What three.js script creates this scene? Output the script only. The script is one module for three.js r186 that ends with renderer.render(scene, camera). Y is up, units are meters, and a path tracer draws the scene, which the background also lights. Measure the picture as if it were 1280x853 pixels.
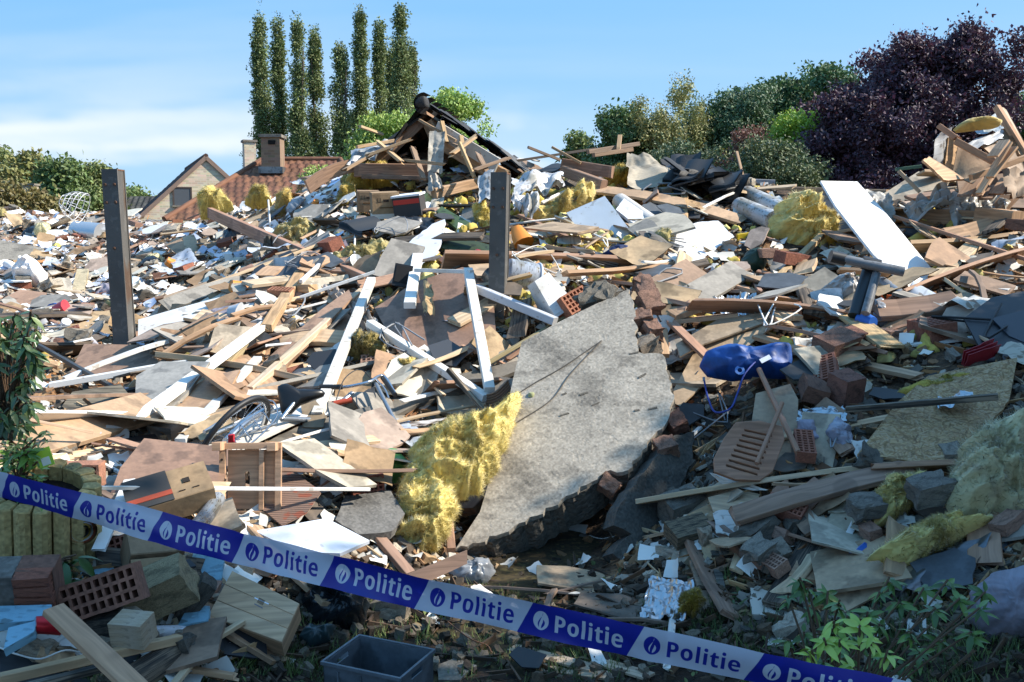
import * as THREE from 'three';
import { mergeGeometries, toCreasedNormals } from 'three/addons/utils/BufferGeometryUtils.js';

// ---------- camera, sky, sun, exposure ----------
const scene = new THREE.Scene();
const EYE = 1.7, PITCH = 0.1107, FOC = 1229;
const camera = new THREE.PerspectiveCamera(2 * Math.atan(426.5 / FOC) * 180 / Math.PI, 1280 / 853, 0.1, 900);
camera.position.set(0, EYE, 0);
camera.rotation.x = -PITCH;
scene.add(camera);
const renderer = new THREE.WebGLRenderer({ antialias: true });
renderer.setSize(1024, 682);
renderer.toneMapping = THREE.LinearToneMapping;
renderer.toneMappingExposure = 1.76;
renderer.shadowMap.enabled = true;
const SUN = new THREE.Vector3(0.76, 0.63, 0.0).normalize();
const sun = new THREE.DirectionalLight(new THREE.Color(1.0, 0.93, 0.82), 5.0);
sun.name = 'sun';
sun.position.copy(SUN).multiplyScalar(60).add(new THREE.Vector3(0, 0, -10));
sun.target.position.set(0, 0, -10);
sun.castShadow = true;
sun.shadow.mapSize.set(4096, 4096);
Object.assign(sun.shadow.camera, { left: -30, right: 30, top: 30, bottom: -30, near: 1, far: 160 });
scene.add(sun, sun.target);

// ---------- random, noise ----------
let seed = 20240917;
const rnd = () => { seed |= 0; seed = seed + 0x6D2B79F5 | 0; let t = Math.imul(seed ^ seed >>> 15, 1 | seed); t = t + Math.imul(t ^ t >>> 7, 61 | t) ^ t; return ((t ^ t >>> 14) >>> 0) / 4294967296; };
const rr = (a, b) => a + (b - a) * rnd();
const pick = (a) => a[Math.floor(rnd() * a.length)];
const clamp = (x, a = 0, b = 1) => Math.min(b, Math.max(a, x));
const lerp = (a, b, t) => a + (b - a) * t;
const sst = (a, b, x) => { const t = clamp((x - a) / (b - a)); return t * t * (3 - 2 * t); };
const hash3 = (x, y, z) => { let h = Math.imul(x, 374761393) ^ Math.imul(y, 668265263) ^ Math.imul(z, 1442695041); h = Math.imul(h ^ h >>> 13, 1274126177); h ^= h >>> 16; return (h >>> 0) / 4294967296; };
function noise3(x, y, z, px = 0, py = 0) {
  const X = Math.floor(x), Y = Math.floor(y), Z = Math.floor(z), fx = x - X, fy = y - Y, fz = z - Z;
  const u = fx * fx * (3 - 2 * fx), v = fy * fy * (3 - 2 * fy), w = fz * fz * (3 - 2 * fz);
  const mx = (i) => px ? ((i % px) + px) % px : i, my = (i) => py ? ((i % py) + py) % py : i;
  const x0 = mx(X), x1 = mx(X + 1), y0 = my(Y), y1 = my(Y + 1);
  return lerp(lerp(lerp(hash3(x0, y0, Z), hash3(x1, y0, Z), u), lerp(hash3(x0, y1, Z), hash3(x1, y1, Z), u), v),
    lerp(lerp(hash3(x0, y0, Z + 1), hash3(x1, y0, Z + 1), u), lerp(hash3(x0, y1, Z + 1), hash3(x1, y1, Z + 1), u), v), w);
}
function fbm(x, y, z = 0, o = 4, px = 0, py = 0) { let a = 0.5, s = 0, n = 0; for (let i = 0; i < o; i++) { s += a * noise3(x, y, z + i * 17, px, py); n += a; a *= 0.5; x *= 2; y *= 2; z *= 2; px *= 2; py *= 2; } return s / n; }
const ridge = (x, y, z, o = 3) => { let a = 0.5, s = 0, n = 0; for (let i = 0; i < o; i++) { s += a * (1 - Math.abs(2 * noise3(x, y, z + i * 31) - 1)); n += a; a *= 0.5; x *= 2.1; y *= 2.1; z *= 2.1; } return s / n; };

// ---------- sky: clear blue with thin cirrus and low white cloud ----------
{
  const w = 2048, h = 1024, d = new Float32Array(w * h * 4);
  for (let j = 0; j < h; j++) for (let i = 0; i < w; i++) {
    const el = ((j + 0.5) / h - 0.5) * Math.PI, az = ((i + 0.5) / w - 0.5) * 2 * Math.PI;
    const y = Math.sin(el), c = Math.cos(el), x = c * Math.cos(az), z = c * Math.sin(az), e = Math.max(y, 0);
    const t = Math.pow(clamp((e + 0.01) / 0.30), 0.8);
    let r = lerp(0.38, 0.115, t), g = lerp(0.555, 0.35, t), b = lerp(0.69, 0.70, t);
    const k = 1 / (e + 0.16), u = x * k, v = z * k;
    const q = fbm(u * 0.55 + 3, v * 1.5 + 1, 2, 6), fine = fbm(u * 1.7 + 9, v * 6.5, 5, 5), side = sst(0.35, -0.75, x / c);
    let cl = sst(0.42, 0.74, q * 0.62 + fine * 0.42) * (0.10 + 0.85 * side) * (0.25 + 0.75 * sst(0.21, 0.06, e));
    const bank = sst(0.46, 0.66, fbm(az * 7, e * 22, 8, 5)) * sst(0.15, 0.07, e) * sst(0.0, 0.04, e);
    cl = clamp(cl * 0.72 + bank * 0.5);
    r = lerp(r, 0.64, cl); g = lerp(g, 0.69, cl); b = lerp(b, 0.73, cl);
    if (y < 0) { r = 0.24; g = 0.22; b = 0.19; }
    const au = 0.34 * Math.exp(-Math.acos(clamp(x * SUN.x + y * SUN.y + z * SUN.z, -1, 1)) / 0.5) * (y < 0 ? 0 : 1);
    d.set([r * 0.84 + au, g * 0.84 + au * 0.97, b * 0.84 + au * 0.9, 1], (j * w + i) * 4);
  }
  const sky = new THREE.DataTexture(d, w, h, THREE.RGBAFormat, THREE.FloatType);
  sky.mapping = THREE.EquirectangularReflectionMapping; sky.magFilter = sky.minFilter = THREE.LinearFilter; sky.needsUpdate = true;
  scene.background = sky; scene.environment = sky;
}

// ---------- bookkeeping ----------
const V = (x, y, z) => new THREE.Vector3(x, y, z);
const used = {};
const numbered = (n) => { const k = used[n] = (used[n] ?? -1) + 1; return k ? n + '_' + String(k).padStart(3, '0') : n; };
function top(o, name, label, category, group) { o.name = numbered(name); o.userData = { label, category, kind: 'thing' }; if (group) o.userData.group = group; scene.add(o); return o; }
function structure(o, name) { o.name = numbered(name); o.userData.kind = 'structure'; scene.add(o); return o; }
function part(parent, name, geo, m, pos, q) { const o = new THREE.Mesh(geo, m); o.name = name; if (pos) o.position.copy(pos); if (q) o.quaternion.copy(q); parent.add(o); return o; }
function group(name, label, category, pos, grp) { const g = new THREE.Group(); g.position.copy(pos); return top(g, name, label, category, grp); }
const rebase = (o, g) => { o.position.sub(g.position); return o; };

// ---------- textures ----------
function tex(w, h, f, { srgb = true, rx = 1, ry = 1 } = {}) {
  const d = new Uint8Array(w * h * 4);
  for (let j = 0; j < h; j++) for (let i = 0; i < w; i++) { const c = f(i / w, j / h); const k = (j * w + i) * 4; for (let n = 0; n < 3; n++) d[k + n] = clamp(Array.isArray(c) ? c[n] : c) * 255; d[k + 3] = 255; }
  const t = new THREE.DataTexture(d, w, h); t.wrapS = t.wrapT = THREE.RepeatWrapping; t.magFilter = t.minFilter = THREE.LinearFilter;
  if (srgb) t.colorSpace = THREE.SRGBColorSpace; t.repeat.set(rx, ry); t.needsUpdate = true; return t;
}
function canvasTex(w, h, draw, { rx = 1, ry = 1 } = {}) {
  const c = document.createElement('canvas'); c.width = w; c.height = h; draw(c.getContext('2d'), w, h);
  const t = new THREE.CanvasTexture(c); t.colorSpace = THREE.SRGBColorSpace; t.wrapS = t.wrapT = THREE.RepeatWrapping; t.repeat.set(rx, ry); return t;
}
const woodV = (u, v) => { const wv = fbm(u * 4, v * 4, 3, 3, 4, 4) * 0.8; const g = fbm(u * 3, v * 40 + wv * 6, 1, 4, 3, 0); const ring = 0.5 + 0.5 * Math.sin((v * 16 + wv * 7) * 6.283 / 2); const kn = sst(0.80, 0.88, noise3(u * 7, v * 5, 44, 7, 5)); return clamp(0.72 + 0.24 * g + 0.07 * ring - 0.22 * kn * g); };
const TX = {
  wood: tex(512, 512, (u, v) => { const k = woodV(u, v), s = fbm(u * 3, v * 3, 9, 4, 3, 3); return [k * (0.95 + 0.1 * s), k * (0.9 + 0.16 * s), k * (0.84 + 0.26 * s)]; }, { rx: 1, ry: 3 }),
  woodB: tex(512, 512, (u, v) => woodV(u, v), { srgb: false, rx: 1, ry: 3 }),
  weather: tex(512, 512, (u, v) => { const k = woodV(u, v), s = sst(0.42, 0.62, fbm(u * 5, v * 9, 4, 5, 5, 9)), c = sst(0.56, 0.62, fbm(u * 4, v * 60, 14, 2, 4, 60)); return [k * (0.9 - 0.35 * s) * (1 - 0.4 * c), k * (0.88 - 0.33 * s) * (1 - 0.4 * c), k * (0.86 - 0.3 * s) * (1 - 0.4 * c)]; }, { rx: 1, ry: 3 }),
  plain: tex(512, 512, (u, v) => { const a = fbm(u * 4, v * 4, 2, 6, 4, 4), b = fbm(u * 60, v * 60, 7, 3, 60, 60), st = sst(0.55, 0.68, fbm(u * 7, v * 7, 21, 5, 7, 7)); const k = 0.70 + 0.3 * a + 0.14 * (b - 0.5) - 0.16 * st; return [k, k * 0.985, k * 0.96]; }, { rx: 1, ry: 1 }),
  dirty: tex(512, 512, (u, v) => { const a = fbm(u * 5, v * 5, 12, 6, 5, 5), sp = sst(0.66, 0.72, fbm(u * 24, v * 24, 3, 3, 24, 24)), st = sst(0.52, 0.72, fbm(u * 4, v * 4, 31, 5, 4, 4)), sc = sst(0.72, 0.75, noise3(u * 14 + 3 * fbm(u * 3, v * 3, 4, 2, 3, 3), v * 90, 3, 0, 90)); const k = 0.93 - 0.13 * a; return [k - 0.22 * sp - 0.13 * st - 0.1 * sc, k - 0.25 * sp - 0.16 * st - 0.1 * sc, k - 0.27 * sp - 0.22 * st - 0.1 * sc]; }, { rx: 1, ry: 1 }),
  soft: tex(512, 512, (u, v) => { const a = fbm(u * 5, v * 5, 12, 6, 5, 5), st = sst(0.5, 0.72, fbm(u * 4, v * 4, 31, 5, 4, 4)), sp = sst(0.73, 0.76, fbm(u * 20, v * 20, 3, 3, 20, 20)); const k = 0.98 - 0.09 * a; return [k - 0.05 * st - 0.12 * sp, k - 0.065 * st - 0.14 * sp, k - 0.09 * st - 0.16 * sp]; }),
  grain: tex(512, 512, (u, v) => fbm(u * 40, v * 40, 5, 5, 40, 40), { srgb: false, rx: 2, ry: 2 }),
  conc: tex(512, 512, (u, v) => { const a = fbm(u * 4, v * 4, 2, 6, 4, 4), p = 0.35 * sst(0.70, 0.80, fbm(u * 30, v * 30, 8, 3, 30, 30)), g = fbm(u * 90, v * 90, 4, 2, 90, 90), dk = sst(0.55, 0.7, fbm(u * 5, v * 9, 77, 5, 5, 9)); const k = 0.66 + 0.28 * a + 0.26 * (g - 0.5) - 0.28 * p - 0.12 * dk; return [k, k * 0.98, k * 0.945]; }),
  concB: tex(512, 512, (u, v) => 0.5 * fbm(u * 60, v * 60, 5, 4, 60, 60) + 0.3 * fbm(u * 8 + 3, v * 26, 9, 4, 8, 26) + 0.35 * (1 - sst(0.66, 0.76, fbm(u * 26, v * 26, 8, 3, 26, 26))) - 0.1, { srgb: false }),
  wool: tex(512, 512, (u, v) => { const f = fbm(u * 10 + 2 * fbm(u * 4, v * 4, 6, 3, 4, 4), v * 50, 2, 4, 0, 50), a = fbm(u * 5, v * 5, 3, 5, 5, 5), d = sst(0.60, 0.76, fbm(u * 6, v * 6, 53, 5, 6, 6)); const k = 0.82 + 0.14 * f + 0.12 * a; return [k - 0.10 * d, k - 0.12 * d, k * 0.97 - 0.1 * d]; }, { rx: 2, ry: 2 }),
  woolB: tex(512, 512, (u, v) => 0.6 * fbm(u * 14 + 2 * fbm(u * 4, v * 4, 6, 3, 4, 4), v * 44, 2, 4, 0, 44) + 0.5 * fbm(u * 12, v * 12, 7, 5, 12, 12), { srgb: false, rx: 2, ry: 2 }),
  osb: canvasTex(1024, 1024, (c, w, h) => { c.fillStyle = '#cdb596'; c.fillRect(0, 0, w, h); for (let i = 0; i < 9000; i++) { const L = rr(14, 70), W = rr(3, 13), a = rr(0, 6.28), l = rr(34, 72); c.save(); c.translate(rnd() * w, rnd() * h); c.rotate(a); c.fillStyle = `hsla(${rr(28, 38)},${rr(16, 28)}%,${l + 4}%,${rr(0.35, 0.8)})`; c.fillRect(-L / 2, -W / 2, L, W); c.restore(); } }),
  steel: tex(512, 512, (u, v) => { const a = fbm(u * 4, v * 4, 2, 6, 4, 4), rs = 0.6 * sst(0.62, 0.72, fbm(u * 5, v * 5, 91, 6, 5, 5)), sp = sst(0.64, 0.7, fbm(u * 26, v * 26, 6, 3, 26, 26)); const k = 0.62 + 0.36 * a; return [k * lerp(1, 0.95, rs) + 0.1 * sp, k * lerp(1, 0.66, rs) + 0.1 * sp, k * lerp(1, 0.46, rs) + 0.1 * sp]; }),
  soil: tex(1024, 1024, (u, v) => { const a = fbm(u * 6, v * 6, 2, 6, 6, 6), g = fbm(u * 120, v * 120, 9, 2, 120, 120), p = sst(0.70, 0.74, fbm(u * 70, v * 70, 5, 2, 70, 70)); const k = 0.34 + 0.42 * a + 0.4 * (g - 0.5); return [k * 1.0 + p * 0.25, k * 0.86 + p * 0.24, k * 0.70 + p * 0.22]; }, { rx: 0.5, ry: 0.5 }),
  brick: canvasTex(512, 512, (c, w, h) => { c.fillStyle = '#cfc7b9'; c.fillRect(0, 0, w, h); for (let r = 0; r < 16; r++) for (let k = -1; k < 9; k++) { const t = rr(-16, 16); c.fillStyle = `rgb(${200 + t + rr(-10, 10)},${186 + t + rr(-8, 8)},${168 + t})`; c.fillRect(k * 64 + (r % 2) * 32 + 2, r * 32 + 3, 60, 27); } }, { rx: 0.55, ry: 0.8 }),
};
const cache = {};
function M(hex, rough = 0.85, o = {}) {
  const key = JSON.stringify([hex, rough, Object.keys(o).map((k) => [k, o[k]?.uuid ?? (o[k]?.isColor ? o[k].getHex() : o[k])])]);
  if (cache[key]) return cache[key];
  const P = ['transmission', 'clearcoat', 'sheen', 'thickness', 'ior'].some((k) => k in o) ? THREE.MeshPhysicalMaterial : THREE.MeshStandardMaterial;
  return cache[key] = new P({ color: hex, roughness: rough, side: THREE.DoubleSide, ...o });
}
const paled = (hex, k) => new THREE.Color(hex).lerp(new THREE.Color('#d8cdbd'), k);   // base colour paled and desaturated evenly to brighten the overall tone
const wood = (hex, o) => M(paled(hex, 0.24), 0.82, { map: TX.wood, bumpMap: TX.woodB, bumpScale: 0.0015, ...o });
const oldWood = (hex) => M(paled(hex, 0.12), 0.9, { map: TX.weather, bumpMap: TX.woodB, bumpScale: 0.003 });
const board = (hex, r = 0.75) => M(paled(hex, 0.22), r, { map: TX.plain, bumpMap: TX.grain, bumpScale: 0.0006 });
const paint = (hex, r = 0.55) => M(hex, r, { map: TX.soft });
const rough = (hex, b = 0.004) => M(paled(hex, 0.12), 0.95, { map: TX.conc, bumpMap: TX.concB, bumpScale: b });
const wool = (hex) => M(hex, 1, { map: TX.wool, bumpMap: TX.woolB, bumpScale: 0.005, transmission: 0.3, thickness: 0 });
const paperM = (hex) => M(hex, 0.9, { map: TX.dirty });
const cloth = (hex, r = 0.8) => M(hex, r, { map: TX.plain, bumpMap: TX.grain, bumpScale: 0.001 });
const film = (hex, r = 0.35, t = 0.35) => M(hex, r, { transmission: t, thickness: 0, map: TX.dirty });
const metal = (hex, r = 0.35) => M(hex, r, { metalness: 0.9, map: TX.plain });
const C = { pine: '#cfa877', pineD: '#b5844f', pineL: '#dcbf94', tan: '#c19a6e', mdf: '#b27a50', brown: '#80563c', dbrown: '#4f3526', cream: '#d3c4a2', white: '#e3e1dc', grey: '#8d8a85', slate: '#3b3e43', black: '#18181b', brick: '#a3553c', pink: '#c69c88', conc: '#96928b', yellow: '#f2d56e', card: '#b28c5c', paper: '#e8e4dc', blue: '#1b3fa6', olive: '#7d7455' };

// ---------- geometry helpers ----------
function finish(pos, idx, uv) { const g = new THREE.BufferGeometry(); g.setAttribute('position', new THREE.Float32BufferAttribute(pos, 3)); if (uv) g.setAttribute('uv', new THREE.Float32BufferAttribute(uv, 2)); g.setIndex(idx); g.computeVertexNormals(); return g; }
const flat = (g) => { const n = g.toNonIndexed(); n.computeVertexNormals(); return n; };
// a bar along x with chamfered edges, uneven (splintered) ends and a slight warp; uv in metres
function beamGeo(L, H, D, { splinter = 0, warp = 0, seg = 1, cham = 0.08, taper = 1 } = {}) {
  const c = Math.min(H, D) * cham, sec = [[-H / 2 + c, -D / 2], [H / 2 - c, -D / 2], [H / 2, -D / 2 + c], [H / 2, D / 2 - c], [H / 2 - c, D / 2], [-H / 2 + c, D / 2], [-H / 2, D / 2 - c], [-H / 2, -D / 2 + c]];
  const tri = [], uvs = [], n = sec.length, per = []; let a = rnd(); const u0 = rnd() * 5;
  for (let i = 0; i <= n; i++) { per.push(a); const p = sec[i % n], q = sec[(i + 1) % n]; a += Math.hypot(p[0] - q[0], p[1] - q[1]); }
  const e0 = sec.map(() => splinter * rnd()), e1 = sec.map(() => splinter * rnd());
  const at = (s, i) => { const t = s / seg, k = i % n; let x = (t - 0.5) * L; if (s === 0) x += e0[k]; if (s === seg) x -= e1[k]; const sc = lerp(1, taper, t); return [x, sec[k][0] * sc + warp * Math.sin(t * Math.PI), sec[k][1] * sc]; };
  const push = (...ps) => { for (const [p, u, v] of ps) { tri.push(...p); uvs.push(u, v); } };
  for (let s = 0; s < seg; s++) for (let i = 0; i < n; i++) {
    const A = at(s, i), B = at(s, i + 1), E = at(s + 1, i + 1), F = at(s + 1, i), ua = u0 + s / seg * L, ub = u0 + (s + 1) / seg * L;
    push([A, ua, per[i]], [B, ua, per[i + 1]], [E, ub, per[i + 1]], [A, ua, per[i]], [E, ub, per[i + 1]], [F, ub, per[i]]);
  }
  for (const s of [0, seg]) for (let i = 1; i < n - 1; i++) { const t = [at(s, 0), at(s, i), at(s, i + 1)]; if (s === 0) t.reverse(); push(...t.map((p) => [p, p[1] * 0.3 + u0, p[2] + 0.3])); }
  const g = new THREE.BufferGeometry(); g.setAttribute('position', new THREE.Float32BufferAttribute(tri, 3)); g.setAttribute('uv', new THREE.Float32BufferAttribute(uvs, 2)); g.computeVertexNormals(); return g;
}
// a flat piece from an outline (metres), edges optionally broken; face up = +z, the sheet lies below z = 0
function plateGeo(pts, th, { jag = 0, step = 0.05, bevel = 0, holes = [], only = null } = {}) {
  const out = [];
  pts.forEach((p, i) => {
    const q = pts[(i + 1) % pts.length], L = Math.hypot(q[0] - p[0], q[1] - p[1]), j = only && !only.includes(i) ? 0 : jag, n = j ? Math.max(1, Math.min(24, Math.round(L / step))) : 1;
    for (let k = 0; k < n; k++) { const t = k / n, o = k ? rr(-j, j) : 0, nx = (q[1] - p[1]) / (L || 1), ny = -(q[0] - p[0]) / (L || 1); out.push(new THREE.Vector2(lerp(p[0], q[0], t) + nx * o, lerp(p[1], q[1], t) + ny * o)); }
  });
  if (THREE.ShapeUtils.area(out) < 0) out.reverse();
  const s = new THREE.Shape(out); for (const h of holes) s.holes.push(new THREE.Path(h.map((p) => new THREE.Vector2(...p))));
  const g = new THREE.ExtrudeGeometry(s, { depth: th, bevelEnabled: bevel > 0, bevelSize: bevel, bevelThickness: bevel, bevelOffset: -bevel, bevelSegments: 1, curveSegments: 4 });
  g.translate(0, 0, -th); return g;
}
// a rounded, noisy, closed lump over a star-shaped outline; face up = +z
function lumpGeo(pts, th, { nr = 12, na = 40, amp = 0.35, f = 6, under = 0.35, ridged = true, edge = 0.12, pw = 0.5, sd = 0 } = {}) {
  let cx = 0, cy = 0; for (const p of pts) { cx += p[0] / pts.length; cy += p[1] / pts.length; }
  const R = (a) => { const dx = Math.cos(a), dy = Math.sin(a); let best = 0; for (let i = 0; i < pts.length; i++) { const p = pts[i], q = pts[(i + 1) % pts.length], ex = q[0] - p[0], ey = q[1] - p[1], den = dx * ey - dy * ex; if (Math.abs(den) < 1e-9) continue; const t = ((p[0] - cx) * ey - (p[1] - cy) * ex) / den, s = ((p[0] - cx) * dy - (p[1] - cy) * dx) / den; if (t > 0 && s >= -1e-6 && s <= 1 + 1e-6) best = Math.max(best, t); } return best || 0.01; };
  const pos = [], uv = [], idx = [], S = sd || rnd() * 90;
  const N = (x, y, z) => ridged ? ridge(x * f + S, y * f, z * f + S, 4) : fbm(x * f + S, y * f, z * f + S, 4);
  for (const side of [1, -1]) for (let i = 0; i <= nr; i++) for (let k = 0; k < na; k++) {
    const a = k / na * 6.2832, r = Math.sin(i / nr * Math.PI / 2), b = R(a) * (1 + edge * (fbm(Math.cos(a) * f * 0.6 + S, Math.sin(a) * f * 0.6, S, 4) - 0.5) * 2);
    const x = cx + Math.cos(a) * b * r, y = cy + Math.sin(a) * b * r, n = N(x, y, side * 0.3) - 0.5;
    let h = th * Math.pow(Math.max(0, 1 - r * r), pw); h = side > 0 ? h * (1 + amp * 0.6 * n) + th * amp * n * (1 - r ** 6) : -h * under;
    const sh = side > 0 ? (N(y + 7, x + 3, 2.2) - 0.5) * th * amp * 0.6 * (1 - r ** 6) : 0;
    pos.push(x + sh, y + sh * 0.7, h); uv.push(x + h * 0.5, y + h * 0.5);
  }
  const off = (nr + 1) * na;
  for (const side of [0, 1]) for (let i = 0; i < nr; i++) for (let k = 0; k < na; k++) { const o = side * off, a = o + i * na + k, b = o + i * na + (k + 1) % na, c2 = a + na, d = b + na; if (side === 0) idx.push(a, c2, b, b, c2, d); else idx.push(a, b, c2, b, d, c2); }
  return finish(pos, idx, uv);
}
// a thin cloth, film or paper over a quad given in local or world points
function sheetGeo(tl, tr, br, bl, { nu = 18, nv = 18, fold = 0.03, folds = 4, along = 'v', crumple = 0.02, f = 9, rag = 0, th = 0 } = {}) {
  const pos = [], uv = [], idx = [], S = rnd() * 70, n = V().subVectors(tr, tl).cross(V().subVectors(bl, tl)).normalize(), W = tl.distanceTo(tr), H = tl.distanceTo(bl), ph = rnd() * 6;
  const layers = th ? [0, -th] : [0];
  for (const ly of layers) for (let j = 0; j <= nv; j++) for (let i = 0; i <= nu; i++) {
    let u = i / nu, v = j / nv; const e = (x) => fbm(x * 7 + S, S, 3, 3) - 0.5;
    const uu = lerp(0 + rag * e(v), 1 + rag * e(v + 5), u), vv = lerp(0 + rag * e(u + 9), 1 + rag * e(u + 13), v);
    const p = V().copy(tl).lerp(tr, uu).lerp(V().copy(bl).lerp(br, uu), vv), s = along === 'v' ? u : v, w = along === 'v' ? v : u;
    const d = fold * Math.sin(s * folds * 6.283 + ph + 1.4 * fbm(s * 3 + S, w * 2, 1, 2) * 3) * (0.35 + 0.65 * w) + crumple * (ridge(u * W * f + S, v * H * f, 2, 3) - 0.5) * 2;
    p.addScaledVector(n, d + ly); pos.push(p.x, p.y, p.z); uv.push(uu * W, vv * H);
  }
  const m = (nu + 1) * (nv + 1);
  layers.forEach((_, l) => { for (let j = 0; j < nv; j++) for (let i = 0; i < nu; i++) { const a = l * m + j * (nu + 1) + i, b = a + 1, c2 = a + nu + 1, d = c2 + 1; idx.push(a, c2, b, b, c2, d); } });
  if (th) { const loop = []; for (let i = 0; i < nu; i++) loop.push(i); for (let j = 0; j < nv; j++) loop.push(j * (nu + 1) + nu); for (let i = nu; i > 0; i--) loop.push(nv * (nu + 1) + i); for (let j = nv; j > 0; j--) loop.push(j * (nu + 1)); loop.forEach((a, k) => { const b = loop[(k + 1) % loop.length]; idx.push(a, b, a + m, b, b + m, a + m); }); }
  return finish(pos, idx, uv);
}
function tubeGeo(pts, r, { seg = 0, rad = 7, closed = false } = {}) {
  const c = pts.length === 2 ? new THREE.LineCurve3(pts[0], pts[1]) : new THREE.CatmullRomCurve3(pts, closed);
  const t = new THREE.TubeGeometry(c, seg || (pts.length === 2 ? 1 : pts.length * 6), r, rad, closed);
  if (closed) return t;
  const caps = [0, 1].map((e) => { const g = new THREE.CircleGeometry(r, rad); g.applyQuaternion(new THREE.Quaternion().setFromUnitVectors(V(0, 0, 1), c.getTangent(e).multiplyScalar(e ? 1 : -1))); const p = c.getPoint(e); g.translate(p.x, p.y, p.z); return g; });
  return mergeGeometries([t, ...caps]);
}
const merge = (a) => mergeGeometries(a.map((g) => { const n = g.index ? g.toNonIndexed() : g; for (const k of Object.keys(n.attributes)) if (!['position', 'normal', 'uv'].includes(k)) n.deleteAttribute(k); return n; }));
const jitterGeo = (g, a, f = 8) => { const p = g.attributes.position, S = rnd() * 50; for (let i = 0; i < p.count; i++) { const x = p.getX(i), y = p.getY(i), z = p.getZ(i); p.setXYZ(i, x + a * (noise3(x * f + S, y * f, z * f) - 0.5) * 2, y + a * (noise3(x * f, y * f + S, z * f + 9) - 0.5) * 2, z + a * (noise3(x * f + 5, y * f, z * f + S) - 0.5) * 2); } g.computeVertexNormals(); return g; };
// loose fibres standing off a lump's surface
function fuzz(g, n, len, w = 0.004) {
  const p = g.attributes.position, nm = g.attributes.normal, uvA = g.attributes.uv, ix = g.index, pos = [], nor = [], uv = [], T = ix.count / 3 / 2 | 0;
  for (let i = 0; i < n; i++) { const t = Math.floor(rnd() * T) * 3, a = ix.getX(t), b = ix.getX(t + 1), c = ix.getX(t + 2); let u = rnd(), v = rnd(); if (u + v > 1) { u = 1 - u; v = 1 - v; } const f = (A, k) => A.array[a * k] * 0 + 0, o = [0, 1, 2].map((k) => p.getComponent(a, k) * (1 - u - v) + p.getComponent(b, k) * u + p.getComponent(c, k) * v), N = V(nm.getX(a), nm.getY(a), nm.getZ(a)), d = V(rr(-1, 1), rr(-1, 1), rr(-1, 1)).addScaledVector(N, 0.9).normalize().multiplyScalar(len * rr(0.4, 1.4)), s = V(rr(-1, 1), rr(-1, 1), rr(-1, 1)).cross(d).normalize().multiplyScalar(w * rr(0.5, 1.4));
    pos.push(o[0] - s.x, o[1] - s.y, o[2] - s.z, o[0] + s.x, o[1] + s.y, o[2] + s.z, o[0] + d.x, o[1] + d.y, o[2] + d.z); for (let k = 0; k < 3; k++) { nor.push(N.x, N.y, N.z); uv.push(uvA.getX(a), uvA.getY(a)); } }
  const h = new THREE.BufferGeometry(); h.setAttribute('position', new THREE.Float32BufferAttribute(pos, 3)); h.setAttribute('normal', new THREE.Float32BufferAttribute(nor, 3)); h.setAttribute('uv', new THREE.Float32BufferAttribute(uv, 2)); return merge([g, h]);
}
// an irregular broken block
function rockGeo(a, b, c, d = 2, amp = 0.25) { const g = new THREE.BoxGeometry(a, b, c, d + 1, d + 1, d + 1); const p = g.attributes.position, S = rnd() * 50, f = 2.2 / Math.max(a, b, c); for (let i = 0; i < p.count; i++) { const x = p.getX(i), y = p.getY(i), z = p.getZ(i), n = 1 + amp * (fbm(x * f * 2 + S, y * f * 2, z * f * 2 + S, 3) - 0.62) * 2; p.setXYZ(i, x * n, y * n, z * n); } const n = toCreasedNormals(g, 0.6); return n; }

// ---------- from a photograph's point and a distance to a place in the world ----------
const rayOf = (px, py) => { const u = (px - 640) / FOC, v = (426.5 - py) / FOC; return V(u, v * Math.cos(PITCH) - Math.sin(PITCH), -v * Math.sin(PITCH) - Math.cos(PITCH)); };
const W = (px, py, d) => { const r = rayOf(px, py); return r.multiplyScalar(-d / r.z).add(V(0, EYE, 0)); };

// ---------- the mound of rubble: a height field through surveyed points ----------
const survey = [];
const col = (px, ...ps) => { for (const [py, d] of ps) survey.push(W(px, py, d)); };
col(-120, [800, 3.2], [700, 3.7], [600, 4.3], [520, 5.3], [450, 7.5], [350, 12], [290, 16], [262, 20]);
col(20, [830, 3.15], [760, 3.45], [700, 3.8], [620, 4.4], [540, 5.3], [470, 7.0], [400, 9.2], [340, 12], [300, 15], [268, 19]);
col(150, [835, 3.2], [740, 3.65], [660, 4.2], [600, 4.9], [540, 5.7], [470, 7.3], [420, 8.8], [350, 12], [300, 15], [272, 18.5]);
col(300, [842, 3.5], [770, 3.9], [690, 4.3], [640, 4.7], [580, 5.3], [520, 6.0], [440, 7.2], [380, 8.6], [330, 10.6], [290, 13], [258, 15]);
col(450, [850, 3.66], [785, 4.15], [700, 4.6], [640, 5.0], [580, 5.6], [500, 6.5], [440, 7.3], [380, 8.3], [330, 9.4], [280, 10.8], [240, 12], [205, 13.2]);
col(540, [200, 13.6]);
col(560, [735, 4.7], [650, 5.6], [560, 6.2]);
col(640, [850, 3.7], [785, 4.2], [730, 4.75], [640, 6.0], [560, 6.6], [470, 7.0], [410, 7.4], [360, 7.8], [320, 8.8], [280, 10.2], [245, 11.8], [212, 13]);
col(730, [715, 4.85], [640, 6.0], [560, 6.6], [470, 7.0]);
col(800, [850, 3.7], [785, 4.15], [715, 4.8], [640, 5.6], [560, 6.2], [470, 6.7], [400, 7.3], [350, 8.2], [300, 9.6], [260, 11], [218, 12.4]);
col(950, [850, 3.65], [785, 4.05], [720, 4.4], [640, 4.9], [560, 5.4], [480, 6.0], [420, 6.7], [360, 7.7], [310, 9.0], [270, 10.5], [240, 12]);
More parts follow.
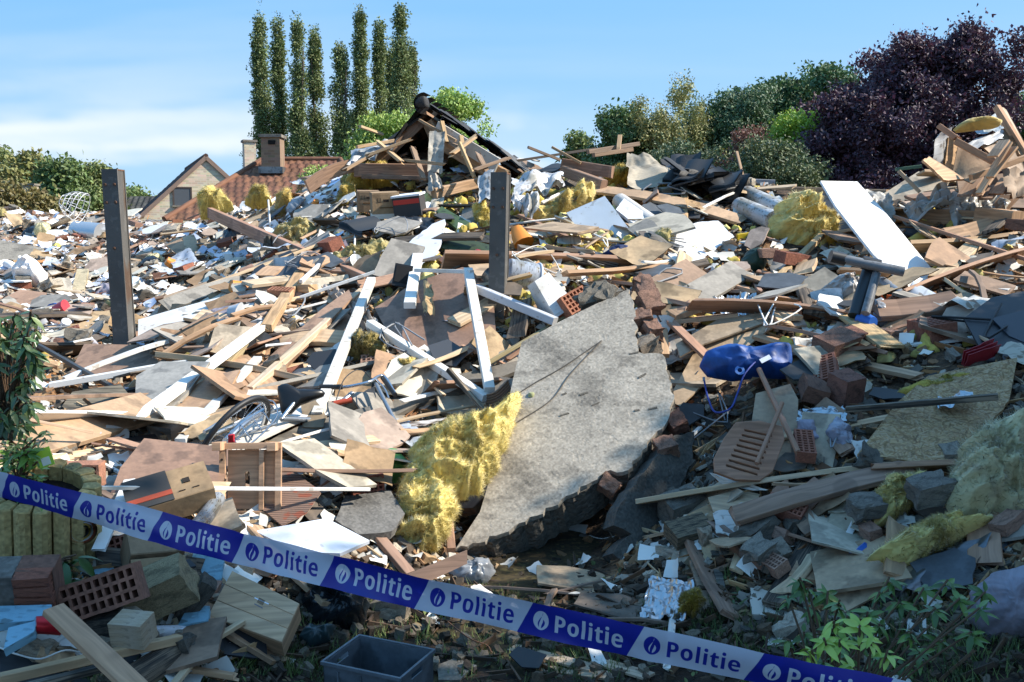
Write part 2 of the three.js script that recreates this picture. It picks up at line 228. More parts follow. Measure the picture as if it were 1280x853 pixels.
col(1100, [850, 3.5], [785, 3.9], [700, 4.3], [640, 4.6], [560, 5.1], [500, 5.6], [440, 6.3], [380, 7.2], [330, 8.3], [290, 9.3], [250, 10.5]);
col(1250, [850, 3.2], [785, 3.6], [700, 4.0], [620, 4.4], [540, 4.8], [470, 5.4], [410, 6.2], [350, 7.3], [300, 8.5], [255, 9.6]);
col(1400, [850, 3.2], [700, 4.0], [540, 4.9], [410, 6.2], [300, 8.6], [255, 10]);
for (const x of [-3.5, -1.8, -0.6, 0.6, 1.8, 3.5]) { survey.push(V(x, 0.02, -2.4), V(x, 0, -1.0)); }
for (const x of [-13, -9, -5]) survey.push(V(x, 0.9, -23), V(x, -0.4, -27));
for (const [x, d] of [[-2, 17], [1, 17], [4, 16], [7, 15], [10, 14]]) survey.push(V(x, 1.2, -d), V(x, -0.4, -d - 3.5));
const HX0 = -15, HX1 = 12, HZ0 = -28, HZ1 = -0.9, HS = 0.1, HNX = Math.round((HX1 - HX0) / HS), HNZ = Math.round((HZ1 - HZ0) / HS);
const HF = new Float32Array((HNX + 1) * (HNZ + 1));
{
  const n = survey.length, phi = (r2) => r2 < 1e-9 ? 0 : 0.5 * r2 * Math.log(r2), m = n + 3, A = [], zs = (p) => p.z * 0.75;
  for (let i = 0; i < m; i++) A.push(new Float64Array(m + 1));
  for (let i = 0; i < n; i++) {
    for (let j = 0; j < n; j++) A[i][j] = phi((survey[i].x - survey[j].x) ** 2 + (zs(survey[i]) - zs(survey[j])) ** 2);
    A[i][i] += 0.12; A[i][n] = A[n][i] = 1; A[i][n + 1] = A[n + 1][i] = survey[i].x; A[i][n + 2] = A[n + 2][i] = zs(survey[i]); A[i][m] = survey[i].y;
  }
  for (let i = 0; i < m; i++) { let b = i; for (let k = i; k < m; k++) if (Math.abs(A[k][i]) > Math.abs(A[b][i])) b = k; [A[i], A[b]] = [A[b], A[i]]; for (let k = i + 1; k < m; k++) { const f = A[k][i] / A[i][i]; if (f) for (let j = i; j <= m; j++) A[k][j] -= f * A[i][j]; } }
  const w = new Float64Array(m); for (let i = m - 1; i >= 0; i--) { let s = A[i][m]; for (let j = i + 1; j < m; j++) s -= A[i][j] * w[j]; w[i] = s / A[i][i]; }
  for (let b = 0; b <= HNZ; b++) for (let a = 0; a <= HNX; a++) {
    const x = HX0 + a * HS, z = HZ0 + b * HS, q = z * 0.75; let s = w[n] + w[n + 1] * x + w[n + 2] * q;
    for (let i = 0; i < n; i++) s += w[i] * phi((x - survey[i].x) ** 2 + (q - zs(survey[i])) ** 2);
    const k = sst(-3.4, -5.5, z); s += k * 0.22 * (fbm(x * 1.3, z * 1.3, 5, 4) - 0.5) + 0.05 * (fbm(x * 6, z * 6, 8, 2) - 0.5);
    s = lerp(s, -0.5, clamp(sst(-11.5, -14.5, x) * sst(-10, -14, z) * 0 + sst(9.5, 12, x))); HF[b * (HNX + 1) + a] = Math.min(s, 3.2);
  }
}
const H = (x, z) => { const a = clamp((x - HX0) / HS, 0, HNX - 1e-3), b = clamp((z - HZ0) / HS, 0, HNZ - 1e-3), i = Math.floor(a), j = Math.floor(b), fa = a - i, fb = b - j, k = j * (HNX + 1) + i; return lerp(lerp(HF[k], HF[k + 1], fa), lerp(HF[k + HNX + 1], HF[k + HNX + 2], fa), fb); };
const HN = (x, z) => V(H(x - 0.25, z) - H(x + 0.25, z), 0.5, H(x, z - 0.25) - H(x, z + 0.25)).normalize();
function D(px, py) { const r = rayOf(px, py); let p = 0; for (let d = 2.3; d < 27; d += 0.04) { const t = -d / r.z; if (EYE + r.y * t < H(r.x * t, -d)) return p + 0.02; p = d; } return 0; }
// third value: none = just on the mound; negative = that far in front of it; positive = a distance
const P = (px, py, d) => W(px, py, d > 0 ? d : Math.max(2.4, (D(px, py) || 13) + (d ?? -0.06)));
{
  const pos = [], uv = [], idx = [];
  for (let b = 0; b <= HNZ; b++) for (let a = 0; a <= HNX; a++) { const x = HX0 + a * HS, z = HZ0 + b * HS; pos.push(x, Math.max(HF[b * (HNX + 1) + a], -0.3), z); uv.push(x, z); }
  for (let b = 0; b < HNZ; b++) for (let a = 0; a < HNX; a++) { const k = b * (HNX + 1) + a; idx.push(k, k + HNX + 1, k + 1, k + 1, k + HNX + 1, k + HNX + 2); }
  const mg = finish(pos, idx, uv), cl = [], cA = new THREE.Color('#ddd2c4'), cB = new THREE.Color('#857566'), cC = new THREE.Color('#54473b');   // mortar dust, mixed rubble, garden soil
  for (let i = 0; i < pos.length; i += 3) { const x = pos[i], z = pos[i + 2], n = fbm(x * 1.1, z * 1.1, 4, 5), c = cB.clone().lerp(cA, sst(0.44, 0.6, n * 0.5 + 0.5 * sst(-0.6, -3.2, x) * sst(-5.5, -8.5, z))).lerp(cC, sst(0.45, 0.6, n * 0.35 + 0.5 * sst(-5.2, -4.2, z))); cl.push(c.r, c.g, c.b); }
  mg.setAttribute('color', new THREE.Float32BufferAttribute(cl, 3));
  structure(new THREE.Mesh(mg, M('#ffffff', 1, { map: TX.soil, bumpMap: TX.grain, bumpScale: 0.01, vertexColors: true })), 'rubble_mound');
  const g = new THREE.PlaneGeometry(900, 900, 1, 1); const u = g.attributes.uv; for (let i = 0; i < u.count; i++) u.setXY(i, u.getX(i) * 900, u.getY(i) * 900); g.rotateX(-Math.PI / 2); g.translate(0, -0.06, -200);
  structure(new THREE.Mesh(g, M('#6d6a48', 1, { map: TX.soil })), 'ground');
}

// ---------- builders of placed pieces ----------
const keep = [];   // outlines, as seen in the photograph, that loose rubble should leave mostly clear
const inPoly = (x, y, p) => { let c = false; for (let i = 0, j = p.length - 1; i < p.length; j = i++) if ((p[i][1] > y) !== (p[j][1] > y) && x < (p[j][0] - p[i][0]) * (y - p[i][1]) / (p[j][1] - p[i][1]) + p[i][0]) c = !c; return c; };
function frameOf(anchor, n, up) {            // a plane at anchor with normal n: local x right, y up in the plane, z = n
  const N = V(...n).normalize(), X = (up ? V(...up).cross(N) : V(0, 1, 0).cross(N)); if (X.lengthSq() < 1e-6) X.set(1, 0, 0); X.normalize(); const Y = V().crossVectors(N, X);
  return { o: anchor, N, X, Y, q: new THREE.Quaternion().setFromRotationMatrix(new THREE.Matrix4().makeBasis(X, Y, N)) };
}
const onPlane = (F, px, py) => { const r = rayOf(px, py), e = V(0, EYE, 0), t = V().subVectors(F.o, e).dot(F.N) / r.dot(F.N), p = r.multiplyScalar(t).add(e).sub(F.o); return [p.dot(F.X), p.dot(F.Y)]; };
const centre = (pts) => [pts.reduce((s, p) => s + p[0], 0) / pts.length, pts.reduce((s, p) => s + p[1], 0) / pts.length];
// a board or slab whose face has this outline, lying in a plane through its middle
function outline(pts, n, off = -0.1, fit = 0) {
  const c = centre(pts); let o = P(c[0], c[1], off);
  if (fit) {   // settle the piece on the mound: lean toward the ground below it, and lift it clear
    const q = pts.map((p) => P(...p)), m = q.reduce((s, p) => s.add(p), V()).divideScalar(q.length); let xx = 0, xz = 0, zz = 0, xy = 0, zy = 0; for (const p of q) { const x = p.x - m.x, y = p.y - m.y, z = p.z - m.z; xx += x * x; xz += x * z; zz += z * z; xy += x * y; zy += z * y; }
    xx += 0.02; zz += 0.02; const dt = xx * zz - xz * xz, a = (xy * zz - zy * xz) / dt, b = (zy * xx - xy * xz) / dt, fn = V(-a, 1, -b).normalize(), N = V(...n).normalize().lerp(fn, fit).normalize(); n = [N.x, N.y, N.z];
    const F = frameOf(o, n); let bury = 0; for (const p of pts) { const l = onPlane(F, ...p), w = F.o.clone().addScaledVector(F.X, l[0]).addScaledVector(F.Y, l[1]); bury = Math.max(bury, -w.z - (D(...p) || 99)); } o = P(c[0], c[1], Math.max(1.5, -o.z - Math.min(0.45, Math.max(0, bury))));
  }
  const F = frameOf(o, n); F.pts = pts.map((p) => onPlane(F, ...p)); return F;
}
function plate(name, label, cat, pts, n, th, m, o = {}) {
  const F = outline(pts, n, o.off, o.fit ?? (o.exact ? 0 : 0.6)); if (!o.free) keep.push(pts);
  const mesh = new THREE.Mesh(plateGeo(F.pts, th, o), m); mesh.position.copy(F.o); mesh.quaternion.copy(F.q);
  top(mesh, name, label, cat, o.group); mesh.F = F; return mesh;
}
function lump(name, label, cat, pts, n, th, m, o = {}) {
  const F = outline(pts, n, o.off ?? -0.05); if (!o.free) keep.push(pts);
  let lg = lumpGeo(F.pts, th, o); if (o.fuzz) lg = fuzz(lg, o.fuzz, o.flen ?? 0.03, o.fw ?? 0.003); const mesh = new THREE.Mesh(lg, m); mesh.position.copy(F.o); mesh.quaternion.copy(F.q);
  top(mesh, name, label, cat, o.group); mesh.F = F; return mesh;
}
const dirQ = (a, b, roll = 0, up = V(0, 1, 0)) => { const X = V().subVectors(b, a).normalize(), Z = V().crossVectors(X, up); if (Z.lengthSq() < 1e-5) Z.set(0, 0, 1); Z.normalize(); const Y = V().crossVectors(Z, X), q = new THREE.Quaternion().setFromRotationMatrix(new THREE.Matrix4().makeBasis(X, Y, Z)); return q.multiply(new THREE.Quaternion().setFromAxisAngle(V(1, 0, 0), roll)); };
function beamMesh(a, b, h, d, m, o = {}) { const L = a.distanceTo(b), mesh = new THREE.Mesh(beamGeo(L, h, d, { seg: o.warp ? 5 : 1, ...o }), m); mesh.position.copy(a).lerp(b, 0.5); mesh.quaternion.copy(dirQ(a, b, o.roll)); return mesh; }
function bar(name, label, cat, a, b, h, d, m, o = {}) { return top(beamMesh(P(...a), P(...b), h, d, m, o), name, label, cat, o.group); }
function pipe(name, label, cat, pts, r, m, o = {}) { const ps = pts.map((p) => p.isVector3 ? p : P(...p)), c = ps[0].clone(); ps.forEach((p) => p.sub(c)); const mesh = new THREE.Mesh(tubeGeo(ps, r, o), m); mesh.position.copy(c); return top(mesh, name, label, cat, o.group); }
function sheet(name, label, cat, q, m, o = {}) { const ps = q.map((p) => P(...p)), c = ps[0].clone(); ps.forEach((p) => p.sub(c)); const mesh = new THREE.Mesh(sheetGeo(...ps, o), m); mesh.position.copy(c); if (o.keep) keep.push(q); return top(mesh, name, label, cat, o.group); }
// a box with a front face of this size standing at a point, turned and tipped
const E = (x, y, z) => new THREE.Quaternion().setFromEuler(new THREE.Euler(x, y, z, 'YXZ'));
function at(name, label, cat, p, q, grp) { const g = new THREE.Group(); g.position.copy(P(...p)); g.quaternion.copy(q); return top(g, name, label, cat, grp); }
const boxG = (x, y, z, px = 0, py = 0, pz = 0) => { const g = beamGeo(x, y, z, { cham: Math.min(0.04, 0.004 / Math.min(x, y, z)) }); g.translate(px, py, pz); return g; };

// ---------- trees ----------
function leafClump(n, size, spread, aspect = 0.55) {
  const pos = [], idx = [];
  for (let i = 0; i < n; i++) {
    const c = V(rr(-1, 1), rr(-1, 1), rr(-1, 1)).multiplyScalar(spread), a = V(rr(-1, 1), rr(-0.8, 0.8), rr(-1, 1)).normalize(), b = V(rr(-1, 1), rr(-1, 1), rr(-1, 1)).cross(a).normalize(), N = V().crossVectors(a, b), s = size * rr(0.7, 1.25), k = pos.length / 3;
    for (const [u, v, w] of [[-0.5, 0, 0], [-0.05, -0.5 * aspect, 0.08], [0.5, 0, -0.06], [-0.05, 0.5 * aspect, 0.08], [0, 0, 0]]) { const p = c.clone().addScaledVector(a, u * s).addScaledVector(b, v * s).addScaledVector(N, w * s); pos.push(p.x, p.y, p.z); }
    idx.push(k, k + 1, k + 4, k + 1, k + 2, k + 4, k + 2, k + 3, k + 4, k + 3, k, k + 4);
  }
  return finish(pos, idx, new Array(pos.length / 3 * 2).fill(0));
}
const leafMat = (hex) => M(hex, 0.72, { transmission: 0.28, thickness: 0 });
const tmpM = new THREE.Matrix4(), tmpQ = new THREE.Quaternion(), tmpS = V(), tmpC = new THREE.Color();
const randQ = () => tmpQ.set(rr(-1, 1), rr(-1, 1), rr(-1, 1), rr(-1, 1)).normalize();
function crown(parent, geo, m, pts, scale, tint = 0.3, tone) {
  const im = new THREE.InstancedMesh(geo, m, pts.length);
  pts.forEach((p, i) => { const s = rr(scale[0], scale[1]); tmpM.compose(p, randQ().clone(), tmpS.set(s, s, s)); im.setMatrixAt(i, tmpM); const k = 1 + rr(-tint, tint); im.setColorAt(i, tone ? tone(p, k) : tmpC.setRGB(k * rr(0.9, 1.15), k, k * rr(0.85, 1.1))); });
  im.name = 'crown'; im.userData.kind = 'stuff'; parent.add(im); return im;
}
function limbs(parent, h, r, nl, reach, rise, m, name = 'trunk') {
  const gs = [], tips = [], lean = V(rr(-0.05, 0.05) * h, 0, rr(-0.05, 0.05) * h);
  const cone = (a, b, r0, r1) => { const g = new THREE.CylinderGeometry(r1, r0, a.distanceTo(b), 6, 1); g.applyQuaternion(new THREE.Quaternion().setFromUnitVectors(V(0, 1, 0), V().subVectors(b, a).normalize())); g.translate((a.x + b.x) / 2, (a.y + b.y) / 2, (a.z + b.z) / 2); gs.push(g); };
  const seg = 6; for (let i = 0; i < seg; i++) { const f = (t) => V(lean.x * t * t, h * t, lean.z * t * t); cone(f(i / seg), f((i + 1) / seg), r * (1 - i / seg * 0.85), r * (1 - (i + 1) / seg * 0.85)); }
  for (let i = 0; i < nl; i++) { const t = rr(0.25, 0.92), a = rr(0, 6.28), s = V(lean.x * t * t, h * t, lean.z * t * t), L = reach * (1.1 - t * 0.5) * rr(0.6, 1), e = s.clone().add(V(Math.cos(a) * L, L * rise * rr(0.6, 1.3), Math.sin(a) * L)), mid = s.clone().lerp(e, 0.5).add(V(0, L * 0.1, 0)), q = r * (1 - t * 0.8) * 0.5; cone(s, mid, q, q * 0.6); cone(mid, e, q * 0.6, q * 0.2); tips.push(mid, e); for (let k = 0; k < 2; k++) { const e2 = mid.clone().add(V(rr(-1, 1) * L * 0.4, L * rr(0.1, 0.5), rr(-1, 1) * L * 0.4)); cone(mid, e2, q * 0.35, q * 0.12); tips.push(e2); } }
  part(parent, name, merge(gs), m); return tips;
}
const barkM = rough('#5c5045', 0.01), paleBark = rough('#a89f92', 0.006);
// points through a set of clumps, denser at each clump's skin, so that gaps stay between the clumps
function clumped(blobs, n, hollow = 0.55) { const pts = [], vol = blobs.map((b) => b[3] * b[4] * b[3]), tot = vol.reduce((a, b) => a + b, 0); blobs.forEach((b, k) => { const m = Math.max(3, Math.round(n * vol[k] / tot)); for (let i = 0; i < m; i++) { const d = V(rr(-1, 1), rr(-1, 1), rr(-1, 1)); if (d.lengthSq() < 1e-3) continue; d.normalize().multiplyScalar(rnd() < 0.16 ? rr(1, 1.8) : Math.pow(lerp(hollow ** 3, 1, rnd()), 1 / 2.2) * rr(0.7, 1.25)); pts.push(V(b[0] + d.x * b[3], b[1] + d.y * b[4], b[2] + d.z * b[3])); } }); return pts; }
{ // Lombardy poplars in a row
  const clump = leafClump(22, 0.18, 0.45, 0.8), lm = leafMat('#74834d');
  [[323, 12, 92, 1.15, 'first of the row from the brick gable'], [346, 16, 95, 0.95, 'second in the row from the brick gable'], [371, 19, 90, 1.0, 'third in the row from the brick gable'], [393, 36, 93, 1.2, 'fourth in the row from the brick gable'], [425, 51, 91, 1.25, 'shortest of the row, after the widest gap'], [450, 12, 94, 1.3, 'tall, just after the shortest one'], [473, 24, 96, 0.85, 'thinnest of the row'], [488, 58, 98, 0.8, 'low and half hidden by the tallest one'], [500, 7, 91, 1.45, 'tallest and broadest of the row'], [514, 48, 99, 1.0, 'last of the row, above the light green willow']].forEach(([px, py, d, wd, say]) => {
    const tp = W(px, py, d), h = tp.y, g = group('poplar_tree', 'slender dark green columnar poplar, ' + say, 'tree', V(tp.x, 0, tp.z), 'row of poplars');
    limbs(g, h * 0.86, 0.26, 22, wd * 0.7, 2.6, barkM);
    const blobs = []; const kw = rr(0.85, 1.2), bend = rr(0, 6.28); for (let i = 0; i < 135; i++) { const t = Math.pow(rnd(), 0.85), prof = wd * kw * (0.72 + 0.5 * fbm(t * 7, px * 0.37, 4, 2)) * (0.04 + 1.5 * Math.pow(1 - t, 0.8 * kw)) * (t < 0.12 ? 0.85 : 1), a = rr(0, 6.28), r = prof * Math.sqrt(rnd()) * (rnd() < 0.2 ? rr(1, 1.55) : rr(0.4, 1.05)); blobs.push([Math.cos(a) * r, h * (0.05 + 0.92 * t), Math.sin(a) * r, rr(0.12, 0.42) * (1.2 - t * 0.6), rr(0.4, 1.2)]); }
    crown(g, clump, lm, clumped(blobs, 1700, 0), [0.5, 1.2], 0.32);
  });
}
function bushy(name, label, px, pyTop, d, wpx, hex, { n = 4500, leaf = 0.16, clumps = 60, y0 = 0.2, grp, bark = barkM, droop = false, loose = 1, cx = 0, hgt, x, z, red } = {}) {
  const tp = d ? W(px, pyTop, d) : V(x, hgt, z), wd = d ? wpx / FOC * d / 2 * 1.15 : wpx / 2, h = tp.y, g = group(name, label, 'tree', V(tp.x, 0, tp.z), grp);
  const tips = limbs(g, h * 0.85, 0.05 + h * 0.016, 16, wd * 0.75, 0.9, bark), blobs = [];
  for (let i = 0; i < clumps; i++) { const a = rr(0, 6.28), t = y0 + (1 - y0) * Math.pow(rnd(), 0.85), prof = wd * Math.sqrt(Math.max(0.05, 1 - ((t - 0.55) / 0.52) ** 2)), r = prof * Math.sqrt(rnd()) * (rnd() < 0.15 ? 1.15 : 0.88), s = wd * rr(0.10, 0.30) * loose; blobs.push([Math.cos(a) * r, h * t * 0.93, Math.sin(a) * r, s, s * (droop ? 1.9 : rr(0.5, 0.9))]); }
  for (const t of tips) if (rnd() < 0.6) blobs.push([t.x, t.y, t.z, wd * 0.13, wd * 0.12]);
  crown(g, leafClump(10, leaf * 0.72, leaf * 1.5), leafMat(hex), clumped(blobs, n * 1.1 | 0, 0.1), [0.6, 1.3], 0.3, red);
  return g;
}
bushy('willow_tree', 'light green feathery tree behind the collapsed roof gable', 558, 98, 30, 95, '#98b35a', { n: 5200, leaf: 0.15, clumps: 40, loose: 0.85 });
bushy('willow_tree', 'light green low tree left of the collapsed roof gable, under the poplars', 492, 132, 33, 95, '#95ad52', { n: 3600, leaf: 0.16 });
bushy('willow_tree', 'small light green tree beside the red tiled roof', 402, 205, 27, 44, '#8fa852', { n: 1400, leaf: 0.12, clumps: 16 });
[[-10, 192, 60, 95, '#707c40'], [34, 196, 58, 70, '#7f7f44'], [75, 207, 55, 70, '#667b40'], [110, 212, 57, 55, '#778246'], [10, 232, 45, 90, '#7b7240'], [172, 240, 70, 60, '#72854c'], [262, 168, 99, 8, '#5e6d38']].slice(0, 6).forEach(([px, py, d, w, c], i) => bushy('garden_tree', ['tall green garden tree beyond the rubble, behind the pale chimney', 'yellowing garden tree above the pale chimney', 'rounded green garden tree between the chimney and the wire dome', 'open crowned garden tree beside the steel post', 'brownish low garden tree in front of the taller ones', 'far green tree behind the small grey roof'][i], px, py, d, w, c, { n: 4200, leaf: 0.34, clumps: 36, grp: 'garden trees beyond the rubble' }));
bushy('garden_tree', 'small rounded green tree behind the roof battens', 724, 156, 34, 34, '#6f8246', { n: 1500, leaf: 0.18, clumps: 16 });
bushy('broadleaf_tree', 'dense mid green tree behind the tarpaulin and the battens', 785, 132, 27, 110, '#58733c', { n: 5200, leaf: 0.15 });
bushy('birch_tree', 'thin birch with sparse drooping yellowing leaves', 838, 92, 26, 105, '#8f9055', { n: 2300, leaf: 0.11, clumps: 46, bark: paleBark, droop: true, loose: 0.6 });
bushy('birch_tree', 'grey green birch with bare twigs beside the drooping one', 885, 128, 27, 90, '#6a7d52', { n: 2800, leaf: 0.12, bark: paleBark, droop: true });
bushy('broadleaf_tree', 'blue green tree standing left of the purple beech group', 930, 98, 27, 105, '#4d6a44', { n: 5200, leaf: 0.15 });
bushy('conifer_tree', 'tall pointed green tree rising behind the bright green bush', 1002, 52, 29, 110, '#4c6b40', { n: 6000, leaf: 0.16, clumps: 50 });
bushy('conifer_tree', 'pointed green tree half hidden by the purple beech', 1040, 76, 31, 70, '#547148', { n: 3800, leaf: 0.16 });
bushy('maple_bush', 'bright yellow green bush glowing between dark trees', 1012, 128, 22, 92, '#94b23c', { n: 3600, leaf: 0.11 });
bushy('plum_bush', 'sparse reddish brown bush with bare twigs above the rubble', 940, 150, 21, 85, '#7d5748', { n: 1700, leaf: 0.09, clumps: 40, loose: 0.6 });
bushy('plum_bush', 'dull green low bush behind the stacked gutters', 975, 170, 20, 110, '#5b6a40', { n: 4200, leaf: 0.1 });
bushy('plum_bush', 'dark green hedge bush behind the tumbled roof tiles', 862, 178, 22, 120, '#596a46', { n: 4200, leaf: 0.11 });
const purple = (p, k) => tmpC.setRGB(k * rr(0.85, 1.5), k * rr(0.8, 1), k * rr(0.85, 1.15));
bushy('copper_beech_tree', 'large dark purple leaved tree behind the white board', 1150, 26, 22, 215, '#4a3744', { n: 8200, leaf: 0.13, clumps: 170, y0: 0.1, loose: 0.4, red: purple });
bushy('copper_beech_tree', 'dark purple leaved tree behind the broken roof box', 1238, 8, 21, 135, '#4c3a44', { n: 3600, leaf: 0.13, clumps: 100, y0: 0.1, loose: 0.42, red: purple });
bushy('copper_beech_tree', 'lower dark purple tree reaching toward the bright green bush', 1075, 105, 21, 130, '#4b3845', { n: 5000, leaf: 0.13, clumps: 90, y0: 0.05, loose: 0.6, red: purple });
bushy('broadleaf_tree', 'green tree at the edge of the purple trees', 1295, 70, 24, 110, '#658248', { n: 3600, leaf: 0.14 });
// the tree whose shade lies over the near corner of the rubble
bushy('shade_tree', 'broad garden tree whose shade falls on the near rubble', 0, 0, 0, 3.4, '#4d6332', { x: 7.0, z: -4.7, hgt: 5.2, n: 7000, leaf: 0.2, clumps: 80, y0: 0.2 });
bushy('shade_tree', 'garden tree beside the other one shading the near ground', 0, 0, 0, 4.6, '#4d6332', { x: 6.2, z: -1.7, hgt: 8.2, n: 9000, leaf: 0.2, clumps: 80, y0: 0.3 });
bushy('shade_tree', 'tall garden tree behind the other shading trees', 0, 0, 0, 5.4, '#4d6332', { x: 9.4, z: -1.6, hgt: 10.6, n: 9000, leaf: 0.2, clumps: 80, y0: 0.3 });

// ---------- houses behind ----------
const tileM = M('#93674f', 0.85, { map: TX.plain }), darkTileM = M('#5b4038', 0.85, { map: TX.plain }), greyTileM = M('#5c5d5e', 0.85, { map: TX.plain }), brickM = M('#fbf6ec', 0.95, { map: TX.brick }), mortarM = rough('#9b958c');
function tileShape(w, l) { const pos = [], idx = [], uv = []; const n = 6; for (let j = 0; j < 2; j++) for (let i = 0; i <= n; i++) { const t = i / n; pos.push((t - 0.5) * w, 0.012 * Math.sin(t * 6.28) * (w / 0.22) + 0.03 - j * 0.022, (j - 0.5) * l); uv.push(t * w, j * l); } for (let i = 0; i < n; i++) idx.push(i, n + 1 + i, i + 1, i + 1, n + 1 + i, n + 2 + i); for (let i = 0; i <= n; i++) { pos.push((i / n - 0.5) * w, -0.03, l / 2); uv.push(i / n * w, l); } for (let i = 0; i < n; i++) idx.push(n + 1 + i, 2 * n + 2 + i, n + 2 + i, n + 2 + i, 2 * n + 2 + i, 2 * n + 3 + i); return finish(pos, idx, uv); }
// a roof slope: a slab (part) and its courses of tiles, each too small to pick apart
function slope(parent, a, b, c, d, m, tw = 0.24, tl = 0.32) { // a-b eave left to right, d-c ridge left to right, in the parent's frame
  const gs = [a, b, c, a, c, d], pos = []; for (const p of gs) pos.push(p.x, p.y, p.z); const g = new THREE.BufferGeometry(); g.setAttribute('position', new THREE.Float32BufferAttribute(pos, 3)); g.setAttribute('uv', new THREE.Float32BufferAttribute(new Array(12).fill(0), 2)); g.computeVertexNormals();
  const s = part(parent, 'roof_slope', g, m), X = V().subVectors(b, a).normalize(), L = Math.max(a.distanceTo(d), b.distanceTo(c)), mid = V().addVectors(d, c).multiplyScalar(0.5).sub(V().addVectors(a, b).multiplyScalar(0.5)), Yv = mid.addScaledVector(X, -mid.dot(X)), Hh = Yv.length(); Yv.normalize(); const N = V().crossVectors(X, Yv); if (N.y < 0) N.negate();
  const q = new THREE.Quaternion().setFromRotationMatrix(new THREE.Matrix4().makeBasis(X, N, V().crossVectors(X, N))), list = [];
  const rows = Math.floor(Hh / (tl * 0.85)); for (let r = 0; r < rows; r++) { const t = (r + 0.5) / rows, l = V().copy(a).lerp(d, t), e = V().copy(b).lerp(c, t), n = Math.floor(l.distanceTo(e) / tw); for (let k = 0; k < n; k++) list.push(l.clone().lerp(e, (k + 0.5) / n).addScaledVector(N, 0.012)); }
  const im = new THREE.InstancedMesh(tileShape(tw, tl), m, list.length); list.forEach((p, i) => { tmpM.compose(p, q, tmpS.set(1, 1, 1)); im.setMatrixAt(i, tmpM); const k = rr(0.72, 1.25); im.setColorAt(i, tmpC.setRGB(k, k * rr(0.92, 1.02), k * rr(0.88, 1.02))); }); im.name = 'roof_tiles'; im.userData.kind = 'stuff'; s.add(im); return s;
}
function chimney(parent, p, w, h, d, m) { const c = part(parent, 'chimney', boxG(w, h, d), m, p); part(c, 'chimney_cap', boxG(w + 0.12, 0.09, d + 0.12), mortarM, V(0, h / 2 + 0.045, 0)); return c; }
function wallGeo(pts) { const s = new THREE.Shape(pts.map((p) => new THREE.Vector2(...p))); const g = new THREE.ExtrudeGeometry(s, { depth: 0.3, bevelEnabled: false }); g.translate(0, 0, -0.3); return g; }
{ // house with the pale brick gable
  const d = 40, ap = W(257, 197, d), g = group('brick_house', 'pale brick house with steep brown roof, gable and small window', 'house', V(ap.x, 0, ap.z)); g.rotation.y = 0.40;
  const h = ap.y - 0.1, hw = 4.2, ey = h - hw * 0.92, L = 9;
  part(g, 'gable_wall', wallGeo([[-hw, 0], [hw, 0], [hw, ey], [0, h], [-hw, ey]]), brickM);
  part(g, 'side_wall', boxG(0.3, ey, L, -hw + 0.16, ey / 2, -L / 2 - 0.31), brickM); part(g, 'side_wall', boxG(0.3, ey, L, hw - 0.16, ey / 2, -L / 2 - 0.31), brickM);
  const o = 0.06; slope(g, V(-hw - 0.3, ey - 0.22, -L), V(-hw - 0.3, ey - 0.22, o), V(0, h + 0.14, o), V(0, h + 0.14, -L), darkTileM); slope(g, V(hw + 0.3, ey - 0.22, o), V(hw + 0.3, ey - 0.22, -L), V(0, h + 0.14, -L), V(0, h + 0.14, o), darkTileM);
  for (const s of [-1, 1]) { const m = beamMesh(V(s * (hw + 0.32), ey - 0.24, o), V(0, h + 0.1, o), 0.16, 0.05, wood('#7a5644')); m.name = 'verge_board'; g.add(m); }
  const r = part(g, 'ridge', tubeGeo([V(0, h + 0.16, o), V(0, h + 0.16, -L)], 0.1), darkTileM);
  const wv = V(W(238, 248, d).x - ap.x, W(238, 248, d).y, 0), w = part(g, 'window', boxG(0.62, 0.7, 0.06), M('#55585c', 0.3), V(-0.95, wv.y + 0.05, 0.0)); for (const [bx, by, x, y] of [[0.74, 0.06, 0, 0.36], [0.06, 0.72, -0.34, 0], [0.06, 0.72, 0.34, 0]]) part(w, 'frame', boxG(bx, by, 0.1), M('#4a3c35', 0.6), V(x, y, 0)); part(w, 'sill', boxG(0.8, 0.06, 0.16), mortarM, V(0, -0.38, 0.04));
  part(g, 'skylight', boxG(0.3, 0.05, 1.1), M('#b9c2c8', 0.2), V(-hw * 0.66, ey + hw * 0.34 * 0.92 + 0.15, -2.2), E(0, 0, 0.75));
  chimney(g, V(2.2, h - 0.55, -3.4), 0.5, 3.2, 0.6, brickM);
}
{ // house with the red tiled roof
  const d = 30, b = W(330, 240, d), g = group('tiled_house', 'house with reddish brown tiled roof and a brick chimney', 'house', V(b.x, 0, b.z));
  const q = (px, py, dd) => W(px, py, dd).sub(g.position);
  const A = q(205, 276, 28), B = q(470, 268, 28), Cc = q(425, 201, 31.5), Dd = q(328, 201, 31.5);
  slope(g, A, B, Cc, Dd, tileM, 0.23, 0.36);
    for (const [s, e] of [[A, Dd], [B, Cc], [Dd, Cc]]) part(g, 'ridge_tiles', tubeGeo([s.clone().add(V(0, 0.04, 0)), e.clone().add(V(0, 0.04, 0))], 0.09), tileM);
  part(g, 'wall', boxG(5.2, A.y - 0.1, 3, (A.x + B.x) / 2, A.y / 2, -1.4), brickM);
  const c = chimney(g, q(341, 193, 30.8), 0.58, 0.98, 0.6, M('#a8968a', 0.95, { map: TX.brick })); part(c, 'flue_opening', boxG(0.22, 0.12, 0.05), M('#15110f', 1), V(0.05, 0.34, 0.31)); part(c, 'lead_flashing', boxG(0.74, 0.2, 0.7), metal('#9aa3aa', 0.5), V(0, -0.5, 0.02));
}
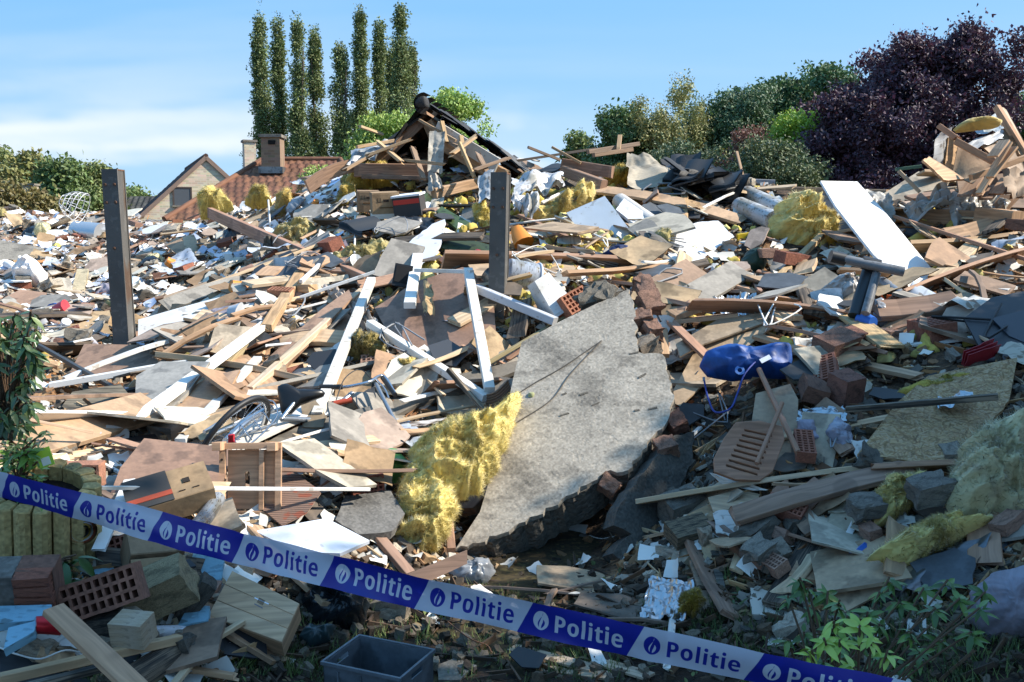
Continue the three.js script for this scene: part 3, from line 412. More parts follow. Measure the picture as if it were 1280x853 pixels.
{ const b = W(170, 262, 58), g = group('grey_roofed_house', 'small far house with grey tiled roof beside the steel post', 'house', V(b.x, 0, b.z)); part(g, 'wall', boxG(3, b.y - 0.3, 3, 0, (b.y - 0.3) / 2, -1), brickM); slope(g, V(-1.6, b.y - 0.6, 1), V(1.0, b.y - 0.6, 1), V(1.0, b.y + 0.75, -0.6), V(-1.6, b.y + 0.75, -0.6), greyTileM, 0.3, 0.34); }
{ const b = W(38, 240, 48), g = group('far_house', 'distant house with brown roof and a pale chimney in the trees', 'house', V(b.x, 0, b.z)); part(g, 'wall', boxG(3, b.y - 1.2, 3, 1, (b.y - 1.2) / 2, -1), brickM); slope(g, V(-2.5, b.y - 1.4, 1.2), V(2.6, b.y - 1.4, 1.2), V(0.3, b.y - 0.1, -0.6), V(-2.0, b.y - 0.1, -0.6), darkTileM); chimney(g, V(0, b.y - 0.25, 0), 0.55, 1.1, 0.5, M('#cfc8bd', 0.95, { map: TX.brick })); }

// ---------- steel posts ----------
function post(label, pxTop, pyTop, pxBot, pyBot, d, w, turn) {
  const a = W(pxBot, pyBot, d), b = W(pxTop, pyTop, d), foot = a.clone().lerp(b, -0.35), g = group('steel_post', label, 'post', foot), up = b.clone().sub(foot), L = up.length();
  g.quaternion.setFromUnitVectors(V(0, 1, 0), up.clone().normalize()).multiply(E(0, turn, 0));
  const m = M('#77736d', 0.6, { metalness: 0.2, map: TX.steel, bumpMap: TX.grain, bumpScale: 0.0008 }), t = 0.012;
  part(g, 'front_plate', boxG(w, L, t, 0, L / 2, w / 2), m); part(g, 'rear_plate', boxG(w, L, t, 0, L / 2, -w / 2), m);
  part(g, 'side_plate', boxG(t, L, w - t - 0.004, w / 2 - t, L / 2, 0), m); part(g, 'side_plate', boxG(t, L, w - t - 0.004, -w / 2 + t, L / 2, 0), m);
  for (const [bx, by] of [[-0.3, 0.12], [0.28, 0.12], [-0.3, 0.26], [0.28, 0.26], [0, 0.62]]) part(g, 'bolt', new THREE.CylinderGeometry(0.011, 0.011, 0.016, 6).rotateX(Math.PI / 2), rough('#8a5a40'), V(bx * w, L - by, w / 2 + 0.012)); part(g, 'top_plate', boxG(w * 0.96, 0.01, w * 0.96, 0, L - 0.006, 0), rough('#8a5a40'));
  return g;
}
post('tall dark steel post with rusty top beside the ivy', 141, 212, 157, 445, 7.9, 0.128, -0.05);
post('shorter dark steel post with rusty top in front of the insulation', 626, 216, 623, 362, 7.55, 0.125, -0.22);
keep.push([[120, 400], [175, 400], [175, 450], [120, 450]], [[608, 210], [645, 210], [645, 358], [608, 358]]);

// ---------- the big slab of render and brick ----------
{
  const pts = [[569, 687], [600, 640], [628, 545], [640, 480], [652, 428], [700, 402], [747, 379], [787, 362], [795, 405], [798, 440], [828, 443], [836, 470], [842, 500], [828, 536], [803, 563], [785, 588], [756, 590], [715, 618], [671, 645], [620, 670]];
  const F = outline(pts, [-0.16, 0.80, 0.58], 5.7); keep.push(pts, [[560, 690], [760, 600], [830, 620], [790, 720], [600, 720]]);
  const g = group('wall_slab', 'large tilted slab of grey rendered wall with broken edges', 'wall slab', F.o); g.quaternion.copy(F.q);
  const pl = plateGeo(F.pts, 0.03, { jag: 0.014, step: 0.035, only: [6, 7, 8, 9, 10, 11, 12, 13, 14, 15, 16, 17, 18, 19] });
  part(g, 'render_coat', pl, M('#cdc5b9', 0.95, { map: TX.conc, bumpMap: TX.concB, bumpScale: 0.003 }));
  const core = F.pts.map(([x, y], i) => { const c = centre(F.pts), k = 0.99; return [c[0] + (x - c[0]) * k, c[1] + (y - c[1]) * k]; });
  const cg = plateGeo(core, 0.25, { jag: 0.022, step: 0.04 }); cg.translate(0, 0, -0.031); part(g, 'block_core', cg, rough('#6f6a63', 0.02));
  for (const [px, py, a, b] of [[806, 352, 0.12, 0.2], [812, 372, 0.13, 0.14], [803, 392, 0.11, 0.12], [815, 405, 0.12, 0.1], [808, 424, 0.13, 0.12], [845, 520, 0.1, 0.1], [832, 552, 0.1, 0.12], [800, 345, 0.08, 0.08], [760, 600, 0.1, 0.08]]) { const p = onPlane(F, px, py); part(g, 'broken_brick', rockGeo(a * 1.1, b * 1.1, 0.11, 4, 0.3), rough(pick(['#b5745e', '#b98a76', '#c9bba9', '#bfae9c']), 0.012), V(p[0], p[1], -0.06), E(rr(-0.3, 0.3), rr(-0.3, 0.3), rr(0, 3))); }
  for (const [px, py] of [[757, 366], [735, 372], [745, 362]]) { const p = onPlane(F, px, py); part(g, 'mortar_lump', rockGeo(0.16, 0.12, 0.1, 3, 0.5), rough('#8b877f', 0.01), V(p[0], p[1], -0.02), E(0.2, 0.3, rr(0, 3))); }
  const lift = (px, py, h = 0.006) => { const p = onPlane(F, px, py); return V(p[0], p[1], h); };
  part(g, 'cord', tubeGeo([lift(752, 427), lift(700, 462), lift(668, 480), lift(640, 498)], 0.0035), M('#57524c', 0.9));
  part(g, 'cord', tubeGeo([lift(752, 427), lift(712, 470), lift(690, 500), lift(645, 530)], 0.0035), M('#57524c', 0.9));
  part(g, 'moss_tuft', lumpGeo([[-0.02, -0.02], [0.02, -0.02], [0.02, 0.02], [-0.02, 0.02]], 0.015, { nr: 4, na: 12 }), wool('#b9b98a'), lift(664, 494, 0));
  for (let i = 0; i < 9; i++) { const px = rr(700, 828), py = rr(430, 560); if (!inPoly(px, py, pts)) continue; const p = lift(px, py, 0); part(g, 'gouge_rim', rockGeo(rr(0.02, 0.07), rr(0.008, 0.015), 0.008, 1, 0.4), rough('#807c75'), p, E(0, 0, 0.5 + rr(-0.3, 0.3))); }
}
plate('wall_slab', 'dark tarred broken wall piece leaning under the grey slab', 'wall slab', [[838, 547], [868, 540], [864, 580], [838, 640], [802, 690], [786, 709], [766, 692], [790, 668], [767, 657], [776, 630], [806, 590]], [0.5, 0.45, 0.74], 0.1, rough('#4a4d4f', 0.01), { jag: 0.01, off: 5.2, exact: true });

// ---------- sheet insulation: near, between box and slab ----------
const wy = wool('#ffec9a'), wd = wool('#f2da8c'), wp = wool('#fbf0c4'), wg = wool('#c6b67c');
lump('insulation_batt', 'bright yellow glass wool roll against the tilted slab', 'insulation', [[520, 560], [560, 535], [600, 528], [645, 505], [647, 530], [610, 600], [585, 625], [550, 640], [510, 640], [495, 610]], [0.1, 0.75, 0.65], 0.16, wy, { nr: 90, na: 280, amp: 1.0, f: 9, edge: 0.25, off: 5.45, fuzz: 30000, flen: 0.028, fw: 0.0009 });
lump('insulation_batt', 'yellow glass wool tail hanging below the bright roll', 'insulation', [[505, 610], [560, 610], [572, 640], [548, 690], [515, 698], [487, 690], [495, 655]], [0.05, 0.6, 0.8], 0.11, wy, { nr: 64, na: 200, amp: 1.0, f: 10, edge: 0.25, off: 5.0, fuzz: 16000, flen: 0.028, fw: 0.0009 });
bar('broken_lath', 'dark reddish lath lying on the bright glass wool', 'lath', [515, 598, 5.2], [562, 622, 5.15], 0.02, 0.045, wood('#7c5138'));
pipe('white_rod', 'thin white rod poking out of the glass wool', 'rod', [[482, 663, 4.85], [530, 613, 5.2]], 0.006, paint('#d7d9dc'));
bar('timber_stub', 'short reddish timber standing under the glass wool', 'timber', [560, 642, 5.15], [564, 688, 4.95], 0.035, 0.045, wood('#a8704a'));
bar('timber_stub', 'reddish timber strip leaning behind the tape, below the glass wool', 'timber', [470, 668, 4.75], [512, 718, 4.6], 0.03, 0.06, wood('#86583e'));
plate('carved_board', 'short brown board with a carved spiral below the slab', 'board', [[510, 718], [584, 688], [584, 705], [526, 732]], [0.2, 0.3, 0.9], 0.03, wood('#86593c'), { off: 4.55, exact: true });
for (const [pts, n, th, m, say] of [
  [[[960, 292], [975, 258], [1000, 246], [1012, 262], [1025, 285], [1050, 320], [1052, 340], [1015, 342], [975, 315]], [0.1, 0.5, 0.85], 0.24, wool('#eed98a'), 'big torn yellow glass wool clump beside the white board'],
  [[[1180, 640], [1185, 612], [1205, 560], [1225, 541], [1285, 536], [1285, 660], [1230, 650]], [0.0, 0.75, 0.65], 0.16, wool('#dccfa6'), 'thick dusty glass wool block beside the OSB sheet'],
  [[[1085, 700], [1130, 668], [1180, 650], [1235, 655], [1190, 680], [1130, 712]], [0, 0.7, 0.7], 0.09, wd, 'flattened ochre glass wool under the dusty block'],
  [[[1085, 625], [1110, 600], [1150, 598], [1145, 625], [1120, 650], [1095, 660]], [0, 0.6, 0.8], 0.09, wd, 'crumbling ochre glass wool between grey blocks'],
  [[[590, 262], [605, 250], [612, 285], [610, 300], [600, 292]], [0, 0.5, 0.85], 0.12, wool('#f0dc80'), 'yellow glass wool left of the shorter steel post'],
  [[[645, 285], [690, 262], [725, 235], [750, 238], [735, 262], [690, 285], [655, 300]], [0, 0.6, 0.8], 0.2, wd, 'long yellow glass wool strip right of the shorter post'],
  [[[752, 225], [770, 213], [785, 220], [795, 240], [770, 245]], [0, 0.4, 0.9], 0.2, wool('#dfc665'), 'yellow glass wool clump under the grey tarpaulin'],
  [[[800, 235], [830, 228], [840, 245], [815, 252]], [0, 0.6, 0.8], 0.15, wd, 'pale glass wool right of the tarpaulin'],
  [[[250, 262], [258, 246], [278, 252], [292, 262], [270, 272], [252, 274]], [0, 0.5, 0.85], 0.25, wool('#f4e394'), 'pale yellow glass wool in front of the brick gable'],
  [[[306, 256], [318, 243], [335, 245], [340, 256], [320, 262]], [0, 0.5, 0.85], 0.22, wool('#f0dc86'), 'pale yellow glass wool in front of the tiled roof'],
  [[[345, 258], [362, 252], [372, 262], [360, 272], [346, 270]], [0, 0.6, 0.8], 0.2, wd, 'small yellow glass wool tuft beside the tiled roof'],
  [[[430, 235], [445, 212], [480, 214], [500, 226], [490, 236], [450, 236]], [0, 0.5, 0.85], 0.2, wool('#d9c060'), 'yellow glass wool hanging under the gable tie beam'],
  [[[420, 255], [432, 236], [446, 238], [436, 262], [424, 266]], [0, 0.5, 0.85], 0.16, wool('#d9c060'), 'yellow glass wool left of the cardboard boxes'],
  [[[340, 290], [372, 276], [400, 290], [395, 315], [360, 318], [345, 308]], [0.1, 0.7, 0.7], 0.12, wg, 'mossy ochre insulation mat behind the brown beam'],
  [[[400, 330], [440, 315], [492, 300], [496, 318], [450, 332], [410, 336]], [0, 0.75, 0.65], 0.09, wg, 'ochre insulation mat under the white plaster panel'],
  [[[432, 430], [445, 415], [480, 425], [484, 450], [462, 462], [436, 452]], [-0.1, 0.5, 0.85], 0.1, wool('#a08f52'), 'brown rock wool chunk between the white window bars'],
  [[[480, 455], [520, 452], [525, 468], [490, 470]], [0, 0.6, 0.8], 0.06, wd, 'ochre wool wisp under the window bars'],
  [[[360, 365], [374, 350], [382, 372], [376, 395], [366, 385]], [0, 0.3, 0.95], 0.06, wool('#ecd88a'), 'yellow wool tuft hanging from the yellow beam'],
  [[[850, 745], [868, 738], [880, 752], [866, 772], [848, 766]], [0, 0.6, 0.8], 0.06, wool('#c9a93c'), 'golden wool tuft beside the crumpled foil'],
  [[[1125, 490], [1160, 480], [1215, 470], [1238, 478], [1200, 496], [1140, 500]], [0.0, 0.8, 0.6], 0.05, wool('#d6c060'), 'yellow wool remains lying on the OSB sheet'],
  [[[640, 235], [655, 220], [668, 232], [660, 250], [645, 252]], [0, 0.4, 0.9], 0.15, wd, 'yellow wool behind the shorter steel post'],
  [[[740, 240], [748, 232], [760, 240], [756, 258], [744, 256]], [0, 0.5, 0.8], 0.1, wd, 'small wool clump above the white cabinet panel'],
  [[[560, 205], [580, 198], [600, 206], [596, 220], [566, 220]], [0, 0.4, 0.9], 0.2, wool('#c9b058'), 'yellow wool under the right gable rafter'],
]) lump('insulation_clump', say, 'insulation', pts, n, th, m, { nr: 40, na: 120, amp: 1.1, f: th > 0.13 ? 7 : 12, edge: 0.3, off: -0.16, fuzz: 7000, flen: th * 0.2, fw: 0.001 });

// ---------- boards and panels ----------
const B = (label, pts, n, th, m, o) => plate(o?.name ?? 'broken_board', label, o?.cat ?? 'board', pts, n, th, m, o);
B('long bright white board sloping down beside the yellow clump', [[1026, 226], [1072, 227], [1104, 262], [1183, 358], [1140, 363], [1092, 318], [1045, 258]], [0.35, 0.75, 0.55], 0.02, paint('#f2f0ec', 0.5), { name: 'white_board', off: -1.0, fit: 0.3 });
B('white cabinet panel propped on the rubble above the blue cloth', [[708, 266], [756, 245], [797, 300], [741, 312]], [-0.2, 0.55, 0.8], 0.02, paint('#dde4ea', 0.4), { name: 'cabinet_panel', off: -0.6, exact: true });
B('white laminated board lying behind the police tape', [[318, 664], [408, 648], [462, 676], [425, 692], [372, 690]], [0, 0.9, 0.42], 0.018, paint('#e2e6ee', 0.45), { name: 'white_board', off: -0.2 });
B('cracked grey stone slab beside the glass wool', [[432, 620], [488, 613], [506, 642], [490, 664], [448, 668], [419, 650]], [0, 0.85, 0.5], 0.05, rough('#77797c', 0.004), { name: 'stone_slab', jag: 0.006, off: -0.16 });
const ribbed = M('#a08373', 0.7, { map: tex(256, 256, (u, v) => { const s = Math.abs(((v * 24) % 1) - 0.5) * 2, r = sst(0.62, 0.72, fbm(u * 5, v * 5, 61, 4, 5, 5)); return [0.62 + 0.3 * s + 0.1 * r, 0.6 + 0.3 * s - 0.16 * r, 0.58 + 0.3 * s - 0.24 * r]; }, { rx: 3, ry: 3 }), bumpMap: tex(64, 256, (u, v) => Math.abs(((v * 24) % 1) - 0.5) * 2, { srgb: false, rx: 3, ry: 3 }), bumpScale: 0.006 });
B('ribbed brown grey sheet stained with rust beside the stool', [[327, 592], [362, 584], [401, 616], [384, 640], [352, 657], [326, 636]], [0.1, 0.7, 0.7], 0.008, ribbed, { name: 'ribbed_sheet', jag: 0.004, off: -0.2 });
B('large reddish brown fibreboard sheet behind the window bars', [[468, 385], [520, 352], [578, 334], [615, 345], [620, 420], [560, 460], [500, 446]], [-0.05, 0.72, 0.68], 0.008, board('#8f6047', 0.6), { name: 'fibreboard_sheet', off: -0.25 });
B('white plaster panel with black specks below the boxes', [[490, 330], [505, 308], [540, 280], [556, 274], [552, 300], [540, 330], [520, 345], [500, 348]], [-0.2, 0.6, 0.75], 0.03, paint('#e2e4ea', 0.7), { jag: 0.012, name: 'plaster_board', off: -0.3 });
B('tan laminated board sliding down below the white window profiles', [[172, 553], [205, 508], [262, 470], [300, 462], [290, 480], [214, 553]], [-0.1, 0.85, 0.5], 0.018, board('#cfa074', 0.5), { name: 'laminated_board', off: -0.22 });
B('pale grey door panel under the white window profiles', [[166, 548], [170, 470], [200, 452], [262, 452], [235, 490], [180, 545]], [-0.1, 0.8, 0.6], 0.02, board('#b9b6b0', 0.55), { name: 'grey_slab_board', off: -0.15 });
B('broad brown board running down from the yellow beam', [[306, 485], [310, 470], [400, 388], [436, 362], [440, 372], [345, 470], [318, 490]], [-0.15, 0.8, 0.58], 0.025, board('#b98a68', 0.6), { name: 'brown_board', off: -0.3 });
B('brown panel under the crumpled white paper', [[110, 690], [150, 585], [180, 548], [290, 560], [280, 600], [230, 640], [160, 660]], [0, 0.82, 0.56], 0.016, board('#9a6a4b', 0.55), { name: 'fibreboard_sheet', off: -0.06, free: true });
B('dusty dark door leaf lying in front of the bicycle', [[345, 568], [330, 553], [380, 530], [462, 508], [474, 534], [400, 560]], [0, 0.88, 0.48], 0.035, board('#6d6a64', 0.8), { name: 'door_leaf', jag: 0.004, off: -0.28 });
B('long dark board under the window bars', [[462, 512], [520, 480], [600, 462], [650, 450], [660, 458], [600, 482], [520, 506], [475, 530]], [0, 0.85, 0.5], 0.03, board('#5b5853', 0.8), { name: 'dark_board', off: -0.2 });
B('broken fibreboard scrap beneath the bicycle saddle', [[376, 505], [392, 497], [408, 520], [404, 534], [378, 534]], [-0.2, 0.45, 0.85], 0.012, board('#a08765', 0.8), { jag: 0.005, off: -0.45 });
B('pale plywood sheet sloping down to the blue bag', [[835, 500], [868, 440], [905, 400], [960, 392], [985, 398], [950, 420], [880, 480], [850, 508]], [-0.15, 0.85, 0.5], 0.012, board('#d7b892', 0.6), { name: 'plywood_sheet', off: -0.12 });
B('grey beige plywood strip above the pale sheet', [[845, 430], [900, 398], [962, 390], [960, 402], [880, 430], [850, 446]], [-0.05, 0.85, 0.5], 0.012, board('#c4ab8c', 0.6), { name: 'plywood_sheet', off: -0.2 });
B('plywood panel standing behind the slatted seat', [[935, 560], [945, 492], [988, 480], [998, 500], [995, 575], [975, 588]], [0, 0.5, 0.86], 0.012, board('#b89672', 0.6), { name: 'plywood_sheet', off: -0.12 });
B('weathered OSB sheet with a broken lower edge', [[1072, 568], [1122, 503], [1160, 470], [1272, 447], [1262, 500], [1205, 572], [1150, 578]], [0.0, 0.85, 0.52], 0.018, M('#e0cfb4', 0.85, { map: TX.osb }), { name: 'osb_sheet', jag: 0.008, only: [4, 5, 6], off: -0.2 });
bar('timber_batten', 'grey brown batten lying across the OSB sheet', 'batten', [1058, 512, -0.3], [1248, 496, -0.36], 0.03, 0.05, oldWood('#8a7a66'));
B('black rubber sheet beside the red folder', [[1205, 398], [1240, 372], [1290, 362], [1290, 450], [1235, 452]], [0.1, 0.8, 0.6], 0.012, M('#26282d', 0.6), { name: 'rubber_sheet', off: -0.2 });
B('dark blue black flap above the rubber sheet', [[1240, 398], [1290, 385], [1290, 432], [1262, 420]], [0.0, 0.7, 0.7], 0.01, M('#2b3039', 0.5), { name: 'roof_felt', off: -0.42 });
B('orange veneered board snapped in the middle beside the white sheet', [[946, 680], [950, 650], [966, 612], [985, 598], [990, 640], [985, 660]], [0.05, 0.7, 0.7], 0.018, board('#b06f44', 0.5), { jag: 0.006, name: 'veneer_board', off: -0.1 });
B('orange veneered board leaning on its snapped neighbour', [[988, 620], [1018, 596], [1040, 612], [1000, 650], [990, 655]], [0.1, 0.7, 0.7], 0.018, board('#a9683f', 0.5), { name: 'veneer_board', off: -0.12 });
B('cream plasterboard piece torn below the OSB sheet', [[1035, 640], [1050, 605], [1072, 575], [1090, 590], [1086, 612], [1060, 640]], [0, 0.7, 0.7], 0.012, board('#c4bca6', 0.9), { jag: 0.008, name: 'plasterboard_piece', off: -0.08 });
B('cream plasterboard piece beneath the torn one', [[1030, 665], [1040, 640], [1075, 634], [1080, 652], [1050, 668]], [0, 0.8, 0.6], 0.012, board('#bfb59c', 0.9), { jag: 0.008, name: 'plasterboard_piece', off: -0.06 });
B('wide plank resting above the concrete block', [[885, 622], [925, 612], [950, 618], [945, 632], [892, 640]], [0, 0.8, 0.6], 0.02, wood('#b89a73'), { off: -0.1 });
B('white painted rotten board with a knot hole beside the shrub', [[938, 735], [985, 740], [1010, 758], [1000, 775], [940, 768]], [0, 0.85, 0.5], 0.03, paint('#c8c0b2', 0.8), { jag: 0.006, name: 'rotten_board', off: -0.05 });
B('flat brown plank on the soil right of the foil', [[862, 700], [880, 700], [900, 755], [880, 762]], [0, 0.9, 0.4], 0.02, wood('#927356'), { off: -0.04 });
B('grey slate coloured plank beside the flat brown plank', [[892, 712], [902, 712], [910, 748], [902, 752]], [0, 0.9, 0.4], 0.015, oldWood('#6f6c66'), { off: -0.04 });
B('brown board below the left steel post', [[85, 470], [105, 430], [215, 432], [240, 440], [150, 470]], [0, 0.85, 0.5], 0.015, board('#9a6d50'), { off: -0.08 });
B('large beige board under the cardboard scraps', [[198, 395], [205, 370], [258, 352], [270, 380], [225, 395]], [0, 0.85, 0.5], 0.015, board('#c9a783'), { off: -0.15 });
B('tan folded board standing in the pale rubble', [[206, 306], [222, 296], [242, 312], [248, 326], [232, 326]], [-0.5, 0.6, 0.6], 0.012, board('#c49a70'), { off: -0.35 });
B('cream board propped beside the folded one', [[228, 296], [242, 293], [252, 312], [244, 324], [232, 318]], [0.5, 0.5, 0.7], 0.012, board('#dcc3a0'), { off: -0.4 });
B('pink brown board behind the crumpled white bag', [[5, 372], [25, 362], [58, 366], [50, 385], [10, 385]], [0, 0.8, 0.6], 0.012, board('#b98a6c'), { off: -0.15 });
B('orange brown board beside the left steel post', [[164, 415], [180, 395], [208, 408], [196, 425], [168, 425]], [0.1, 0.85, 0.5], 0.012, board('#cf9464'), { off: -0.1 });
B('grey concrete lintel with round holes among pale rubble', [[-5, 312], [0, 300], [54, 310], [44, 330], [-5, 330]], [0.05, 0.8, 0.6], 0.12, rough('#b0aaa0'), { name: 'concrete_lintel', off: -0.3 });
B('beige long cushion board among pale rubble', [[88, 366], [96, 336], [110, 336], [104, 368]], [0.1, 0.8, 0.55], 0.06, board('#d9cba6'), { off: -0.25 });
B('white curled board lying above the plywood sheets', [[770, 262], [780, 248], [800, 262], [850, 292], [838, 305], [800, 285]], [0.15, 0.7, 0.7], 0.03, paint('#d9dbdf', 0.6), { name: 'white_board', jag: 0.004, off: -0.25 });
B('crumpled white sheet panel with a folded corner', [[833, 310], [836, 290], [872, 278], [898, 276], [918, 296], [885, 318], [860, 338], [838, 325]], [0.1, 0.72, 0.68], 0.006, paint('#e6e8ec', 0.5), { name: 'white_sheet_panel', jag: 0.01, off: -0.25 });
B('rusty brown beam of fibreboard above the large panel', [[640, 318], [690, 314], [704, 322], [650, 330]], [0, 0.8, 0.6], 0.03, board('#c47f6d'), { off: -0.15 });
B('dark green metal door strip left of the shorter post', [[548, 298], [552, 290], [612, 306], [611, 318], [550, 310]], [0, 0.5, 0.86], 0.02, M('#4b5a3c', 0.5, { map: TX.dirty }), { name: 'metal_strip', off: -0.4 });
B('green metal profile with a foil end above the door strip', [[545, 264], [552, 258], [590, 280], [594, 294], [580, 294]], [-0.1, 0.6, 0.8], 0.03, M('#4e6339', 0.5, { map: TX.dirty }), { name: 'metal_strip', off: -0.35 });
B('dark red box panel beside the shorter post', [[548, 325], [562, 312], [612, 318], [612, 332], [565, 336]], [0, 0.75, 0.66], 0.03, board('#8b4a44'), { off: -0.2 });
B('grey black car mat shaped plate in front of the fibreboard', [[535, 432], [560, 424], [585, 440], [570, 458], [545, 455]], [0, 0.6, 0.8], 0.012, M('#3f4145', 0.6), { name: 'dark_plate', off: -0.3 });
B('mossy grey timber slab below the left post', [[77, 508], [90, 490], [150, 480], [160, 492], [152, 512], [90, 520]], [-0.1, 0.6, 0.8], 0.1, oldWood('#8f856f'), { name: 'timber_slab', off: -0.3 });

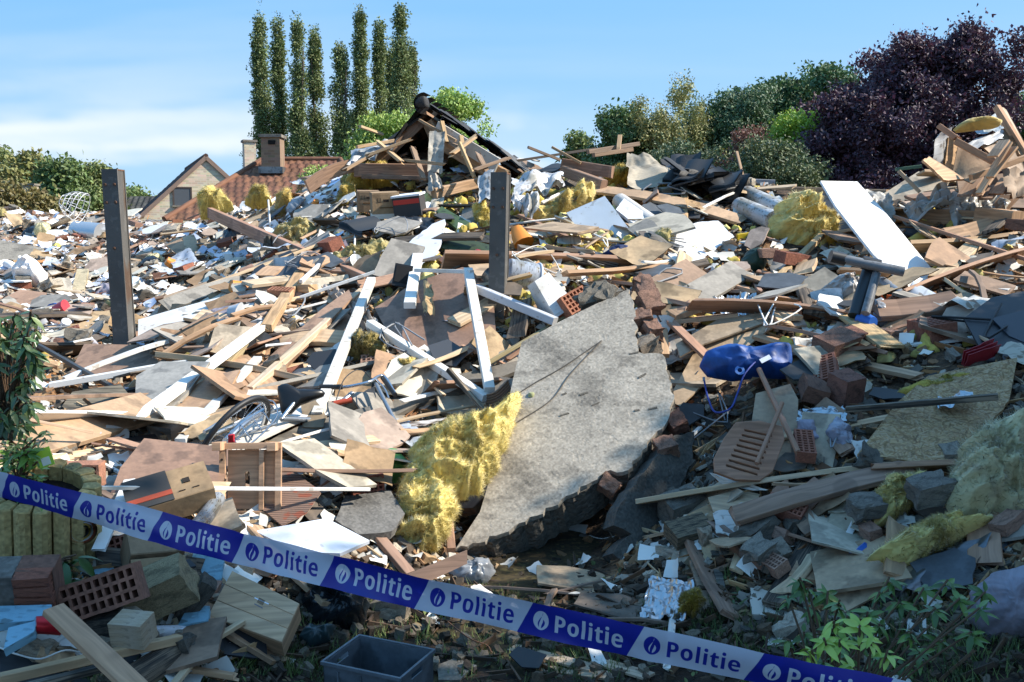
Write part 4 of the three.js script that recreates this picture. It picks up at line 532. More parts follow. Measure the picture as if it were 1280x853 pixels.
// ---------- beams, bars and profiles ----------
const al = paint('#e4e1da', 0.6), pvc = paint('#efece6', 0.6);
const bars = [
  ['brown_beam', 'long reddish brown beam sloping down behind the yellow beam', 'beam', [262, 266, -0.5], [458, 353, -0.35], 0.13, 0.07, wood('#a8714e'), { splinter: 0.03 }],
  ['yellow_beam', 'thick yellow pine beam lying across a crossed post', 'beam', [291, 360, -0.55], [392, 361, -0.55], 0.07, 0.09, wood('#d3a86a'), { splinter: 0.02 }],
  ['pine_post', 'short pine post standing under the yellow beam', 'post', [384, 328, -0.5], [332, 412, -0.4], 0.06, 0.09, wood('#c49a60'), { splinter: 0.05 }],
  ['window_bar', 'white window bar leaning left of the draped sheet', 'window bar', [464, 350, -0.8], [396, 520, -0.45], 0.05, 0.07, al],
  ['window_bar', 'white window bar slanting down to the wicker scrap', 'window bar', [462, 404, -0.6], [608, 498, -0.5], 0.05, 0.07, al],
  ['window_bar', 'upright white window bar in front of the fibreboard sheet', 'window bar', [585, 338, -0.9], [612, 488, -0.55], 0.05, 0.07, al],
  ['window_bar', 'white window bar running behind the upright one', 'window bar', [520, 338, -0.8], [590, 340, -0.85], 0.03, 0.04, al],
  ['window_bar', 'grey window bar slanting right of the upright one', 'window bar', [594, 360, -0.5], [694, 402, -0.3], 0.06, 0.07, paint('#c9ccd2', 0.4)],
  ['window_bar', 'short white window bar beside the black case', 'window bar', [522, 320, -0.7], [512, 382, -0.6], 0.05, 0.09, pvc],
  ['window_bar', 'white bar crossing over the brown beam', 'window bar', [414, 318, -0.6], [376, 352, -0.6], 0.03, 0.03, pvc],
  ['window_bar', 'white bar joining the brown beam and the leaning bar', 'window bar', [375, 372, -0.5], [468, 340, -0.75], 0.025, 0.04, pvc],
  ['window_bar', 'grey wooden pole slanting to the wicker scrap', 'pole', [560, 462, -0.5], [616, 526, -0.45], 0.03, 0.03, oldWood('#b5a48c')],
  ['pvc_profile', 'long white plastic profile beside the left steel post', 'profile', [62, 482, -0.25], [262, 448, -0.4], 0.04, 0.07, pvc],
  ['pvc_profile', 'long white plastic profile arching over the other one', 'profile', [80, 474, -0.3], [305, 406, -0.3], 0.03, 0.05, pvc, { warp: 0.05 }],
  ['pvc_profile', 'white plastic profile lying diagonally down to the torn end', 'profile', [160, 532, -0.4], [336, 402, -0.4], 0.04, 0.08, pvc, { splinter: 0.08 }],
  ['pvc_profile', 'grey white profile along the tan laminated board', 'profile', [225, 552, -0.3], [322, 448, -0.35], 0.03, 0.06, paint('#cfcdc8', 0.5)],
  ['pvc_profile', 'broken white strip leading down to the tape', 'profile', [122, 690, -0.3], [180, 560, -0.25], 0.015, 0.05, pvc, { splinter: 0.06 }],
  ['pale_beam', 'pale brown beam edge slanting beside the brown board', 'beam', [312, 488, -0.4], [452, 364, -0.5], 0.05, 0.05, wood('#d7bd99')],
  ['olive_beam', 'olive painted broken beam under the yellow beam', 'beam', [268, 468, -0.4], [360, 372, -0.45], 0.05, 0.1, wood('#a3925f'), { splinter: 0.05 }],
  ['pole', 'horizontal white tube crossing in front of the stool', 'tube', [108, 610, -0.55], [462, 612, -0.35], 0.016, 0.016, pvc],
  ['black_gutter', 'black plastic gutter pipe beside the ivy', 'pipe', [48, 432, -0.7], [150, 490, -0.4], 0.03, 0.03, M('#3a3835', 0.5)],
  ['black_gutter', 'black plastic gutter strip below the white profiles', 'pipe', [150, 492, -0.35], [320, 420, -0.3], 0.03, 0.05, M('#2f2e2d', 0.5), { warp: -0.06 }],
  ['bamboo_cane', 'long pale cane lying over the ivy', 'cane', [-6, 516, -0.9], [116, 541, -0.4], 0.014, 0.014, wood('#c9a684')],
  ['splintered_post', 'splintered pine post standing between white sheets', 'post', [855, 282, -0.3], [856, 236, -0.45], 0.1, 0.08, wood('#c9974f'), { splinter: 0.12 }],
  ['pine_batten', 'pine batten leaning on the big yellow clump', 'batten', [962, 358, -0.2], [1030, 292, -0.55], 0.04, 0.06, wood('#c7a468'), { splinter: 0.04 }],
  ['pine_board', 'splintered grooved pine board beside the grey bag', 'board', [1052, 388, -0.25], [1118, 436, -0.22], 0.025, 0.16, wood('#caa45f'), { splinter: 0.14 }],
  ['pine_board', 'pine board lying right of the white board', 'board', [1172, 348, -0.4], [1224, 300, -0.35], 0.03, 0.14, wood('#d9bd8f'), { splinter: 0.03 }],
  ['copper_pipe', 'long copper coloured rod slanting behind the white board', 'rod', [1098, 264, -0.4], [1285, 325, -0.5], 0.03, 0.03, wood('#a86f48')],
  ['roof_beam', 'long horizontal roof beam behind the white board', 'beam', [938, 238, -0.1], [1110, 244, -0.1], 0.12, 0.12, wood('#a27848')],
  ['roof_beam', 'horizontal roof beam under the hanging plastic film', 'beam', [1112, 245, -0.2], [1250, 252, -0.2], 0.08, 0.1, wood('#b3854f')],
  ['roof_beam', 'lower roof beam right of the hanging plastic film', 'beam', [1112, 268, -0.3], [1278, 276, -0.3], 0.14, 0.12, wood('#a97a45')],
  ['roof_beam', 'thick beam end below the broken roof box', 'beam', [1225, 270, -0.5], [1272, 276, -0.5], 0.16, 0.16, wood('#b0804a')],
  ['grey_gutter', 'grey gutter profile stacked behind the plastic rolls', 'gutter', [920, 226, -0.2], [968, 228, -0.2], 0.06, 0.1, paint('#a9abaf', 0.4)],
  ['pine_plank', 'reddish plank over the plywood above the blue bag', 'plank', [838, 402, -0.3], [890, 452, -0.35], 0.025, 0.07, wood('#a9714c')],
  ['pine_plank', 'pale plank lying across behind the blue bag', 'plank', [845, 402, -0.2], [922, 394, -0.25], 0.03, 0.12, wood('#d5a979')],
  ['pine_plank', 'pale broad plank beside the crumpled foil strip', 'plank', [945, 378, -0.25], [995, 398, -0.3], 0.035, 0.11, wood('#d0b186')],
  ['pine_plank', 'reddish plank right of the crumpled foil strip', 'plank', [962, 372, -0.2], [1032, 382, -0.25], 0.04, 0.07, wood('#b98457')],
  ['pine_plank', 'long plank above the crumpled foil strip', 'plank', [852, 340, -0.15], [950, 366, -0.2], 0.03, 0.07, wood('#c08b5c')],
  ['pine_plank', 'reddish short plank beside the broken brick edge', 'plank', [828, 368, -0.2], [872, 378, -0.2], 0.03, 0.12, wood('#9a6444')],
  ['pine_plank', 'pale upright offcut right of the broken brick edge', 'plank', [830, 412, -0.25], [832, 445, -0.3], 0.03, 0.05, wood('#d0a06a')],
  ['pine_plank', 'rotten split plank below the white paper sheet', 'plank', [888, 655, -0.15], [945, 700, -0.12], 0.05, 0.07, wood('#6f4631'), { splinter: 0.16 }],
  ['tie_beam', 'reddish horizontal tie beam under the collapsed gable', 'beam', [443, 213, 11.7], [545, 214, 11.7], 0.16, 0.1, wood('#a06a3e')],
  ['tie_beam', 'thin dark batten under the tie beam', 'beam', [452, 221, 11.6], [548, 223, 11.6], 0.05, 0.06, wood('#7c5535')],
  ['tie_beam', 'curved rafter sloping left from the tie beam', 'beam', [384, 234, 11.5], [448, 206, 11.8], 0.16, 0.06, wood('#9b6739'), { warp: 0.05 }],
  ['pine_beam', 'pine beam end jutting below the hanging cloth', 'beam', [542, 242, -0.5], [600, 228, -0.3], 0.12, 0.1, wood('#b98d5b')],
  ['batten', 'thin batten sticking up left of the gable', 'batten', [450, 158, 11.8], [478, 168, 12.2], 0.03, 0.04, wood('#c9ab78')],
  ['batten', 'thin batten lying along the gable slope', 'batten', [446, 184, 11.7], [492, 176, 12.0], 0.04, 0.05, wood('#c39c66')],
  ['batten', 'batten standing against the gable wall board', 'batten', [574, 178, 11.3], [593, 222, 11.2], 0.035, 0.04, wood('#c9a263')],
  ['batten', 'dark batten crossing above the tarpaulin', 'batten', [660, 184, 11.6], [700, 200, 11.8], 0.03, 0.03, wood('#6b4d33')],
  ['batten', 'pale batten crossing the dark one above the tarpaulin', 'batten', [690, 184, 11.5], [726, 204, 11.4], 0.03, 0.04, wood('#b78e57')],
  ['batten', 'long dark batten reaching over the skyline', 'batten', [640, 202, 11.9], [745, 186, 12.1], 0.03, 0.03, wood('#55402d')],
  ['batten', 'brown batten stacked on the broken rafters', 'batten', [735, 190, 11.8], [798, 180, 12.2], 0.05, 0.06, wood('#7b5a3a')],
  ['batten', 'brown batten lying under the stacked one', 'batten', [742, 194, 11.7], [790, 187, 12.0], 0.05, 0.06, wood('#8a6238')],
  ['rafter', 'thick reddish rafter under the stacked battens', 'beam', [700, 205, 11.6], [768, 216, 11.3], 0.14, 0.1, wood('#8f5c38'), { splinter: 0.05 }],
  ['rafter', 'thick brown rafter sloping below the reddish one', 'beam', [705, 214, 11.5], [755, 232, 11.0], 0.12, 0.1, wood('#7f5230')],
  ['batten', 'upright thin stick on the skyline among the tiles', 'batten', [921, 190, 12.2], [929, 222, 11.9], 0.03, 0.03, wood('#b28756')],
  ['batten', 'upright batten piece on the stacked rafters', 'batten', [773, 188, 11.9], [775, 170, 12.1], 0.04, 0.05, wood('#b0884f')],
  ['olive_batten', 'long olive batten leaning along the slab top', 'batten', [600, 460, -0.25], [735, 380, -0.25], 0.025, 0.03, wood('#9a8c52')],
  ['olive_batten', 'broken reddish lath beside the olive batten', 'lath', [632, 450, -0.2], [690, 412, -0.2], 0.02, 0.05, wood('#a87048'), { splinter: 0.03 }],
  ['white_plank', 'short white plank left of the cardboard pieces', 'plank', [190, 400, -0.25], [218, 382, -0.3], 0.02, 0.08, pvc],
  ['pine_plank', 'reddish plank between the yellow wool and the panel', 'plank', [650, 270, -0.25], [715, 300, -0.3], 0.04, 0.06, wood('#8b5a3a')],
  ['pine_plank', 'reddish plank left below the white cabinet panel', 'plank', [655, 300, -0.15], [728, 284, -0.2], 0.05, 0.1, wood('#9c6640')],
  ['pine_plank', 'reddish trim lying above the white curled board', 'plank', [795, 252, -0.2], [838, 262, -0.25], 0.05, 0.07, wood('#b47c50')],
  ['brown_rail', 'tan rail running under the black suitcase', 'rail', [722, 343, -0.15], [785, 340, -0.15], 0.04, 0.05, wood('#b98a54')],
  ['pine_block', 'thick pine block beside the blue cloth', 'block', [800, 306, -0.3], [832, 314, -0.3], 0.06, 0.12, wood('#c79858')],
];
for (const [n, l, c, a, b, h, d, m, o] of bars) bar(n, l, c, a, b, h, d, m, o);
keep.push([[862, 422], [1004, 422], [1004, 525], [866, 525]], [[885, 515], [992, 515], [990, 612], [885, 612]], [[1060, 440], [1285, 440], [1285, 580], [1060, 585]], [[455, 235], [530, 235], [530, 280], [455, 280]]);
keep.push([[1020, 215], [1090, 222], [1200, 372], [1135, 380]], [[955, 240], [1010, 240], [1058, 345], [960, 330]]);

// ---------- the collapsed roof gable ----------
const slateTile = M('#393a3d', 0.7, { map: TX.plain, bumpMap: TX.grain, bumpScale: 0.002 }), greyTile2 = M('#6d6e70', 0.75, { map: TX.plain });
function thickTile(w = 0.3, l = 0.4) { const t = tileShape(w, l), u = t.clone(); u.translate(0, -0.018, 0); return merge([t, u]); }
const oneTile = thickTile(), tileTop = (p) => p;
{
  const ap = W(533, 137, 12.2), g = group('collapsed_roof', 'collapsed gable roof with dark tiles and torn wooden boarding', 'roof', V(ap.x, H(ap.x, ap.z), ap.z)), L = (px, py, d) => W(px, py, d).sub(g.position);
  const back = V(0.5, -0.1, -3.6), A = L(533, 139, 12.2), E0 = L(650, 214, 11.7), Lf = L(490, 184, 12.0), Lf2 = L(440, 205, 12.0);
  const quad = (name, a, b, c, d, m, th = 0.03) => part(g, name, sheetGeo(a, b, c, d, { nu: 2, nv: 2, fold: 0, crumple: 0, th }), m);
  quad('roof_boarding', A, E0, E0.clone().add(back), A.clone().add(back), wood('#8f6238'));
  quad('roof_boarding', Lf2, A, A.clone().add(back), Lf2.clone().add(back), wood('#7d522f'));
  const row = (from, to, n, rows, m) => { const X = V().subVectors(to, from).normalize(), Z = back.clone().normalize(), N = V().crossVectors(Z, X); if (N.y < 0) N.negate(); const q = new THREE.Quaternion().setFromRotationMatrix(new THREE.Matrix4().makeBasis(Z, N, V().crossVectors(Z, N))); const dn = V(0, 0, 1).applyQuaternion(q).y < 0 ? q : q.clone().multiply(E(0, Math.PI, 0)); for (let r = 0; r < rows; r++) for (let k = 0; k < n; k++) { if (rnd() < 0.06) continue; const p = from.clone().lerp(to, (k + 0.5) / n).addScaledVector(Z, 0.1 + r * 0.29).addScaledVector(N, 0.05 + rr(0, 0.04)); part(g, 'roof_tile', oneTile, m(k / n), p, dn.clone().multiply(E(rr(-0.12, 0.12), rr(-0.1, 0.1), rr(-0.1, 0.1)))); } };
  row(A, E0, 6, 6, (t) => t > 0.35 && rnd() < 0.75 ? greyTile2 : slateTile); row(A, Lf, 2, 6, () => slateTile);
  for (let i = 0; i < 6; i++) { const r = part(g, 'ridge_tile', (() => { const c = new THREE.CylinderGeometry(0.13, 0.145, 0.42, 10, 1, true, 0, Math.PI); c.rotateZ(Math.PI / 2); c.rotateY(Math.PI / 2); c.rotateZ(0); return c; })(), slateTile, A.clone().addScaledVector(back, 0.02 + i * 0.105).add(V(0, 0.08, 0))); r.rotation.set(0, -0.13, Math.PI / 2); r.rotation.order = 'YXZ'; }
  part(g, 'ridge_end', jitterGeo(new THREE.IcosahedronGeometry(0.09, 3), 0.04, 9), slateTile, A.clone().add(V(-0.03, 0.1, 0.05)));
  const bm = (name, a, b, h, d, m, o) => { const x = beamMesh(a, b, h, d, m, o); x.name = name; g.add(x); };
  bm('barge_board', L(545, 160, 12.05), L(622, 207, 11.6), 0.17, 0.03, paint('#c9c2b5', 0.8));
  bm('rafter', L(545, 172, 12.1), L(632, 224, 11.65), 0.2, 0.09, wood('#b98a50'));
  bm('rafter', L(535, 150, 12.3), L(548, 178, 12.2), 0.16, 0.09, wood('#a87b45'), { splinter: 0.05 });
  bm('rafter', L(525, 152, 12.3), L(468, 206, 12.1), 0.14, 0.08, wood('#8d6036'));
  bm('rafter', L(528, 160, 13.2), L(480, 212, 13.0), 0.14, 0.08, wood('#6f4928')); bm('rafter', L(520, 165, 14), L(488, 205, 14), 0.14, 0.08, wood('#6f4928'));
  bm('batten', L(524, 150, 12.0), L(570, 176, 11.8), 0.03, 0.04, wood('#a98351')); bm('batten', L(536, 168, 12.0), L(580, 186, 11.7), 0.03, 0.04, wood('#8c683f'));
  bm('batten', L(552, 152, 11.9), L(558, 178, 11.8), 0.04, 0.05, wood('#c9a263')); bm('batten', L(576, 170, 11.7), L(580, 196, 11.6), 0.04, 0.05, wood('#c9a263'));
  for (let i = 0; i < 7; i++) { const t = i / 7; bm('ceiling_board', L(470 + i * 11, 205 - i * 2, 13.5), L(486 + i * 11, 178 + Math.abs(i - 3) * 3, 13.4), 0.025, 0.16, wood(pick(['#7a4e2b', '#8a5b33', '#6b4526']))); }
  bm('plate_beam', L(500, 232, 12.6), L(600, 226, 12.2), 0.14, 0.1, wood('#7b5230'));
}
for (const [a, b, say] of [[[455, 196, 11.5], [520, 172, 11.6], 'broken batten leaning on the left gable slope'], [[470, 176, 11.7], [505, 205, 11.4], 'short batten hanging inside the gable opening'], [[500, 200, 11.4], [560, 206, 11.3], 'splintered batten lying on the tie beam'], [[560, 196, 11.3], [598, 168, 11.7], 'batten standing out over the right gable slope'], [[588, 214, 11.1], [640, 196, 11.4], 'split batten at the foot of the right gable slope'], [[425, 216, 11.3], [470, 190, 11.6], 'dark batten at the foot of the left gable slope'], [[596, 190, 11.5], [612, 222, 11.1], 'batten hanging down from the lower tiles'], [[515, 182, 11.6], [530, 226, 11.3], 'upright batten splinter inside the gable']]) bar('broken_batten', say, 'batten', a, b, 0.035, 0.06, wood(pick(['#b28a58', '#8f6a44', '#c7a06a'])), { splinter: 0.1 });
sheet('hanging_cloth', 'torn off white cloth hanging from the gable', 'cloth', [[537, 162, 11.6], [556, 164, 11.6], [553, 216, 11.4], [534, 214, 11.4]], cloth('#cfcac0'), { fold: 0.012, folds: 2, rag: 0.08, nv: 30, crumple: 0.04, f: 4 });
sheet('hanging_cloth', 'narrow lower end of the torn hanging cloth', 'cloth', [[535, 214, 11.4], [548, 218, 11.4], [556, 236, 11.2], [536, 240, 11.2]], cloth('#d3cec5'), { fold: 0.03, folds: 2, rag: 0.2 });
sheet('plastic_film', 'grey white roofing film draped on the left gable slope', 'film', [[438, 186, 11.9], [498, 168, 12.1], [490, 186, 11.8], [434, 206, 11.6]], film('#b9bfc6', 0.4, 0.15), { fold: 0.04, folds: 3, crumple: 0.06, f: 5, rag: 0.15 });
sheet('plastic_film', 'white crumpled film draped right of the shorter post', 'film', [[640, 214, 11.0], [702, 206, 11.2], [704, 228, 10.8], [645, 238, 10.4]], film('#dddfe2', 0.45, 0.12), { fold: 0.03, folds: 3, crumple: 0.14, f: 3, rag: 0.2 });
sheet('plastic_film', 'grey film hanging left of the shorter post', 'film', [[598, 220, 10.6], [618, 212, 10.6], [616, 246, 10.2], [596, 250, 10.2]], film('#c3c6c8', 0.45, 0.15), { fold: 0.012, folds: 1.5, crumple: 0.06, f: 3, rag: 0.15 });
sheet('plastic_film', 'pale film bundle just right of the shorter post', 'film', [[640, 240, 10.2], [670, 232, 10.4], [676, 256, 10.0], [645, 262, 9.8]], film('#d4d6da', 0.4, 0.2), { fold: 0.05, folds: 3, crumple: 0.12, f: 5, rag: 0.2 });
sheet('tarpaulin', 'grey tarpaulin stretched over the rafter ends', 'tarpaulin', [[784, 192, 11.6], [812, 194, 11.6], [862, 222, 11.2], [786, 240, 10.9]], cloth('#c2b8a6'), { fold: 0.03, folds: 1.5, crumple: 0.07, f: 2.2, rag: 0.1, keep: true });
sheet('plastic_film', 'grey plastic film sagging over the roof beam behind the white board', 'film', [[1072, 238, 9.5], [1115, 236, 9.5], [1122, 272, 9.2], [1085, 274, 9.2]], film('#aaa79f', 0.4, 0.2), { fold: 0.02, folds: 2, crumple: 0.09, f: 3, rag: 0.2 });
sheet('plastic_film', 'printed plastic film hanging over the roof beam', 'film', [[1186, 240, 9.1], [1228, 236, 9.1], [1224, 300, 8.8], [1194, 304, 8.8]], film('#c2beb3', 0.35, 0.2), { fold: 0.02, folds: 3, crumple: 0.07, f: 3, rag: 0.15, nv: 28 });
sheet('plastic_film', 'bunched plastic film end beside the printed one', 'film', [[1224, 240, 9.1], [1260, 234, 9.1], [1262, 262, 8.9], [1228, 268, 8.9]], film('#cdc8bc', 0.35, 0.2), { fold: 0.02, folds: 2, crumple: 0.12, f: 4, rag: 0.25 });
sheet('plastic_film', 'white film twisted along the beam toward the broken roof box', 'film', [[1130, 262, 9.2], [1185, 232, 9.2], [1190, 246, 9.0], [1140, 276, 9.0]], film('#c9c8c2', 0.35, 0.2), { fold: 0.05, folds: 3, along: 'u', crumple: 0.1, f: 5, rag: 0.2 });
sheet('draped_sheet', 'pinkish white bed sheet draped over the pale beam', 'sheet', [[398, 352, -0.5], [440, 362, -0.5], [478, 418, -0.45], [450, 405, -0.4]], cloth('#cdbfb4'), { fold: 0.04, folds: 4, crumple: 0.05, rag: 0.15 });
sheet('draped_sheet', 'white bed sheet slipping down between the window bars', 'sheet', [[448, 388, -0.5], [470, 396, -0.5], [485, 428, -0.45], [462, 420, -0.45]], cloth('#dcd4cb'), { fold: 0.03, folds: 4, crumple: 0.04, rag: 0.15 });

// ---------- the broken roof box ----------
{
  const p0 = P(1225, 240, -0.2), g = group('broken_roof_box', 'broken boxed roof section with torn boards and insulation', 'roof section', p0), d0 = 9.0;
  const q = (name, pts, m, th = 0.02, o = {}) => { const v = pts.map(([x, y, d]) => W(x, y, d).sub(p0)); part(g, name, sheetGeo(v[0], v[1], v[2], v[3], { nu: 6, nv: 6, fold: 0, crumple: 0, th, ...o }), m); };
  const bm = (name, a, b, h, d, m, o) => { const x = beamMesh(W(...a).sub(p0), W(...b).sub(p0), h, d, m, o); x.name = name; g.add(x); };
  const ply = board('#c99f72', 0.6), ply2 = board('#b98d60', 0.6);
  q('film', [[1173, 168, 8.9], [1190, 158, 9.0], [1184, 206, 9.0], [1164, 208, 8.9]], film('#dadbdc', 0.5, 0.1), 0, { crumple: 0.05, rag: 0.12 });
  q('side_board', [[1183, 172, 9.0], [1200, 172, 9.4], [1194, 220, 9.3], [1178, 212, 9.0]], wood('#c0914f'));
  q('face_board', [[1199, 176, 8.9], [1246, 200, 8.8], [1216, 230, 8.7], [1190, 220, 8.8]], ply, 0.015, { crumple: 0.02, f: 3 });
  q('face_board', [[1220, 178, 9.1], [1256, 162, 9.3], [1268, 186, 9.1], [1244, 200, 9.0]], ply2, 0.015);
  q('film', [[1206, 180, 9.0], [1252, 162, 9.2], [1256, 170, 9.1], [1216, 186, 8.95]], film('#d5d9dd', 0.5, 0.1), 0, { crumple: 0.04, rag: 0.3 });
  q('top_board', [[1216, 154, 9.5], [1246, 140, 9.9], [1258, 158, 9.5], [1224, 166, 9.2]], film('#bfccd4', 0.5, 0.1), 0, { crumple: 0.05, rag: 0.1 });
  q('leaning_board', [[1246, 134, 9.4], [1256, 140, 9.4], [1292, 206, 9.0], [1272, 196, 9.0]], ply, 0.03, { rag: 0.05 });
  q('leaning_board', [[1240, 160, 9.6], [1258, 150, 9.6], [1290, 230, 9.2], [1262, 220, 9.2]], ply2, 0.02);
  const li = lumpGeo([[-0.25, -0.04], [0.2, 0.02], [0.25, 0.1], [-0.15, 0.06]], 0.1, { nr: 12, na: 40, amp: 0.5, f: 12 }); part(g, 'insulation', li, wool('#dcc27a'), W(1222, 162, 9.1).sub(p0), E(-0.5, 0, 0));
  bm('edge_board', [1172, 156, 8.9], [1200, 176, 8.8], 0.05, 0.04, wood('#b8794a'), { splinter: 0.06 }); bm('edge_board', [1194, 176, 8.8], [1242, 202, 8.7], 0.06, 0.04, wood('#b8804c'));
  bm('edge_board', [1246, 134, 9.35], [1288, 202, 8.95], 0.06, 0.05, wood('#c98f5a')); bm('batten', [1214, 222, 8.6], [1285, 196, 8.8], 0.05, 0.05, wood('#bb8a55'));
  bm('lath', [1224, 242, 8.5], [1262, 178, 8.6], 0.02, 0.07, wood('#d6a877')); bm('lath', [1238, 222, 8.48], [1268, 184, 8.6], 0.02, 0.08, wood('#d0a06e')); bm('lath', [1241, 196, 8.46], [1256, 176, 8.55], 0.02, 0.1, wood('#cf9f70'));
  q('torn_board', [[1152, 202, 8.6], [1160, 198, 8.8], [1206, 226, 8.6], [1180, 228, 8.4]], wood('#d3a574'), 0.02, { rag: 0.15 });
  q('curled_paper', [[1250, 214, 8.8], [1290, 206, 8.9], [1290, 244, 8.7], [1262, 238, 8.6]], board('#b5967a'), 0, { crumple: 0.08, rag: 0.2 });
  q('back_board', [[1195, 224, 9.3], [1290, 215, 9.5], [1290, 262, 9.2], [1200, 258, 9.1]], wood('#6f4c31'));
  bm('green_strut', [1120, 212, 8.9], [1152, 208, 8.9], 0.03, 0.03, M('#4d6a55', 0.6)); bm('strut', [1124, 214, 8.8], [1150, 240, 8.7], 0.03, 0.04, wood('#8f7650'));
  for (let i = 0; i < 6; i++) bm('floor_board', [1205 + i * 13, 245 + rr(-3, 6), 8.7], [1222 + i * 13, 225 + rr(-6, 6), 9.0], 0.02, 0.12, wood(pick(['#c08f60', '#a97747', '#8d623b'])), { splinter: 0.05 });
}

// ---------- boxes and cases ----------
const cardM = board(C.card, 0.9), cardD = board('#9a744a', 0.9), inkM = M('#2a211a', 0.9), tapeW = M('#d7cfc2', 0.6);
function cardBox(label, p, q, x, y, z, { marks = true, band = false, m = cardM } = {}) {
  const g = at('cardboard_box', label, 'box', p, q);
  part(g, 'body', boxG(x, y, z), m); if (band) part(g, 'band', boxG(x + 0.004, y * 0.2, z + 0.004, 0, -y * 0.4, 0), tapeW);
  part(g, 'flap', boxG(x * 0.98, 0.006, z * 0.48, 0, y / 2 + 0.005, z * 0.25), m); part(g, 'flap', boxG(x * 0.98, 0.006, z * 0.48, 0, y / 2 + 0.005, -z * 0.25), m);
  if (marks) { part(g, 'hand_hole', boxG(x * 0.2, y * 0.1, 0.004, 0, y * 0.22, z / 2 + 0.001), inkM); for (const s of [-0.3, 0.3]) { part(g, 'arrow_print', boxG(0.004, y * 0.14, 0.002, x * s, y * 0.26, z / 2 + 0.001), inkM); part(g, 'arrow_print', boxG(0.004, y * 0.14, 0.002, x * s + 0.03, y * 0.26, z / 2 + 0.001), inkM); part(g, 'arrow_print', boxG(0.05, 0.005, 0.002, x * s + 0.015, y * 0.17, z / 2 + 0.001), inkM); } part(g, 'print_line', boxG(x * 0.5, 0.012, 0.002, 0, -y * 0.05, z / 2 + 0.001), M('#6b4c2c', 0.9)); }
  return g;
}
cardBox('brown moving box with hand hole and white base band', [481, 257, -0.9], E(0.1, 0.25, 0.05), 0.29, 0.27, 0.24, { band: true });
cardBox('darker moving box behind the banded one', [460, 252, -0.7], E(0.1, 0.2, 0), 0.24, 0.22, 0.24, { m: cardD });
{ const g = cardBox('white printed carton with red stripe beside the moving box', [512, 258, -0.8], E(0.15, -0.2, 0.1), 0.3, 0.2, 0.2, { marks: false, m: M('#3a3838', 0.7) }); part(g, 'lid', boxG(0.32, 0.02, 0.22, 0, 0.12, 0), M('#dfe0e2', 0.7)); part(g, 'stripe', boxG(0.28, 0.05, 0.004, 0, 0.06, 0.102), M('#c23a2c', 0.7)); }
{ const g = at('carton', 'long brown carton with black top print behind the tape', 'box', [212, 620, -0.5], E(0.45, 0.55, 0.22)); part(g, 'body', boxG(0.36, 0.12, 0.2), cardM); part(g, 'dark_print', boxG(0.19, 0.004, 0.2, -0.085, 0.063, 0), M('#3c3a38', 0.8)); part(g, 'red_stripe', boxG(0.19, 0.004, 0.03, -0.085, 0.066, 0.05), M('#a8482f', 0.8)); part(g, 'emblem_print', boxG(0.03, 0.004, 0.03, 0.08, 0.063, 0), inkM); part(g, 'side_print', boxG(0.002, 0.05, 0.02, 0.181, 0, 0.02), inkM); for (const x of [0.05, 0.11]) part(g, 'flap_line', boxG(0.03, 0.003, 0.004, x, 0.063, 0.06), inkM); }
{ const g = at('carton', 'crushed carton lying under the tape beside blue foam', 'box', [190, 690, -0.35], E(0.6, 0.5, -0.1)); part(g, 'body', boxG(0.2, 0.16, 0.14), cardD); part(g, 'flap', boxG(0.2, 0.006, 0.1, 0, 0.09, 0.1), cardM, undefined, E(0.4, 0, 0)); }
{ const g = at('black_case', 'open black case standing behind the window bar', 'case', [503, 345, -0.6], E(-0.2, 0.2, -0.2)); part(g, 'shell', boxG(0.15, 0.19, 0.03), M('#151518', 0.5)); part(g, 'lining', boxG(0.125, 0.14, 0.01, 0, 0.01, 0.018), M('#0d0d0f', 0.8)); }
{ const g = at('suitcase', 'dark grey suitcase lying under the white cabinet panel', 'suitcase', [742, 324, -0.3], E(0.25, 0.25, -0.25)); part(g, 'shell', boxG(0.36, 0.1, 0.24), M('#3e4044', 0.45)); for (let i = 0; i < 4; i++) part(g, 'rib', boxG(0.37, 0.012, 0.012, 0, -0.03 + i * 0.022, 0.122), M('#84878c', 0.35, { metalness: 0.6 })); part(g, 'handle', tubeGeo([V(-0.05, 0, 0.13), V(-0.04, 0, 0.16), V(0.04, 0, 0.16), V(0.05, 0, 0.13)], 0.008), M('#1a1a1c', 0.5)); }
lump('blue_cloth', 'folded navy blue cloth below the white cabinet panel', 'cloth', [[752, 318], [770, 308], [788, 310], [784, 320], [764, 324]], [0, 0.6, 0.8], 0.06, cloth('#243a72'), { off: -0.4, nr: 12, na: 40, amp: 0.5, f: 12 });
{ // white plastic containers right of the shorter post
  const g = at('plastic_tub', 'upturned white plastic tub beside the slab top', 'tub', [686, 370, -0.35], E(-0.3, 0.4, 0.5)); const c = new THREE.CylinderGeometry(0.1, 0.145, 0.3, 4, 1); c.rotateY(Math.PI / 4); part(g, 'body', flat(c), paint('#e8e8e6', 0.35)); part(g, 'rim', flat(new THREE.CylinderGeometry(0.152, 0.152, 0.025, 4, 1).rotateY(Math.PI / 4)), paint('#e4e4e2', 0.35), V(0, -0.15, 0));
  const h = at('plastic_tub', 'translucent wash tub on its side beside the shorter post', 'tub', [652, 345, -0.3], E(0, 0.3, 1.3)); part(h, 'body', new THREE.CylinderGeometry(0.11, 0.13, 0.24, 24, 1, true), film('#cfd8e6', 0.3, 0.3)); part(h, 'rim', new THREE.TorusGeometry(0.13, 0.012, 6, 28).rotateX(Math.PI / 2), paint('#c9d2e0', 0.35), V(0, -0.12, 0)); part(h, 'base', new THREE.CylinderGeometry(0.108, 0.108, 0.01, 24), film('#cfd8e6', 0.3, 0.3), V(0, 0.12, 0));
}

